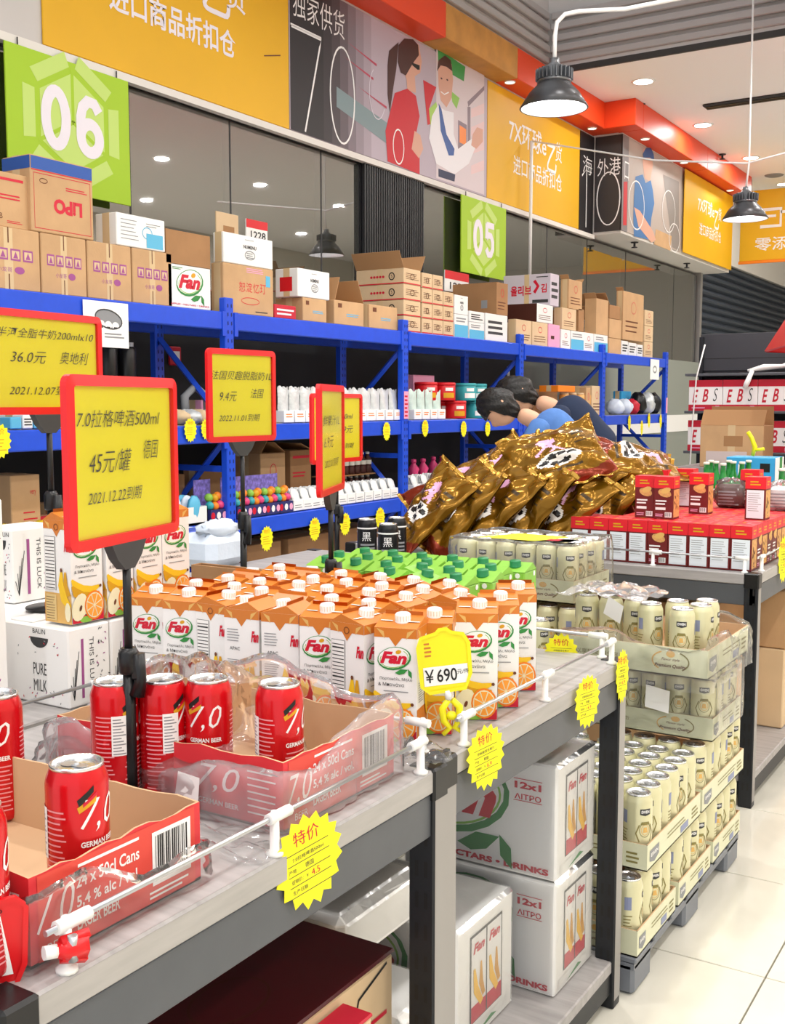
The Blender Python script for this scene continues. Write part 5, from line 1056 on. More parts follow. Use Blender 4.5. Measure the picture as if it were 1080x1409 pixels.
# ================================================================== JUICE CARTONS
CW, CH = .0725, .192
def juice_body():
    b = B(); w = CW / 2; z1, zf, zb_ = .172, CH - .004, CH + .010
    b.mesh([Vector(p) for p in ((-w, -w, 0), (w, -w, 0), (w, w, 0), (-w, w, 0), (-w, -w, zf), (w, -w, zf), (w, w, zf), (-w, w, zf))], [(0, 1, 5, 4), (1, 2, 6, 5), (2, 3, 7, 6), (3, 0, 4, 7), (3, 2, 1, 0)], 'white')
    # sloped top with fold fin and side ears
    T = [Vector((-w, -w, zf)), Vector((w, -w, zf)), Vector((w, w * .35, zb_)), Vector((-w, w * .35, zb_)), Vector((w, w, zf)), Vector((-w, w, zf))]
    b.mesh(T, [(0, 1, 2, 3), (3, 2, 4, 5), (1, 4, 2), (0, 3, 5)], 'corange')
    b.mesh([Vector((-w * .9, w * .33, zb_ - .002)), Vector((w * .9, w * .33, zb_ - .002)), Vector((w * .9, w * .33, zb_ + .006)), Vector((-w * .9, w * .33, zb_ + .006))], [(0, 1, 2, 3), (3, 2, 1, 0)], 'corange')
    b.poly(FZp(zf + .0075, 0, -w * .3), [(-w * .9, -.004), (-.012, -.006), (-.012, .012), (-w * .9, .012)], .0, 'white'); b.poly(FZp(zf + .0075, 0, -w * .3), [(.012, -.006), (w * .95, -.004), (w * .95, .012), (.012, .012)], .0, 'white')
    e = .0004
    for F, kind in ((FYm(-w, 0, 0), 0), (FXp(w, 0, 0), 1), (FYp(w, 0, 0), 2), (FXm(-w, 0, 0), 3)):
        b.poly(F, [(-w, z1), (-w, zf), (w, zf), (w, z1), (w * .3, z1), (0, z1 - .014), (-w * .3, z1)], e, 'corange')
        b.poly(F, [(-w * .5, z1 - .002), (-w * .9, zf - .001), (-w * .55, zf - .006)], e * 1.5, 'tan'); b.poly(F, [(w * .5, z1 - .002), (w * .9, zf - .001), (w * .55, zf - .006)], e * 1.5, 'tan')
        if kind in (0, 2):
            fan_logo(b, F, -.002, .138, .056, e * 2)
            ls = ('Πορτοκάλι, Μήλο', '& Μπανάνα') if kind == 0 else ('Orange, Apple', '& Banana')
            for k, s_ in enumerate(ls): b.text(F, s_, .001 - k * .008, .104 - k * .009, .0062, e * 3, 'dark', .055 if k == 0 else None)
            b.rect(F, -.02, .083, .022, .0845, e * 3, 'grey')
            # bananas
            for s_, dy, m in ((0, 0, 'yellow'), (1, -.012, 'dyellow')):
                b.stroke(F, [(-.036, .082 + dy), (-.028, .070 + dy), (-.012, .060 + dy), (.010, .058 + dy), (.027, .064 + dy)], [.004, .016, .019, .015, .005], e * (4 + s_), 'yellow' if not s_ else 'dyellow')
            b.ell(F, .029, .064, .003, .003, e * 6, 'brown', 0, 8)
            b.poly(F, [(-.036, .001), (.036, .001), (.036, .020), (.012, .012), (-.015, .015), (-.036, .012)], e * 4, 'fred' if kind == 0 else 'corange')
            b.ell(F, -.020, .030, .017, .026, e * 6, 'apple', -20, 14); b.ell(F, -.018, .028, .003, .006, e * 7, 'brown', -20, 8); b.ell(F, .0, .034, .012, .024, e * 6.5, 'apple', -45, 14)
            b.ell(F, .0135, .030, .0225, .027, e * 7, 'orange', 0, 20); b.ell(F, .0135, .030, .0195, .0235, e * 8, 'apple', 0, 20); 
            for k in range(8): a = k * 45; b.poly(F, [(.0135 + .002 * math.cos(R(a)), .030 + .002 * math.sin(R(a))), (.0135 + .0182 * math.cos(R(a - 19)), .030 + .022 * math.sin(R(a - 19))), (.0135 + .0182 * math.cos(R(a + 19)), .030 + .022 * math.sin(R(a + 19)))], e * 9, 'lorange')
            b.ell(F, -.004, .006, .016, .006, e * 5, 'lgreen', 0, 10)
        else:
            b.rect(F, -w, 0, w, .055, e, 'tan' if kind == 3 else 'corange')
            if kind == 3:
                b.rect(F, -.033, .060, -.004, .158, e * 2, 'dark'); b.rect(F, -.0323, .0607, -.0047, .1573, e * 3, 'paper')
                for k in range(15): b.rect(F, -.031, .063 + k * .0062, -.006, .0645 + k * .0062 + (.0012 if k in (5, 13) else 0), e * 4, 'dark')
                b.ring(F, -.0, .176, .0055, .0055, .0012, e * 4, 'brown', n=10); b.rect(F, -.032, .004, -.004, .052, e * 3, mat('carton_note', 'e6c98a', .5))
                b.bars(F, -.031, .006, -.006, .05, 9, e * 4, 'brown', .2)
            else:
                b.bars(F, -.030, .13, .002, .155, 5, e * 3, 'grey', .3); b.bars(F, -.030, .065, .0, .10, 9, e * 3, 'grey', .3); b.text(F, 'APAC', -.014, .118, .006, e * 3, 'dark'); b.barcode(F, -.028, .012, .0, .03, e * 3)
            b.stroke(F, [(.012, .095), (.010, .07), (.018, .045), (.033, .03)], [.006, .015, .018, .012], e * 4, 'yellow'); b.stroke(F, [(.022, .095), (.022, .07), (.03, .052)], [.005, .012, .012], e * 3.5, 'dyellow'); b.ell(F, .012, .098, .003, .004, e * 5, 'brown', 0, 8)
            b.text(F, 'Fan', .028, .142, .02, e * 3, 'fred', .016, .05, True)
            b.ell(F, .028, .022, .008, .018, e * 6, 'apple', 0, 10)
    return b
jb = juice_body().data('carton')
b = B(); b.lathe([(.0135, 0), (.0135, .003), (.0125, .004), (.0125, .014), (.0115, .0155), (0, .0155)], 'cream' if False else 'plast', 16)
for k in range(16): T = Matrix.Rotation(2 * math.pi * k / 16, 4, 'Z'); b.box(.0122, -.0008, .005, .0132, .0008, .0135, 'cream', T=T)
jc = b.data('cap')
def juice(x, y, z, yaw, lab, g='juice cartons on the table'):
    t = thing('juice_carton', lab, 'carton', (x, y, z), R(yaw), g); link('body', jb, t); link('cap', jc, t, (.004, -.008, CH + .0005), (R(6), 0, 0)); return t
rows = {}
POLES = [(s4.location.x, s4.location.y)]
PLACED = []
def free(x, y, r=.066): return all(math.hypot(x - a, y - c) > r for a, c in POLES) and all(math.hypot(x - a, y - c) > .0765 for a, c in PLACED)
front = [(165, 13), (207, 12), (262, 90), (305, -84), (352, -80), (407, 12), (476, 84), (540, 14)]
xl = -9
for i, (px, yaw) in enumerate(front):
    p = W(px, 830, z=TZ + CH); x, y = p.x, 1.525 + (.006 * (i % 3)); x = W(px, 830, y=y).x
    x = max(x - .005, xl + .0775, -1.476); xl = x; PLACED.append((x, y))
    juice(x, y, TZ + .001, yaw, 'juice carton in the front row behind the wrapped beer tray, %s from the left' % ORD[i])
for i, (px, py, yaw) in enumerate(((604, 1012, 24), (666, 992, 26), (694, 975, 30), (718, 952, 32))):
    p = W(px, py, z=TZ); PLACED.append((p.x - .03, p.y + .03)); juice(p.x - .03, p.y + .03 + .0, TZ + .001, yaw, 'juice carton along the right table edge, %s' % ('half hidden behind the clip price tag', 'just right of the clip price tag', 'third back', 'the farthest one')[i])
rnd = random.Random(5)
for r in range(4):
    y = 1.612 + r * .083
    for c in range(8):
        x = -1.452 + c * .0805 + .012 * (r % 2) + rnd.uniform(-.001, .001)
        if c == 7 and r < 1: x -= .0; 
        if x > -.90 and r > 0: continue
        if c == 7 and r == 0: continue
        if not free(x, y): continue
        juice(x, y + rnd.uniform(-.001, .001), TZ + .001, rnd.choice((0, 5, -6, 88, 3, -4, 180, 92)), 'orange topped juice carton, %s row back, %s from the left' % (ORD[r + 1], ORD[c]))
for i in range(4): juice(-1.565 + .002 * i, 1.402 + i * .0765, .932, (-2, 4, 2, -3)[i] + 90, 'juice carton standing on the floral milk packs, %s' % ('nearest, showing its side panel', 'second behind the foreground board', 'third behind the foreground board', 'farthest, its logo right of the board')[i])
# green cartons
def green_body():
    b = B(); w = CW / 2; b.box(-w, -w, 0, w, w, CH - .006, 'greenc', .003); b.mesh([Vector(p) for p in ((-w, -w, CH - .006), (w, -w, CH - .006), (w, w * .35, CH + .01), (-w, w * .35, CH + .01), (w, w, CH - .006), (-w, w, CH - .006))], [(0, 1, 2, 3), (3, 2, 4, 5), (1, 4, 2), (0, 3, 5)], 'greenc')
    for F in (FYm(-w, 0, 0), FXp(w, 0, 0), FYp(w, 0, 0), FXm(-w, 0, 0)):
        b.ell(F, 0, .12, .03, .028, .0004, 'white', 0, 16); b.text(F, 'PEAR', 0, .152, .012, .0008, 'fred', .04, .04, True); b.ell(F, 0, .07, .02, .03, .0006, 'yellow', 0, 14); b.bars(F, -.02, .02, .02, .04, 3, .0008, 'white', .3); b.ell(F, .02, .178, .006, .006, .0008, 'white', 0, 8)
    b.poly(FZp(CH - .0, 0, -.012), [(-.03, -.006), (-.014, -.006), (-.014, .01), (-.03, .01)], .0, 'white'); return b
gb = green_body().data('carton'); b = B(); b.lathe([(.0135, 0), (.0135, .003), (.0125, .004), (.0125, .014), (.0115, .0155), (0, .0155)], 'capg', 16); gc = b.data('cap')
for r in range(4):
    y = 1.953 + r * .078
    for c in range(8):
        x = -1.455 + c * .0785 + .02 * (r % 2)
        if x > -1.02 + .0 * r or not free(x, y): continue
        if r == 0 and c < 2: continue
        t = thing('green_juice_carton', 'green fruit juice carton with dark green cap, %s row, %s from the left' % (ORD[r], ORD[c]), 'carton', (x, y, TZ + .001), R(rnd.choice((0, 4, -5, 90))), 'green juice cartons'); link('body', gb, t); link('cap', gc, t, (.004, -.008, CH + .0005), (R(6), 0, 0))
# ================================================================== MILK PACKS, BOTTLES, TISSUE PACK
def milk_front(b, F, w, h):
    b.text(F, 'PURE', w * .72, h * .45, h * .15, .0005, 'dark', w * .13); b.text(F, 'MILK', w * .72, h * .24, h * .15, .0005, 'dark', w * .13); b.ell(F, w * .72, h * .85, w * .09, h * .13, .0004, 'dark', 0, 14, 180, 360); b.text(F, 'BALIN', w * .72, h * .93, h * .06, .0005, 'dark')
    for k in range(26):
        a = random.random(); cu = w * (.5 + .45 * random.random()); cv = h * random.choice((random.uniform(.5, .85), random.uniform(.05, .2)))
        b.ell(F, cu, cv, .0026, .0011, .0006, random.choice(('fred', 'grey', 'purple', 'grey')), random.random() * 180, 6)
def milk_side(b, F, w, h):
    b.rect(F, w * .3, h * .1, w * .36, h * .85, .0004, 'purple'); b.text(F, 'THIS IS LUCK', w * .55, h * .5, h * .07, .0005, 'dark', h * .7, rot=-90)
    for k in range(30): b.ell(F, w * random.uniform(.65, .98), h * random.uniform(.05, .95), .003, .0012, .0006, random.choice(('purple', 'grey', 'dark')), random.random() * 180, 6)
    for k in range(5): b.stroke(F, [(w * .12, h * .1), (w * (.05 + .05 * k), h * (.3 + .1 * k))], .0015, .0005, 'dark')
def milkpack(lab, x1, y0, z0, w, d, h, yaw=0):
    t = thing('milk_pack', lab, 'box', (x1, y0, z0), R(yaw)); b = B(); b.box(-w, 0, 0, 0, d, h, 'paper', .003); milk_front(b, FYm(0, -w, 0), w, h); milk_side(b, FXp(0, 0, 0), d, h); b.build('body', t)
    b = B(); b.box(-w * .5 - .03, .01, h, -w * .5 + .03, d - .01, h + .003, 'plast', .001); b.build('handle_strip', t); return t
milkpack('white floral milk pack under the left sign stand, words on its front', -1.521, 1.345, TZ + .001, .27, .10, .146); milkpack('white floral milk pack just behind the front one', -1.521, 1.448, TZ + .001, .27, .10, .146); milkpack('white floral milk pack third back under the juice cartons', -1.521, 1.551, TZ + .001, .27, .10, .146)
milkpack('white floral milk pack fourth back, by the blue capped bottles', -1.521, 1.654, TZ + .001, .27, .10, .146)
milkpack('small white floral milk pack standing on end beside the blue capped bottles', -1.805, 1.46, TZ + .149, .09, .12, .15)
milkpack('tall white milk carton pack cut by the left edge of the view', -1.578, 1.10, TZ + .001, .22, .16, .385)
milkpack('white milk pack left of the front floral packs', -1.797, 1.40, TZ + .001, .3, .2, .146)
fb = thing('milk_bottle', 'x', 'bottle'); b = B(); b.lathe([(.046, 0), (.05, .006), (.05, .10), (.04, .155), (.025, .195), (.024, .215), (.027, .22)], 'bottleblue', 24); b.ring(FC(.0505, R(40)), 0, .06, .015, .02, .002, .0005, 'cyan', n=14); b.build('body', fb); b = B(); b.lathe([(.03, .212), (.032, .216), (.032, .238), (.029, .246), (0, .247)], 'capb', 24)
for k in range(20): T = Matrix.Rotation(2 * math.pi * k / 20, 4, 'Z'); b.box(.0315, -.001, .218, .0328, .001, .236, 'capb', T=T)
b.build('cap', fb)
for i, (px, d) in enumerate(((62, 2.40), (48, 2.56), (26, 2.66), (88, 2.70), (112, 2.50))):
    p = W(px, 700, d=d); l = (p.x, p.y, TZ + .001); lab = 'frosted milk bottle with blue cap behind the left sign pole, %s' % ('front one', 'second', 'left one', 'right one', 'one mostly behind the board', 'farthest left one')[i]
    if not i: fb.location = l; fb['label'] = lab; fb['group'] = 'blue capped bottles'
    else: copytree(fb, l, 0, lab, 'blue capped bottles')
p = W(292, 785, z=TZ); t = thing('tissue_pack', 'blue and white wrapped pack beyond the milk packs, below the blue post', 'pack', (p.x - .1, p.y + .1, TZ)); b = B(); b.box(-.20, -.10, 0, .10, .10, .115, 'packw', .03); b.build('wrap', t); b = B(); b.box(-.14, -.102, .02, .0, .102, .118, 'packb', .03); b.build('blue_band', t); blob('packw', .05, .09, .03, 10, .4, 6).build('knotted_wrap', t, (.04, 0, .10))
p = W(350, 785, z=TZ)
# white foam cartons behind the tissue pack
t = carton('brown open carton behind the juice cartons', K['card2'], 0, 10, 0, 0, zb=TZ + .001, h=.16, inner=True, depth=.2); t.location = (-1.62, 2.0, TZ + .001); t.rotation_euler = (0, 0, 0); t.scale = (1, 1.0, 1)
# ================================================================== BLACK CANS
bb = can_body('blackcan', pr=lambda b: [b.text(FC(.0332), '黑', 0, .11, .03, .0003, 'white'), [b.rect(FC(.0332), -.03 + .004 * (k % 3), .02 + k * .012, .03, .026 + k * .012, .0003, 'grey', 4) for k in range(6)]])
bb.rect(FC(.0332), -.05, .135, .05, .14, .0003, 'plast', 6); bd = bb.data('body')
for i, (px, dd) in enumerate(((505, 3.70), (534, 3.55), (546, 3.75))):
    p = W(px, 730, d=dd); t = thing('beer_can', 'black drink can standing behind the green cartons, %s' % ('left', 'front right', 'rear right')[i], 'can', (p.x, p.y, TZ + .0), R(30), 'black cans'); link('body', bd, t); link('lid', cld, t)
# ================================================================== UNDER THE TABLES
def fanbox(lab, x1, y0, z0, w, d, h, window=True):
    t = thing('juice_multipack', lab, 'box', (x1, y0, z0)); b = B(); b.box(-w, 0, 0, 0, d, h, 'paper', .004); F = FYm(0, -w, 0)
    fan_logo(b, F, w * .42, h * .60, w * .62, .0008); b.text(F, '12x1', w * .84, h * .79, h * .06, .001, 'fred', w * .15, .04); b.text(F, 'ΛΙΤΡΟ', w * .84, h * .69, h * .05, .001, 'fred', w * .15, .02)
    for v in (.84, .65): b.rect(F, w * .76, h * v, w * .92, h * (v + .006), .001, 'fred')
    b.text(F, '• NECTARS • DRINKS', w * .62, h * .07, h * .055, .001, 'fred', w * .68, .05)
    G = FXp(0, 0, 0)
    if window:
        b.rect(G, d * .22, h * .16, d * .8, h * .88, .0006, 'dark')
        for k in range(2):
            u = d * (.24 + .28 * k); b.rect(G, u, h * .17, u + d * .26, h * .86, .0012, 'white'); b.rect(G, u, h * .17, u + d * .26, h * .30, .0014, 'fred'); b.stroke(G, [(u + d * .05, h * .6), (u + d * .08, h * .42), (u + d * .18, h * .28)], [.008, .02, .014], .0018, 'yellow'); b.stroke(G, [(u + d * .17, h * .62), (u + d * .17, h * .45), (u + d * .22, h * .33)], [.006, .016, .012], .0016, 'dyellow'); b.text(G, 'Fan', u + d * .13, h * .76, h * .08, .0018, 'fred', d * .2, .04, True)
        b.rect(G, d * .1, h * .03, d * .9, h * .12, .001, 'plast'); b.poly(G, [(d * .3, h * .04), (d * .6, h * .1), (d * .7, h * .07)], .0014, 'green')
    b.build('body', t)
    rnd = random.Random(len(lab)); b = B(); e = .003; n = 14; vs = []
    for f in range(5):
        pass
    b.box(-w - e, -e, -.0, e, d + e, h + e, 'x' if False else K.setdefault('wrapw', wrapw), .008); b.build('shrink_film', t); return t
ZS = .111
fanbox('upper film wrapped juice multipack at the right of the lower shelf', -.862, 2.015, ZS + .247, .40, .205, .242)
fanbox('lower film wrapped juice multipack beneath the 12x1 pack', -.862, 2.015, ZS, .36, .205, .242)
fanbox('film wrapped juice multipack behind the grey table legs, top visible', -.93, 1.72, ZS, .40, .235, .245)
t = thing('wrapped_pack', 'white film wrapped pack with grey print under the table joint', 'pack', (-1.02, 1.44, .34)); 
b = B(); b.box(-.36, 0, 0, 0, .26, .10, 'paper', .012); b.bars(FZp(.1, -.3, .03), 0, 0, .2, .18, 4, .0006, 'grey', .4); b.build('pack', t); b = B(); b.box(-.364, -.004, 0, .004, .264, .104, wrapw, .02); b.build('shrink_film', t); t.location = (-1.02, 1.475, ZS + .248)
t = thing('wrapped_pack', 'small white film wrapped pack between the table legs', 'pack', (-.92, 1.50, ZS)); b = B(); b.box(-.2, 0, 0, 0, .17, .185, 'paper', .01); b.bars(FXp(0, .02, .02), 0, 0, .12, .12, 5, .0006, 'grey', .2); b.build('pack', t); b = B(); b.box(-.204, -.004, 0, .004, .174, .189, wrapw, .016); b.build('shrink_film', t)
t = thing('wrapped_pack', 'flat white film wrapped pack below the grey print pack', 'pack', (-1.13, 1.472, ZS)); b = B(); b.box(-.25, 0, 0, 0, .235, .244, 'paper', .012); b.build('pack', t); b = B(); b.box(-.254, -.004, 0, .004, .239, .2465, wrapw, .02); b.build('shrink_film', t)
t = thing('carton_box', 'large open carton with a red top board in painted shade under the front table', 'box', (-.895, .92, ZS)); b = B(); b.box(-.40, 0, 0, 0, .52, .343, 'card3', .004); b.stroke(FXp(0, 0, 0), [(.40, .0), (.405, .27), (.42, .31), (.50, .335)], .005, .001, 'black'); b.bars(FXp(0, .44, .06), 0, 0, .06, .22, 6, .001, 'fred', .2); b.rect(FXp(0, 0, 0), .30, .285, .38, .292, .001, 'choc'); b.build('body', t); b = B(); b.box(-.403, -.003, .343, .003, .523, .35, 'redshade', .003); b.ring(FZp(.35, -.12, .26), 0, 0, .05, .07, .004, .0006, 'choc'); b.build('top_board', t)  # red top board coloured darker to stand for the table's shade
t = thing('carton_box', 'small carton with a bright crimson top at the bottom edge of the view', 'box', (-.838, .94, ZS)); b = B(); b.box(-.052, 0, 0, 0, .35, .325, 'card3', .003); b.build('body', t); b = B(); b.box(-.053, -.002, .325, .001, .352, .331, 'dred', .002); b.build('top_board', t)
# ================================================================== PALE BEER PALLET
def pr_ewen(b):
    for a in (0, 180):
        F = FC(.0332, R(a)); b.poly(F, [(-.013, .124), (0, .121), (.013, .124), (.013, .137), (-.013, .137)], .0003, 'dark'); b.text(F, 'EWEN', 0, .1305, .007, .0006, 'white', .020, .03)
        b.ring(F, 0, .088, .014, .017, .0014, .0003, 'ewdark', n=16); b.ring(F, 0, .088, .010, .012, .0012, .0003, 'tan', n=14); b.poly(F, [(-.012, .100), (.012, .100), (.009, .107), (-.009, .107)], .0004, 'ewdark'); b.poly(F, [(-.006, .082), (.006, .082), (.004, .094), (-.004, .094)], .0004, 'tan')
        for s in (-1, 1): b.stroke(F, [(s * .014, .10), (s * .022, .08), (s * .014, .06)], .003, .0003, 'ewdark')
        b.bars(F, -.014, .03, .014, .05, 3, .0003, 'ewdark', .3)
    for a in (90, 270): F = FC(.0332, R(a)); b.rect(F, -.008, .10, .008, .13, .0003, mat('can_bluegrey', '8b93b3', .5), 2); b.bars(F, -.010, .03, .010, .09, 8, .0003, 'ewdark', .3)
ebd = can_body('ewen', pr=pr_ewen).data('body')
ecount = [0]
def ewen(x, y, z, lab, grp, yaw=None):
    t = thing('pale_beer_can', lab, 'can', (x, y, z), R(random.choice((20, 35, 50, 110, 0)) if yaw is None else yaw), grp); link('body', ebd, t); link('lid', cld, t); ecount[0] += 1; return t
def ew_front(b, F, w, h):
    b.text(F, '以享轻度 避免强击', w * .28, h * .5, h * .18, .0004, 'ewdark', w * .34); c = w * .76
    b.ring(F, c, h * .5, w * .12, h * .36, h * .05, .0004, 'ewdark', n=20, a0=-50, a1=60); b.ring(F, c, h * .5, w * .12, h * .36, h * .05, .0004, 'tan', n=20, a0=120, a1=230); b.ell(F, c, h * .75, w * .03, h * .12, .0004, 'tan', 0, 10)
    b.text(F, 'Flavor style', c, h * .55, h * .12, .0006, 'brown', w * .12, 0, True); b.text(F, 'Premium Quality', c, h * .32, h * .16, .0006, 'brown', w * .21, .02, True)
def ew_side(b, F, w, h):
    b.poly(F, [(w * .04, h * .3), (w * .12, h * .15), (w * .2, h * .3), (w * .2, h * .7), (w * .04, h * .7)], .0004, 'grey'); b.text(F, 'EWEN', w * .12, h * .5, h * .14, .0008, 'white', w * .12, .03); b.bars(F, w * .35, h * .45, w * .8, h * .75, 2, .0004, 'ewdark', .3); b.rect(F, w * .6, h * .12, w * .75, h * .4, .0004, mat('can_bluegrey', '8b93b3', .5)); b.bars(F, w * .82, h * .2, w * .95, h * .7, 3, .0004, 'ewdark')
XR = -.787
pal = thing('pallet', 'dark grey plastic pallet under the stacked pale beer trays', 'pallet', (0, 0, 0)); gp = mat('pallet_grey', '7a7e86', .45)
b = B()
for k in range(7): b.box(-1.205, 2.30 + k * .128, .075, XR - .0, 2.40 + k * .128, .089, gp, .003)
b.build('deck', pal)
for x in (-1.20, -1.04, XR - .10):
    for y in (2.30, 2.68, 3.07): b = B(); b.box(x, y, 0, x + .095, y + .12, .075, gp, .008); b.build('foot', pal)
for x in (-1.20, -1.04, XR - .10): b = B(); b.box(x, 2.30, .0605, x + .095, 3.19, .0748, gp); b.build('stringer', pal)
def etray(lab, x1, y0, z0, L, D, swap=False, hh=.062, seed=1):
    # swap: text side is along Y
    if swap: return tray('pale_beer_tray', lab, x1 - L, y0, z0, L, D, hh, 'ewtray', 'cardin', ew_side, ew_side, .0, seed=seed)
    return tray('pale_beer_tray', lab, x1 - L, y0, z0, L, D, hh, 'ewtray', 'cardin', ew_front, ew_side, .0, seed=seed)
def fill(x1, y0, z, nx, ny, lab, grp, keep, px=.0672, m=.0365):
    for j in range(ny):
        for i in range(nx):
            if keep(i, j, nx, ny): ewen(x1 - m - i * px, y0 + m + j * px, z + .0035, lab % (ORD[i], ORD[j]), grp)
L4_, D4_ = .411, .276
edge = lambda i, j, nx, ny: i == 0 or j == 0
LZ = [.090, .270, .450, .630, .810]
e1 = 'pale beer can, %s, %%s from aisle, %%s from front'
for k, (y0, nm) in enumerate(((2.305, 'nearest'), (2.605, 'middle'), (2.905, 'farthest'))):
    etray('pale green beer tray in the bottom layer, %s along the aisle' % nm, XR, y0, LZ[0], L4_, D4_)
    kp = (lambda i, j, nx, ny: (j == 0 or i == 0) and not (k == 0 and i == 1 and j == 1)) if k == 0 else (lambda i, j, nx, ny: i == 0 or (j == 0 and i < 2))
    fill(XR, y0, LZ[0], 6 if k == 0 else 6, 4, e1 % ('%s bottom tray' % nm), 'cans in the bottom trays', kp)
# second layer: near tray turned with its long side along the aisle
etray('pale green beer tray, near one of the second layer, can tops in view', XR, 2.36, LZ[1], D4_, L4_, True); fill(XR, 2.36, LZ[1], 4, 6, e1 % 'near second layer tray', 'cans in the near second layer tray', lambda *a: True)
etray('pale green beer tray in the second layer, left of the near open one', XR - D4_ - .01, 2.36, LZ[1], D4_, L4_, True, seed=4); fill(XR - D4_ - .01, 2.36, LZ[1], 4, 6, e1 % 'left second layer tray', 'cans in the left second layer tray', lambda i, j, a, c: True)
etray('pale green beer tray in the second layer, far one', XR, 2.79, LZ[1], D4_, L4_, True, seed=5); fill(XR, 2.79, LZ[1], 4, 6, e1 % 'far second layer tray', 'cans in the far second layer tray', lambda i, j, a, c: i == 0 or (j == 0 and i < 4))
def efilm(parent, L, D, h, seed, zt=.165, m=None, milkf=film, inw=.03):
    return skirt(parent, [(-.004, -.006), (L + .004, -.006), (L + .006, D + .004), (-.004, D + .004)], (.01, lambda f: zt), milkf, seed, 'shrink_film', .0035, inward=inw, N=90)
t3 = etray('pale green beer tray in the third layer with quality emblem and a white label', XR + .01, 2.83, LZ[2], L4_, D4_, seed=6); fill(XR + .01, 2.83, LZ[2], 6, 4, e1 % 'third layer tray', 'cans in the third layer tray', edge); efilm(t3, L4_, D4_, .05, 31, .172, inw=.004)
b = B(); b.mesh([Vector((.235, -.022, .075)), Vector((.300, -.022, .065)), Vector((.302, -.02, .125)), Vector((.237, -.02, .135))], [(0, 1, 2, 3)], 'paper'); b.build('paper_sticker', t3)
t4 = etray('opened pale green beer tray on the aisle side holding five loose cans', XR + .012, 2.76, LZ[3], .40, .40, hh=.075, seed=8)
for i, (px, py) in enumerate(((912, 850), (962, 846), (988, 840), (946, 845), (930, 838))):
    p = W(px, py, z=LZ[3] + .172)
for i, (dx, dy, yaw) in enumerate(((-.070, .045, 15), (-.165, .075, 60), (-.045, .125, 90), (-.115, .150, 80), (-.05, .20, 95))):
    ewen(XR + dx, 2.76 + dy, LZ[3] + .004, 'pale beer can standing loose in the opened tray, %s' % ('front one', 'left one', 'right one behind the front', 'second row middle', 'rearmost')[i], 'loose cans in the opened tray', yaw)
skirt(t4, [(-.006, -.008), (.405, -.008), (.408, .404), (-.004, .404)], (-.035, lambda f: .09 + .02 * math.sin(f * 25)), film, 33, 'plastic_film', .008, inward=.02, N=110)
b = B(); b.mesh([Vector((.10, .05, .135)), Vector((.155, .03, .115)), Vector((.168, .02, .165)), Vector((.118, .04, .185))], [(0, 1, 2, 3), (3, 2, 1, 0)], 'paper'); b.mesh([Vector((.118, .049, .140)), Vector((.148, .036, .130)), Vector((.154, .028, .160)), Vector((.126, .042, .170))], [(0, 1, 2, 3)], 'grey'); b.build('paper_sticker', t4)
xl4 = XR - .412
# second stack, a little farther back, standing on the floor
xs_, ys_ = -1.215, 2.76; SZ = [.003, .188, .373, .558, .743]
for k, nm in enumerate(('bottom', 'second', 'third')):
    etray('pale beer tray in the rear left stack, %s one, mostly hidden' % nm, xs_, ys_, SZ[k], L4_, .40, hh=.06, seed=20 + k)
    fill(xs_, ys_, SZ[k], 6, 5, 'pale beer can, rear stack %s tray, %%s from aisle, %%s from front' % nm, 'cans in the rear stack', lambda i, j, a, c: (i in (0, 3, 5) and j in (0, 4)))
t5 = etray('opened pale beer tray left of the loose can tray, with one can in front', xs_, ys_, SZ[3], L4_, .52, hh=.065, seed=9)
ewen(xs_ - .05, ys_ + .05, SZ[3] + .004, 'pale beer can standing alone at the front of the opened left tray', 'cans in the opened left tray', 55)
for i in range(5):
    for j in range(3): ewen(xs_ - .05 - i * .068, ys_ + .27 + j * .075, SZ[3] + .004, 'pale beer can carrying the top tray, %s from right, %s row' % (ORD[i], ORD[j]), 'cans carrying the top tray')
sheet('plastic_film', 'clear film gathered over the cans left of the loose can tray', xl4 + .13, 2.90, LZ[3] + .174, .24, .20, .045, 12, milky)
for i in range(3): ewen(xl4 + .05 + i * .07, 2.88, LZ[3] + .004, 'pale beer can under the gathered film, %s' % ('left', 'middle', 'right')[i], 'cans under the gathered film', 20)
xt = -1.24; yt = 3.0
t6 = etray('topmost full pale beer tray with the round emblem, film wrapped', xt, yt, SZ[4], L4_, .285, hh=.068, seed=10); fill(xt, yt + .004, SZ[4], 6, 4, e1 % 'topmost tray', 'cans in the topmost tray', lambda *a: True); efilm(t6, L4_, .285, .06, 37, .180, inw=.012)
o = thing('flyer', 'yellow paper lying on the topmost pale beer tray', 'paper', (xt - .33, yt + .03, SZ[4] + .176)); b = B(); b.mesh([Vector((0, 0, 0)), Vector((.19, .0, 0)), Vector((.26, .12, .003)), Vector((.08, .13, .003))], [(0, 1, 2, 3), (3, 2, 1, 0)], 'signy'); b.build('sheet', o)
o = thing('flyer', 'red and white paper lying beside the yellow one on the topmost tray', 'paper', (xt - .13, yt + .02, SZ[4] + .178)); b = B(); b.mesh([Vector((0, 0, 0)), Vector((.10, .02, 0)), Vector((.10, .09, .0)), Vector((.03, .07, .0))], [(0, 1, 2, 3), (3, 2, 1, 0)], 'paper'); b.rect(FZp(.0, .02, .02), .0, 0, .04, .04, .001, 'fred'); b.build('sheet', o)
# left half of third layer carries layer four; more trays seen under the middle table
t = etray('pale beer tray seen under the juice table with a dark emblem', -.98, 2.30, LZ[3] - .18 + .0, .3, .04, hh=.06) if False else None
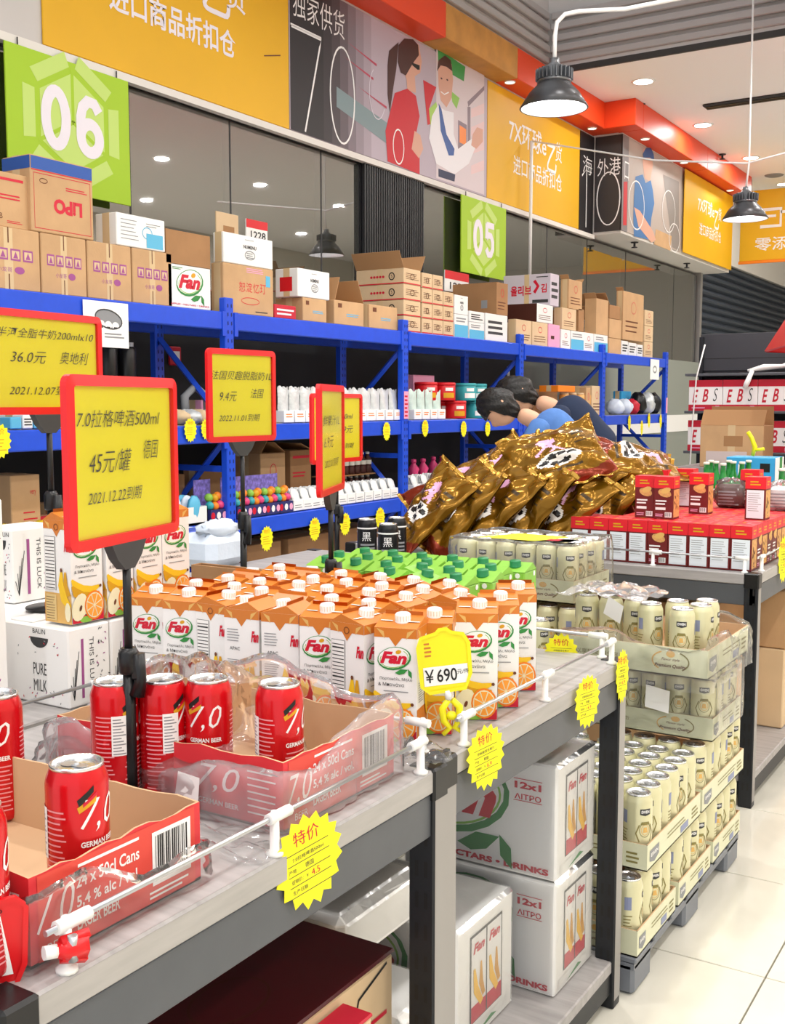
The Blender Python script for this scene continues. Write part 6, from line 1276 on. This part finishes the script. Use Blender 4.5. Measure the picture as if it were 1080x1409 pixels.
# ================================================================== CRACKER BOXES
CB, CHh = .0705, .148
def cracker():
    b = B(); w = CB / 2 - .0006; b.box(-w, -w, 0, w, w, CHh, 'maroon', .0015)
    for F, kind in ((FYm(-w, 0, 0), 0), (FXp(w, 0, 0), 1), (FYp(w, 0, 0), 2), (FXm(-w, 0, 0), 1)):
        b.rect(F, -w, CHh * .73, w, CHh, .0004, 'bred'); b.bars(F, -.018, CHh * .80, .018, CHh * .93, 2, .0008, 'dyellow', .5)
        if kind == 0: b.ell(F, .004, CHh * .62, .024, .014, .0010, 'biscuit', -15, 12); b.ell(F, .008, CHh * .68, .018, .010, .0014, 'tan', 20, 10); b.bars(F, -.028, CHh * .33, .012, CHh * .47, 2, .0008, 'white', .5); b.rect(F, -.028, CHh * .22, .008, CHh * .28, .0008, 'white'); b.barcode(F, .006, CHh * .05, .030, CHh * .17, .0008, n=8); b.bars(F, -.028, CHh * .06, 0, CHh * .14, 2, .0008, 'pink')
        elif kind == 1: b.rect(F, -w * .9, CHh * .05, w * .9, CHh * .7, .0004, 'biscuit'); [b.ell(F, random.uniform(-.02, .02), CHh * random.uniform(.12, .65), .010, .004, .0008, random.choice(('tan', 'brown', 'biscuit')), random.random() * 180, 7) for _ in range(16)]
        else: b.rect(F, -w * .84, CHh * .04, w * .84, CHh * .70, .0006, mat('sticker_white', 'e4ebf2', .5)); b.bars(F, -w * .7, CHh * .2, w * .75, CHh * .66, 9, .001, 'grey', .22, .4)
    Z = FZp(CHh, 0, 0); b.rect(Z, -w, -w, w, w, .0004, 'bred'); b.rect(Z, -.02, -.006, .02, .008, .0008, mat('bis_lightred', 'f07a7a', .4)); b.rect(Z, -.03, -.03, -.018, -.01, .0008, mat('bis_lightred', 'f07a7a', .4)); b.ell(Z, .012, .02, .012, .006, .0008, 'dyellow', 0, 8)
    return b
ckd = cracker().data('cracker_box')
def crk(x, y, z, yaw, lab, g):
    o = link('cracker_box', ckd, None, (x, y, z), R(yaw)); tag(o, lab, 'box', g)
gx0, gy0 = -.895 - .036, 3.665 + .036
for r in range(16):
    for c in range(9):
        yaw = 180 if (r == 0 and c not in (0, 4)) else (0 if (r + c) % 3 else 180)
        if c == 0 and r in (1, 3, 4): yaw = 90
        if c >= 7 and r >= 2: continue
        crk(gx0 - c * CB, gy0 + r * (CB + .0005), TZ + .001, yaw, 'red topped cracker box on the table, %s row, %s from the aisle' % (ORD[r] if r < 15 else 'last', ORD[c]), 'cracker boxes in the lower layer')
def ck2(px, py, yaw, lab):
    p = W(px, py, z=TZ + CHh); crk(p.x, p.y + .036, TZ + CHh + .001, yaw, lab, 'cracker boxes of the upper layer')
ck2(886, 713, 0, 'upper cracker box, leftmost of the pair facing the camera'); ck2(912, 715, 0, 'upper cracker box, right one of the pair facing the camera'); ck2(905, 700, 0, 'upper cracker box behind the front pair, left'); 
ck2(960, 708, 0, 'upper cracker box beside the pair, showing its biscuit side'); ck2(940, 698, 180, 'upper cracker box behind, between the pair and the single one'); ck2(1038, 716, 180, 'single upper cracker box with a white label by the glass bottles'); ck2(1030, 700, 0, 'upper cracker box behind the single labelled one')
# shrink wrapped bundles
for i, (px, py) in enumerate(((1002, 700), (1074, 704))):
    p = W(px, py, z=TZ + CHh); bb2 = B(); bb2.box(-.05, -.04, 0, .05, .04, .09, 'choc' if i == 0 else 'silver', .012); bb2.bars(FYm(-.04, -.04, .01), 0, 0, .08, .06, 5, .001, 'grey'); t = thing('wrapped_bundle', ('dark film wrapped bundle between the upper cracker boxes', 'clear film wrapped bundle at the right edge')[i], 'bundle', (p.x, p.y + .04, TZ + CHh + .002)); bb2.build('contents', t); bb2 = blob(film, .072, .066, .06, 12, .3, 95 + i); bb2.build('plastic_film', t)
# green bottles
gbm = thing('green_bottle', 'x', 'bottle'); b = B(); b.lathe([(.03, 0), (.032, .006), (.032, .135), (.026, .16), (.014, .20), (.0125, .235), (.014, .236), (.014, .244)], 'bottle', 16); F = FC(.0325, R(20)); b.rect(F, -.03, .05, .03, .11, .0004, 'paper', 5); b.ell(F, 0, .08, .014, .018, .0008, 'green', 0, 10); b.build('body', gbm); b = B(); b.lathe([(.015, .240), (.016, .244), (.015, .252), (0, .253)], 'cream', 14); b.build('crown_cap', gbm)
first = True
for i, (px, d) in enumerate(((972, 5.65), (978, 5.85), (985, 5.75), (995, 5.55), (1003, 5.85), (1009, 5.75), (1021, 5.7), (1030, 5.85), (1076, 5.1), (1084, 5.2))):
    p = W(px, 640, d=d); l = (p.x, p.y, TZ + .001); lab = 'green glass bottle behind the cracker boxes, %s from the left' % ORD[i]
    if first: gbm.location = l; gbm['label'] = lab; gbm['group'] = 'green glass bottles'; first = False
    else: copytree(gbm, l, 0, lab, 'green glass bottles')
# ================================================================== THINGS UNDER AND BEHIND THE CRACKER TABLE
def bigbox(lab, x1, y0, z0, w, d, h, m='card', f=deco_none, s=deco_none, flaps=False, name='cardboard_carton'):
    t = thing(name, lab, 'box', (x1, y0, z0)); b = B(); m = K[m] if isinstance(m, str) else m; b.box(-w, 0, 0, 0, d, h, m, .004); b.box(-w / 2 - .03, -.0008, h * .0, -w / 2 + .03, d, h + .0008, 'tape') if m in (K['card'], K['card2'], K['card3']) else None; f(b, FYm(0, -w, 0), w, h); s(b, FXp(0, 0, 0), d, h); b.build('body', t)
    if flaps:
        for fy, a in flaps: b = B(); b.box(-w, 0, 0, 0, .004, d * .45, 'flap'); b.build('flap', t, (0, fy * d, h), (R(a), 0, 0))
    return t
bigbox('large brown carton lying on the lower shelf under the cracker table', -1.02, 3.70, .112, .46, .5, .36, 'card', s=deco_txt); bigbox('brown taped carton standing on the lower shelf by the black leg', -.90, 4.22, .112, .38, .5, .30, 'card3', s=lambda b, F, w, h: b.text(F, 'Next', w * .4, h * .6, h * .25, .001, 'dark', w * .5))
bigbox('dark brown carton on top of the large one under the cracker table', -1.03, 3.72, .474, .46, .45, .17, 'card2'); bigbox('brown carton with black lettering on the taped carton', -.89, 4.23, .414, .38, .48, .22, 'card', s=lambda b, F, w, h: b.text(F, 'Next', w * .35, h * .7, h * .25, .001, 'dark', w * .4))
bigbox('brown carton under the golden bag table', -1.75, 3.75, .112, .55, .5, .42, 'card2')
# boxes and bottles on the farther table
bigbox('bright blue carton with black labels beyond the green bottles', W(1040, 640, y=6.1).x + .10, 6.1, TZ + .001, .26, .2, .26, 'blu2', f=lambda b, F, w, h: (b.rect(F, w * .4, h * .3, w * .52, h * .85, .001, 'black'), [b.rect(F, w * .43, h * (.38 + .16 * k), w * .49, h * (.46 + .16 * k), .0015, 'white') for k in range(3)], b.rect(F, w * .7, h * .7, w * .9, h * .88, .001, 'black'), b.rect(F, w * .25, h * .2, w * .38, h * .85, .001, 'white')), s=lambda b, F, w, h: (b.rect(F, 0, 0, w, h, .001, 'white'), b.rect(F, w * .5, h * .1, w * .8, h, .0015, 'green')))
o = thing('ribbon', 'yellow ribbon standing out of the blue carton', 'ribbon', W(1036, 615, y=6.15)); b = B(); b.tube([(0, 0, -.03), (.01, 0, .02), (-.01, 0, .07), (-.03, 0, .10)], [.01, .014, .012, .012], 'yplast', 6); b.tube([(.0, 0, -.0), (.06, 0, .01)], .01, 'yplast', 6); b.build('ribbon', o); o.location.z = TZ + .262 + .035
bigbox('pale open carton holding white bags beside the golden bags', W(950, 650, y=5.5).x, 5.5, TZ + .001, .42, .3, .09, 'card', flaps=((0, 70),))
t = thing('plastic_bag', 'white plastic bag bunched in the pale open carton', 'bag', (W(930, 630, y=5.6).x, 5.62, TZ + .092)); blob('plast', .11, .08, .035, 10, .3, 3).build('bag', t)
t = thing('plastic_bag', 'white plastic bag lying left of the green bottles', 'bag', (W(967, 660, y=5.42).x - .03, 5.42, TZ + .001)); blob('packw', .07, .06, .07, 10, .3, 4).build('bag', t)
# ================================================================== FAR SHELF WITH THE RED AND WHITE CARTONS
gd = thing('gondola_shelf', 'dark grey double sided store shelf holding the red and white cartons', 'shelf', (0, 0, 0)); gx0_ = W(950, 560, y=11.0).x; gx1_ = gx0_ + 2.6
dk = mat('shelf_charcoal', '3a3b40', .5); b = B(); b.box(gx0_, 11.30, 0, gx1_, 11.34, 2.02, dk); b.build('back_panel', gd)
b = B(); b.box(gx0_, 11.28, 1.66, gx1_, 11.30, 2.03, dk, .004); b.build('header_panel', gd); b = B(); b.box(gx0_, 11.28, 1.78, gx1_, 11.279, 1.785, 'black'); b.build('header_joint', gd)
for z in (1.60, 1.235, .84): b = B(); b.box(gx0_ - .02, 10.86, z, gx1_, 11.30, z + .025, 'steel', .003); b.build('shelf_board', gd)
for x in (gx0_, (gx0_ + gx1_) / 2, gx1_ - .04): b = B(); b.box(x, 11.24, 0, x + .04, 11.30, 2.0, 'steelb'); b.build('upright', gd)
b = B(); b.box(gx0_, 10.75, 0, gx1_, 11.28, .14, dk); b.build('base', gd)
def ebs(b, F, w, h):
    b.rect(F, 0, h * .78, w, h, .001, 'dred'); b.rect(F, 0, 0, w, h * .2, .001, 'dred'); b.text(F, 'E', w * .2, h * .48, h * .42, .0015, 'dred', w * .17, .02, True); b.text(F, 'B', w * .5, h * .5, h * .42, .0015, 'dred', w * .18, .02, True); b.text(F, 'S', w * .8, h * .52, h * .42, .0015, 'dark', w * .14, -.01, True); b.bars(F, w * .1, h * .06, w * .5, h * .14, 1, .002, 'pink'); b.rect(F, w * .8, h * .04, w * .92, h * .16, .002, 'pink')
for lv, (z, n) in enumerate(((1.261, 3), (.866, 6))):
    for i in range(n): bigbox('white carton with red bands, %s far shelf, %s from left' % (('upper', 'lower')[lv], ORD[i]), gx0_ + .34 + i * .335, 10.90, z, .33, .33, .30, 'paper', f=ebs, s=lambda b, F, w, h: (b.rect(F, 0, h * .78, w, h, .001, 'dred'), b.rect(F, 0, 0, w, h * .2, .001, 'dred')), name='beer_carton')
t = thing('plastic_bag', 'white plastic bags lying on the dark shelf at the right edge', 'bag', (W(1066, 512, y=10.9).x, 10.98, 1.626)); b = B(); b.tube([(-.25, -.1, .02), (-.1, -.08, .05), (.05, 0, .06), (.18, 0, .1), (.3, .02, .08)], [.012, .03, .02, .035, .03], 'plast', 8); b.tube([(-.2, -.12, .02), (-.24, -.15, -.1), (-.26, -.16, -.15)], [.02, .028, .02], 'plast', 8); b.build('bag', t)
p = W(1012, 600, y=9.2); t = thing('display_table', 'dark counter before the far shelf with the open brown carton', 'table', (0, 0, 0)); b = B(); b.box(p.x - .5, 9.2, .74, p.x + .9, 10.0, .80, 'alu', .005); b.build('tabletop', t)
b = B(); b.box(p.x - .49, 9.21, .60, p.x + .89, 9.99, .74, 'steelb'); b.build('apron', t)
for x in (p.x - .48, p.x + .83):
    for y in (9.22, 9.93): b = B(); b.box(x, y, 0, x + .05, y + .05, .60, 'steelb'); b.build('leg', t)
bigbox('open brown carton on the far counter in front of the red and white cartons', p.x + .20, 9.3, .801, .52, .35, .35, 'card', f=lambda b, F, w, h: (b.rect(F, w * .38, h * .5, w * .68, h * .75, .001, 'card2'), b.rect(F, w * .1, 0, w * .75, h * .38, .001, mat('lilac_card', 'cfc0bd', .7))), flaps=((0, -35), (1, 10)))
t = thing('power_cable', 'thin white cable hanging beside the far shelf', 'cable', (0, 0, 0)); b = B(); b.tube([W(970, 474, y=10.8), W(958, 520, y=10.8), W(953, 580, y=10.8), W(948, 660, y=10.8), W(950, 700, y=10.8)], .007, 'plast', 6); b.build('cord', t)
p = W(1080, 430, y=9.0); t = thing('parasol', 'red parasol corner at the right edge before the shutter', 'parasol', (p.x + 1.0, 9.6, 0)); b = B()
b.lathe([(1.28, 1.76), (1.29, 1.77), (.9, 2.40), (.06, 3.0), (0, 3.01)], 'red', 8, smooth=False, caps=False); b.build('canopy', t); b = B(); b.tube([(0, 0, .03), (0, 0, 3.05)], .02, 'alu', 8); b.build('pole', t); b = B(); b.lathe([(.25, 0), (.25, .05), (.03, .08), (.03, .1)], 'dark', 20); b.build('base', t)
for k in range(8): b = B(); a = R(45 * k); b.tube([(0, 0, 2.96), (.89 * math.cos(a), .89 * math.sin(a), 2.37), (1.26 * math.cos(a), 1.26 * math.sin(a), 1.77)], .008, 'dark', 4); b.build('rib', t)
# ================================================================== GOLDEN SNACK BAGS
def bagmesh(seed, bw=.25, bl=.43, th=.038):
    rnd = random.Random(seed); nu, nv = 44, 60; ph = [rnd.uniform(0, 6.28) for _ in range(10)]; top = []; bot = []
    def crk_(u, v): return .0030 * math.sin(6 * u + 9 * v + ph[0]) + .0018 * math.sin(13 * u - 8 * v + ph[1]) + .0012 * math.sin(17 * v + 5 * u + ph[2]) + .004 * abs(math.sin(4 * (u + v) + ph[3]))
    for j in range(nv + 1):
        for i in range(nu + 1):
            u = i / nu * 2 - 1; v = j / nv * 2 - 1; e = max(0, 1 - abs(u) ** 2.6) ** .55 * max(0, 1 - abs(v / .93) ** 2.4 if abs(v) < .93 else 0) ** .6
            x = u * bw / 2 * (1 - .10 * (1 - abs(v)) ) ; y = v * bl / 2 * (1 - .06 * (1 - abs(u))); bend = .03 * math.sin(u * 1.6 + ph[4]) * v
            edge_ = .012 * math.sin(14 * u + ph[5]) * (abs(v) > .9); c = crk_(u, v)
            top.append(Vector((x, y, th * e + c * (.4 + e) * 1.6 + bend + edge_))); bot.append(Vector((x, y, -th * .8 * e - c * e + bend + edge_ - .0008)))
    b = B(); N1 = nu + 1
    mats = {'g': 'gold', 'd': mat('bag_brown_red', '7d2a12', .25, metal=.5, bump=.2, bscale=12), 'w': mat('bag_plate_white', 'e9e4df', .3), 'k': mat('bag_black_bean', '1b1718', .25, bump=.2), 'p': mat('bag_squid', 'e0a9cd', .35), 'o': mat('bag_dark_script', '3a2a12', .3, metal=.4), 'r': mat('bag_highlight_gold', 'd2a24a', .18, metal=.8, bump=.2, bscale=12)}
    beans = [(-.33, .0), (-.14, .10), (.08, .12), (.30, .05), (-.12, -.09), (.12, -.10)]
    G = {k: [] for k in mats}
    for j in range(nv):
        for i in range(nu):
            u = (i + .5) / nu * 2 - 1; v = (j + .5) / nv * 2 - 1; k = 'g'
            if v < -.55 - .15 * math.sin(3 * u): k = 'd'
            if abs(v) > .93: k = 'r'
            if ((u - .0) / .50) ** 2 + ((v + .14) / .22) ** 2 < 1: k = 'w'
            for bu, bv in beans:
                if ((u - bu) / .115) ** 2 + ((v + .14 - bv) / .06) ** 2 < 1: k = 'k'
            for s in (-.3, -.12, .06): 
                if k == 'g' and abs(u - s - .12 * math.sin(v * 12 + s * 9)) < .05 and .10 < v < .42: k = 'p'
            if k == 'g' and ((u + .1) / .2) ** 2 + ((v - .5) / .1) ** 2 < 1: k = 'p'
            if k == 'g' and .45 < u < .75 and .1 < v < .6 and int((v * 20)) % 3 == 0: k = 'o'
            if k in 'g' and -.5 < v < -.44 and abs(u) < .4: k = 'o'
            G[k].append((j * N1 + i, j * N1 + i + 1, (j + 1) * N1 + i + 1, (j + 1) * N1 + i))
    base = len(b.v); b.v += [tuple(v) for v in top]
    for k, fs in G.items():
        if not fs: continue
        mi_ = b.mi(mats[k]); b.f += fs; b.m += [mi_] * len(fs); b.s += [True] * len(fs)
    b.mesh(bot, [(j * N1 + i, (j + 1) * N1 + i, (j + 1) * N1 + i + 1, j * N1 + i + 1) for j in range(nv) for i in range(nu)], 'gold', True)
    return b.data('snack_bag')
bm = [bagmesh(s) for s in (1, 2, 3, 4)]
# px, py, depth, normal (left, up, toward viewer), long axis (right, up, away), scale
bags = [(590, 704, 3.98, (.66, .58, .48), (.86, .46, .25), .92, 'leftmost of the fan, reaching lowest'), (632, 702, 3.96, (.66, .55, .50), (.86, .47, .25), .96, 'second of the fan'), (676, 700, 3.96, (.64, .53, .54), (.86, .48, .25), 1.0, 'third of the fan, pink print visible'), (722, 702, 3.96, (.62, .52, .56), (.86, .48, .25), 1.0, 'fourth of the fan, in the front middle'), (772, 704, 3.99, (.60, .52, .58), (.86, .48, .25), .98, 'fifth of the fan'),
        (822, 700, 4.14, (.4, .5, .72), (.6, .75, .2), .9, 'at the right foot of the pile'), (852, 676, 4.36, (.1, .5, .85), (-.4, .8, .3), .85, 'upright beside the cracker boxes'),
        (620, 672, 4.22, (.45, .75, .45), (.9, .35, .1), .9, 'lying at the upper left of the fan'), (672, 662, 4.22, (.5, .65, .55), (.85, .45, .1), .95, 'second row, left'), (728, 664, 4.2, (.5, .6, .6), (.82, .5, .1), .95, 'second row, middle, below the top bag'), (786, 668, 4.2, (.45, .6, .62), (.8, .5, .1), .95, 'second row, right, below the top bag'), (832, 662, 4.45, (-.1, .8, .5), (.9, .2, .1), .95, 'flat in the second row behind the cracker side'),
        (690, 640, 4.32, (.25, .85, .40), (.92, .22, .1), .95, 'under the top bag, pointing left'), (872, 636, 4.26, (-.22, .86, .45), (.93, .30, .0), 1.02, 'pointing right like a spear'), (766, 632, 4.0, (.10, .50, .86), (-.34, .90, .3), (1.5, .66, 1), 'topmost, face with the black beans turned to the camera'), (790, 640, 4.55, (.0, .9, .3), (.95, .1, .1), 1.0, 'behind the topmost one')]
ff = Vector((_fw.x, _fw.y, 0)).normalized(); UP = Vector((0, 0, 1))
for i, (px, py, d, n_, a_, sc, lab) in enumerate(bags):
    p = W(px, py, d=d + .05); nrm = (_rt * -n_[0] + UP * n_[1] - ff * n_[2]).normalized(); ax = _rt * a_[0] + UP * a_[1] + ff * a_[2]; ax = (ax - nrm * ax.dot(nrm)).normalized(); xx = ax.cross(nrm).normalized()
    M = Matrix((xx, ax, nrm)).transposed().to_4x4()
    o = link('snack_bag', bm[i % 4]); o.matrix_world = Matrix.Translation(p) @ M @ Matrix.Diagonal((*(sc if isinstance(sc, tuple) else (sc, sc, sc)), 1)); tag(o, 'golden foil snack bag, ' + lab, 'bag', 'golden snack bags')
# ================================================================== SHOPPERS
def skinned(name, pts, edges, rad, m, parent, lv=2):
    me = bpy.data.meshes.new(name); me.from_pydata([tuple(p) for p in pts], edges, []); o = link(name, me, parent); me.materials.append(K[m] if isinstance(m, str) else m)
    md = o.modifiers.new('skin', 'SKIN'); sv = me.skin_vertices[0].data
    for i, r in enumerate(rad): sv[i].radius = (r if isinstance(r, tuple) else (r, r)); sv[i].use_root = (i == 0)
    md.use_smooth_shade = True; s = o.modifiers.new('sub', 'SUBSURF'); s.levels = lv; s.render_levels = lv; return o
def shopper(lab, loc, yaw, shirt, bend, turn=0):
    # local: faces +X (bending forward towards +X), feet at origin
    t = thing('person', lab, 'person', loc, R(yaw)); b = R(bend)
    hip = Vector((-.10, 0, .90)); sp = lambda k: hip + Vector((math.sin(b) * k, 0, math.cos(b) * k))
    neck = sp(.50); hd = neck + Vector((math.sin(b + .45) * .16, turn * .03, math.cos(b + .45) * .16))
    P = [hip, sp(.16), sp(.32), sp(.44), neck + Vector((0.0, 0, .0)), hip.lerp(hd, .86), hd]
    body = skinned('torso', [hip, sp(.15), sp(.30), sp(.42), sp(.49)], [(0, 1), (1, 2), (2, 3), (3, 4)], [(.15, .17), (.13, .155), (.13, .19), (.12, .19), (.07, .10)], shirt, t)
    for s in (-1, 1):
        sh_ = sp(.42) + Vector((0, s * .18, 0)); el = sh_ + Vector((.14, s * .04, -.24)); wr = el + Vector((.20, -s * .04, -.14))
        skinned('sleeve', [sp(.42) + Vector((0, s * .12, 0)), sh_, sh_.lerp(el, .62)], [(0, 1), (1, 2)], [.075, .072, .062], shirt, t)
        skinned('arm', [sh_.lerp(el, .45), el, wr, wr + Vector((.04, 0, -.02)), wr + Vector((.08, 0, -.04))], [(0, 1), (1, 2), (2, 3), (3, 4)], [.045, .042, .028, (.022, .035), (.015, .036)], 'skin', t)
        hp = wr + Vector((.08, 0, -.04))
        for k in range(4): skinned('finger', [hp + Vector((0, (k - 1.5) * .017, 0)), hp + Vector((.035, (k - 1.5) * .019, -.012)), hp + Vector((.055 - .006 * abs(k - 1.5), (k - 1.5) * .019, -.035))], [(0, 1), (1, 2)], [.009, .0085, .007], 'skin', t, 1)
        skinned('thumb', [wr + Vector((.04, -s * .025, -.01)), wr + Vector((.07, -s * .048, -.02)), wr + Vector((.095, -s * .048, -.035))], [(0, 1), (1, 2)], [.010, .009, .008], 'skin', t, 1)
        kn = Vector((.02, s * .10, .48)); an = Vector((-.04, s * .11, .08))
        skinned('trouser_leg', [hip + Vector((0, s * .06, .02)), hip + Vector((.01, s * .09, -.10)), kn, an], [(0, 1), (1, 2), (2, 3)], [.12, .105, .075, .058], 'trousers', t)
        skinned('shoe', [an + Vector((-.05, 0, -.035)), an + Vector((.03, 0, -.04)), an + Vector((.14, 0, -.05)), an + Vector((.18, 0, -.055))], [(0, 1), (1, 2), (2, 3)], [(.04, .04), (.045, .042), (.04, .03), (.025, .022)], 'bplast', t, 1)
    skinned('neck', [sp(.44), neck, neck.lerp(hd, .6)], [(0, 1), (1, 2)], [.065, .058, .055], 'skin', t)
    # head: shaped ellipsoid with nose, chin, ears
    hdir = (hd - neck).normalized(); fwd = Vector((0, 0, 1)).cross(Vector((0, 0, 0))) ; fx = Vector((math.cos(b * .9 + .5), 0, -math.sin(b * .9 + .5))).normalized(); side = Vector((0, 1, 0)); uu = fx.cross(side) * 1.0; uu = side.cross(fx) * -1 if uu.z < 0 else uu
    H = Matrix((fx, side, uu)).transposed().to_4x4(); H.translation = hd + hdir * .05
    bb = B(); n = 18; vs = []
    for j in range(n + 1):
        phh = math.pi * j / n - math.pi / 2
        for i in range(2 * n):
            a = math.pi * i / n; x = .098 * math.cos(phh) * math.cos(a); y = .077 * math.cos(phh) * math.sin(a); z = .118 * math.sin(phh)
            if z < -.03: x += .012 if x > 0 else .02; y *= .86
            if x > .05 and abs(y) < .016 and -.035 < z < .02: x += .022 * (1 - abs(y) / .02)
            if x > .05 and .014 < abs(y) < .045 and .0 < z < .03: x -= .008
            vs.append(H @ Vector((x, y, z)))
    bb.mesh(vs, [(j * 2 * n + i, j * 2 * n + (i + 1) % (2 * n), (j + 1) * 2 * n + (i + 1) % (2 * n), (j + 1) * 2 * n + i) for j in range(n) for i in range(2 * n)], 'skin', True)
    hdobj = bb.build('head', t)
    for s in (-1, 1):
        e = blob('plast', .012, .012, .012, 6, 0); e.build('eye', hdobj, H @ Vector((.078, s * .032, .002))); e = blob('skin', .016, .008, .028, 6, 0); e.build('ear', hdobj, H @ Vector((-.005, s * .079, -.02)))
        b3 = B(); b3.tube([H @ Vector((.092, s * .018, .035)), H @ Vector((.088, s * .045, .037))], .004, 'hair', 6); b3.build('eyebrow', hdobj)
    b3 = B(); b3.tube([H @ Vector((.085, -.022, -.055)), H @ Vector((.097, 0, -.053)), H @ Vector((.085, .022, -.055))], .004, 'fred', 6); b3.build('mouth', hdobj)
    bb = B(); rnd = random.Random(int(bend)); vs = []; n = 22
    for j in range(n + 1):
        phh = math.pi * j / n - math.pi / 2
        for i in range(2 * n):
            a = math.pi * i / n; q = 1.10 + .07 * rnd.random() + .05 * math.sin(a * 9 + phh * 6); x = .100 * math.cos(phh) * math.cos(a) * q - .010; y = .082 * math.cos(phh) * math.sin(a) * q; z = .122 * math.sin(phh) * q + .008
            if x > .03 and z < .045: x = .03; y *= .9
            if z < -.06: x *= .8; y *= .85
            vs.append(H @ Vector((x, y, z)))
    bb.mesh(vs, [(j * 2 * n + i, j * 2 * n + (i + 1) % (2 * n), (j + 1) * 2 * n + (i + 1) % (2 * n), (j + 1) * 2 * n + i) for j in range(n) for i in range(2 * n)], 'hair', True); bb.build('hair', t)
    return t
def place(px, py, d, yaw, k, **kw):
    p = W(px, py, d=d); f = Vector((math.cos(R(yaw)), math.sin(R(yaw)), 0)) * k; return (p.x - f.x, p.y - f.y, 0), yaw
l, yw = place(688, 553, 6.9, 203, .46); shopper('person in a blue shirt bending over the low rack shelf, head down', l, yw, 'shirt', 47)
l, yw = place(722, 548, 7.5, 208, .46); t = shopper('person in a navy shirt bent forward behind the one in blue', l, yw, 'navy', 48, -1); t.scale = (1.07, 1.07, 1.07)
bpy.context.view_layer.update()
print('objects', len(bpy.data.objects), 'ewen', ecount[0])
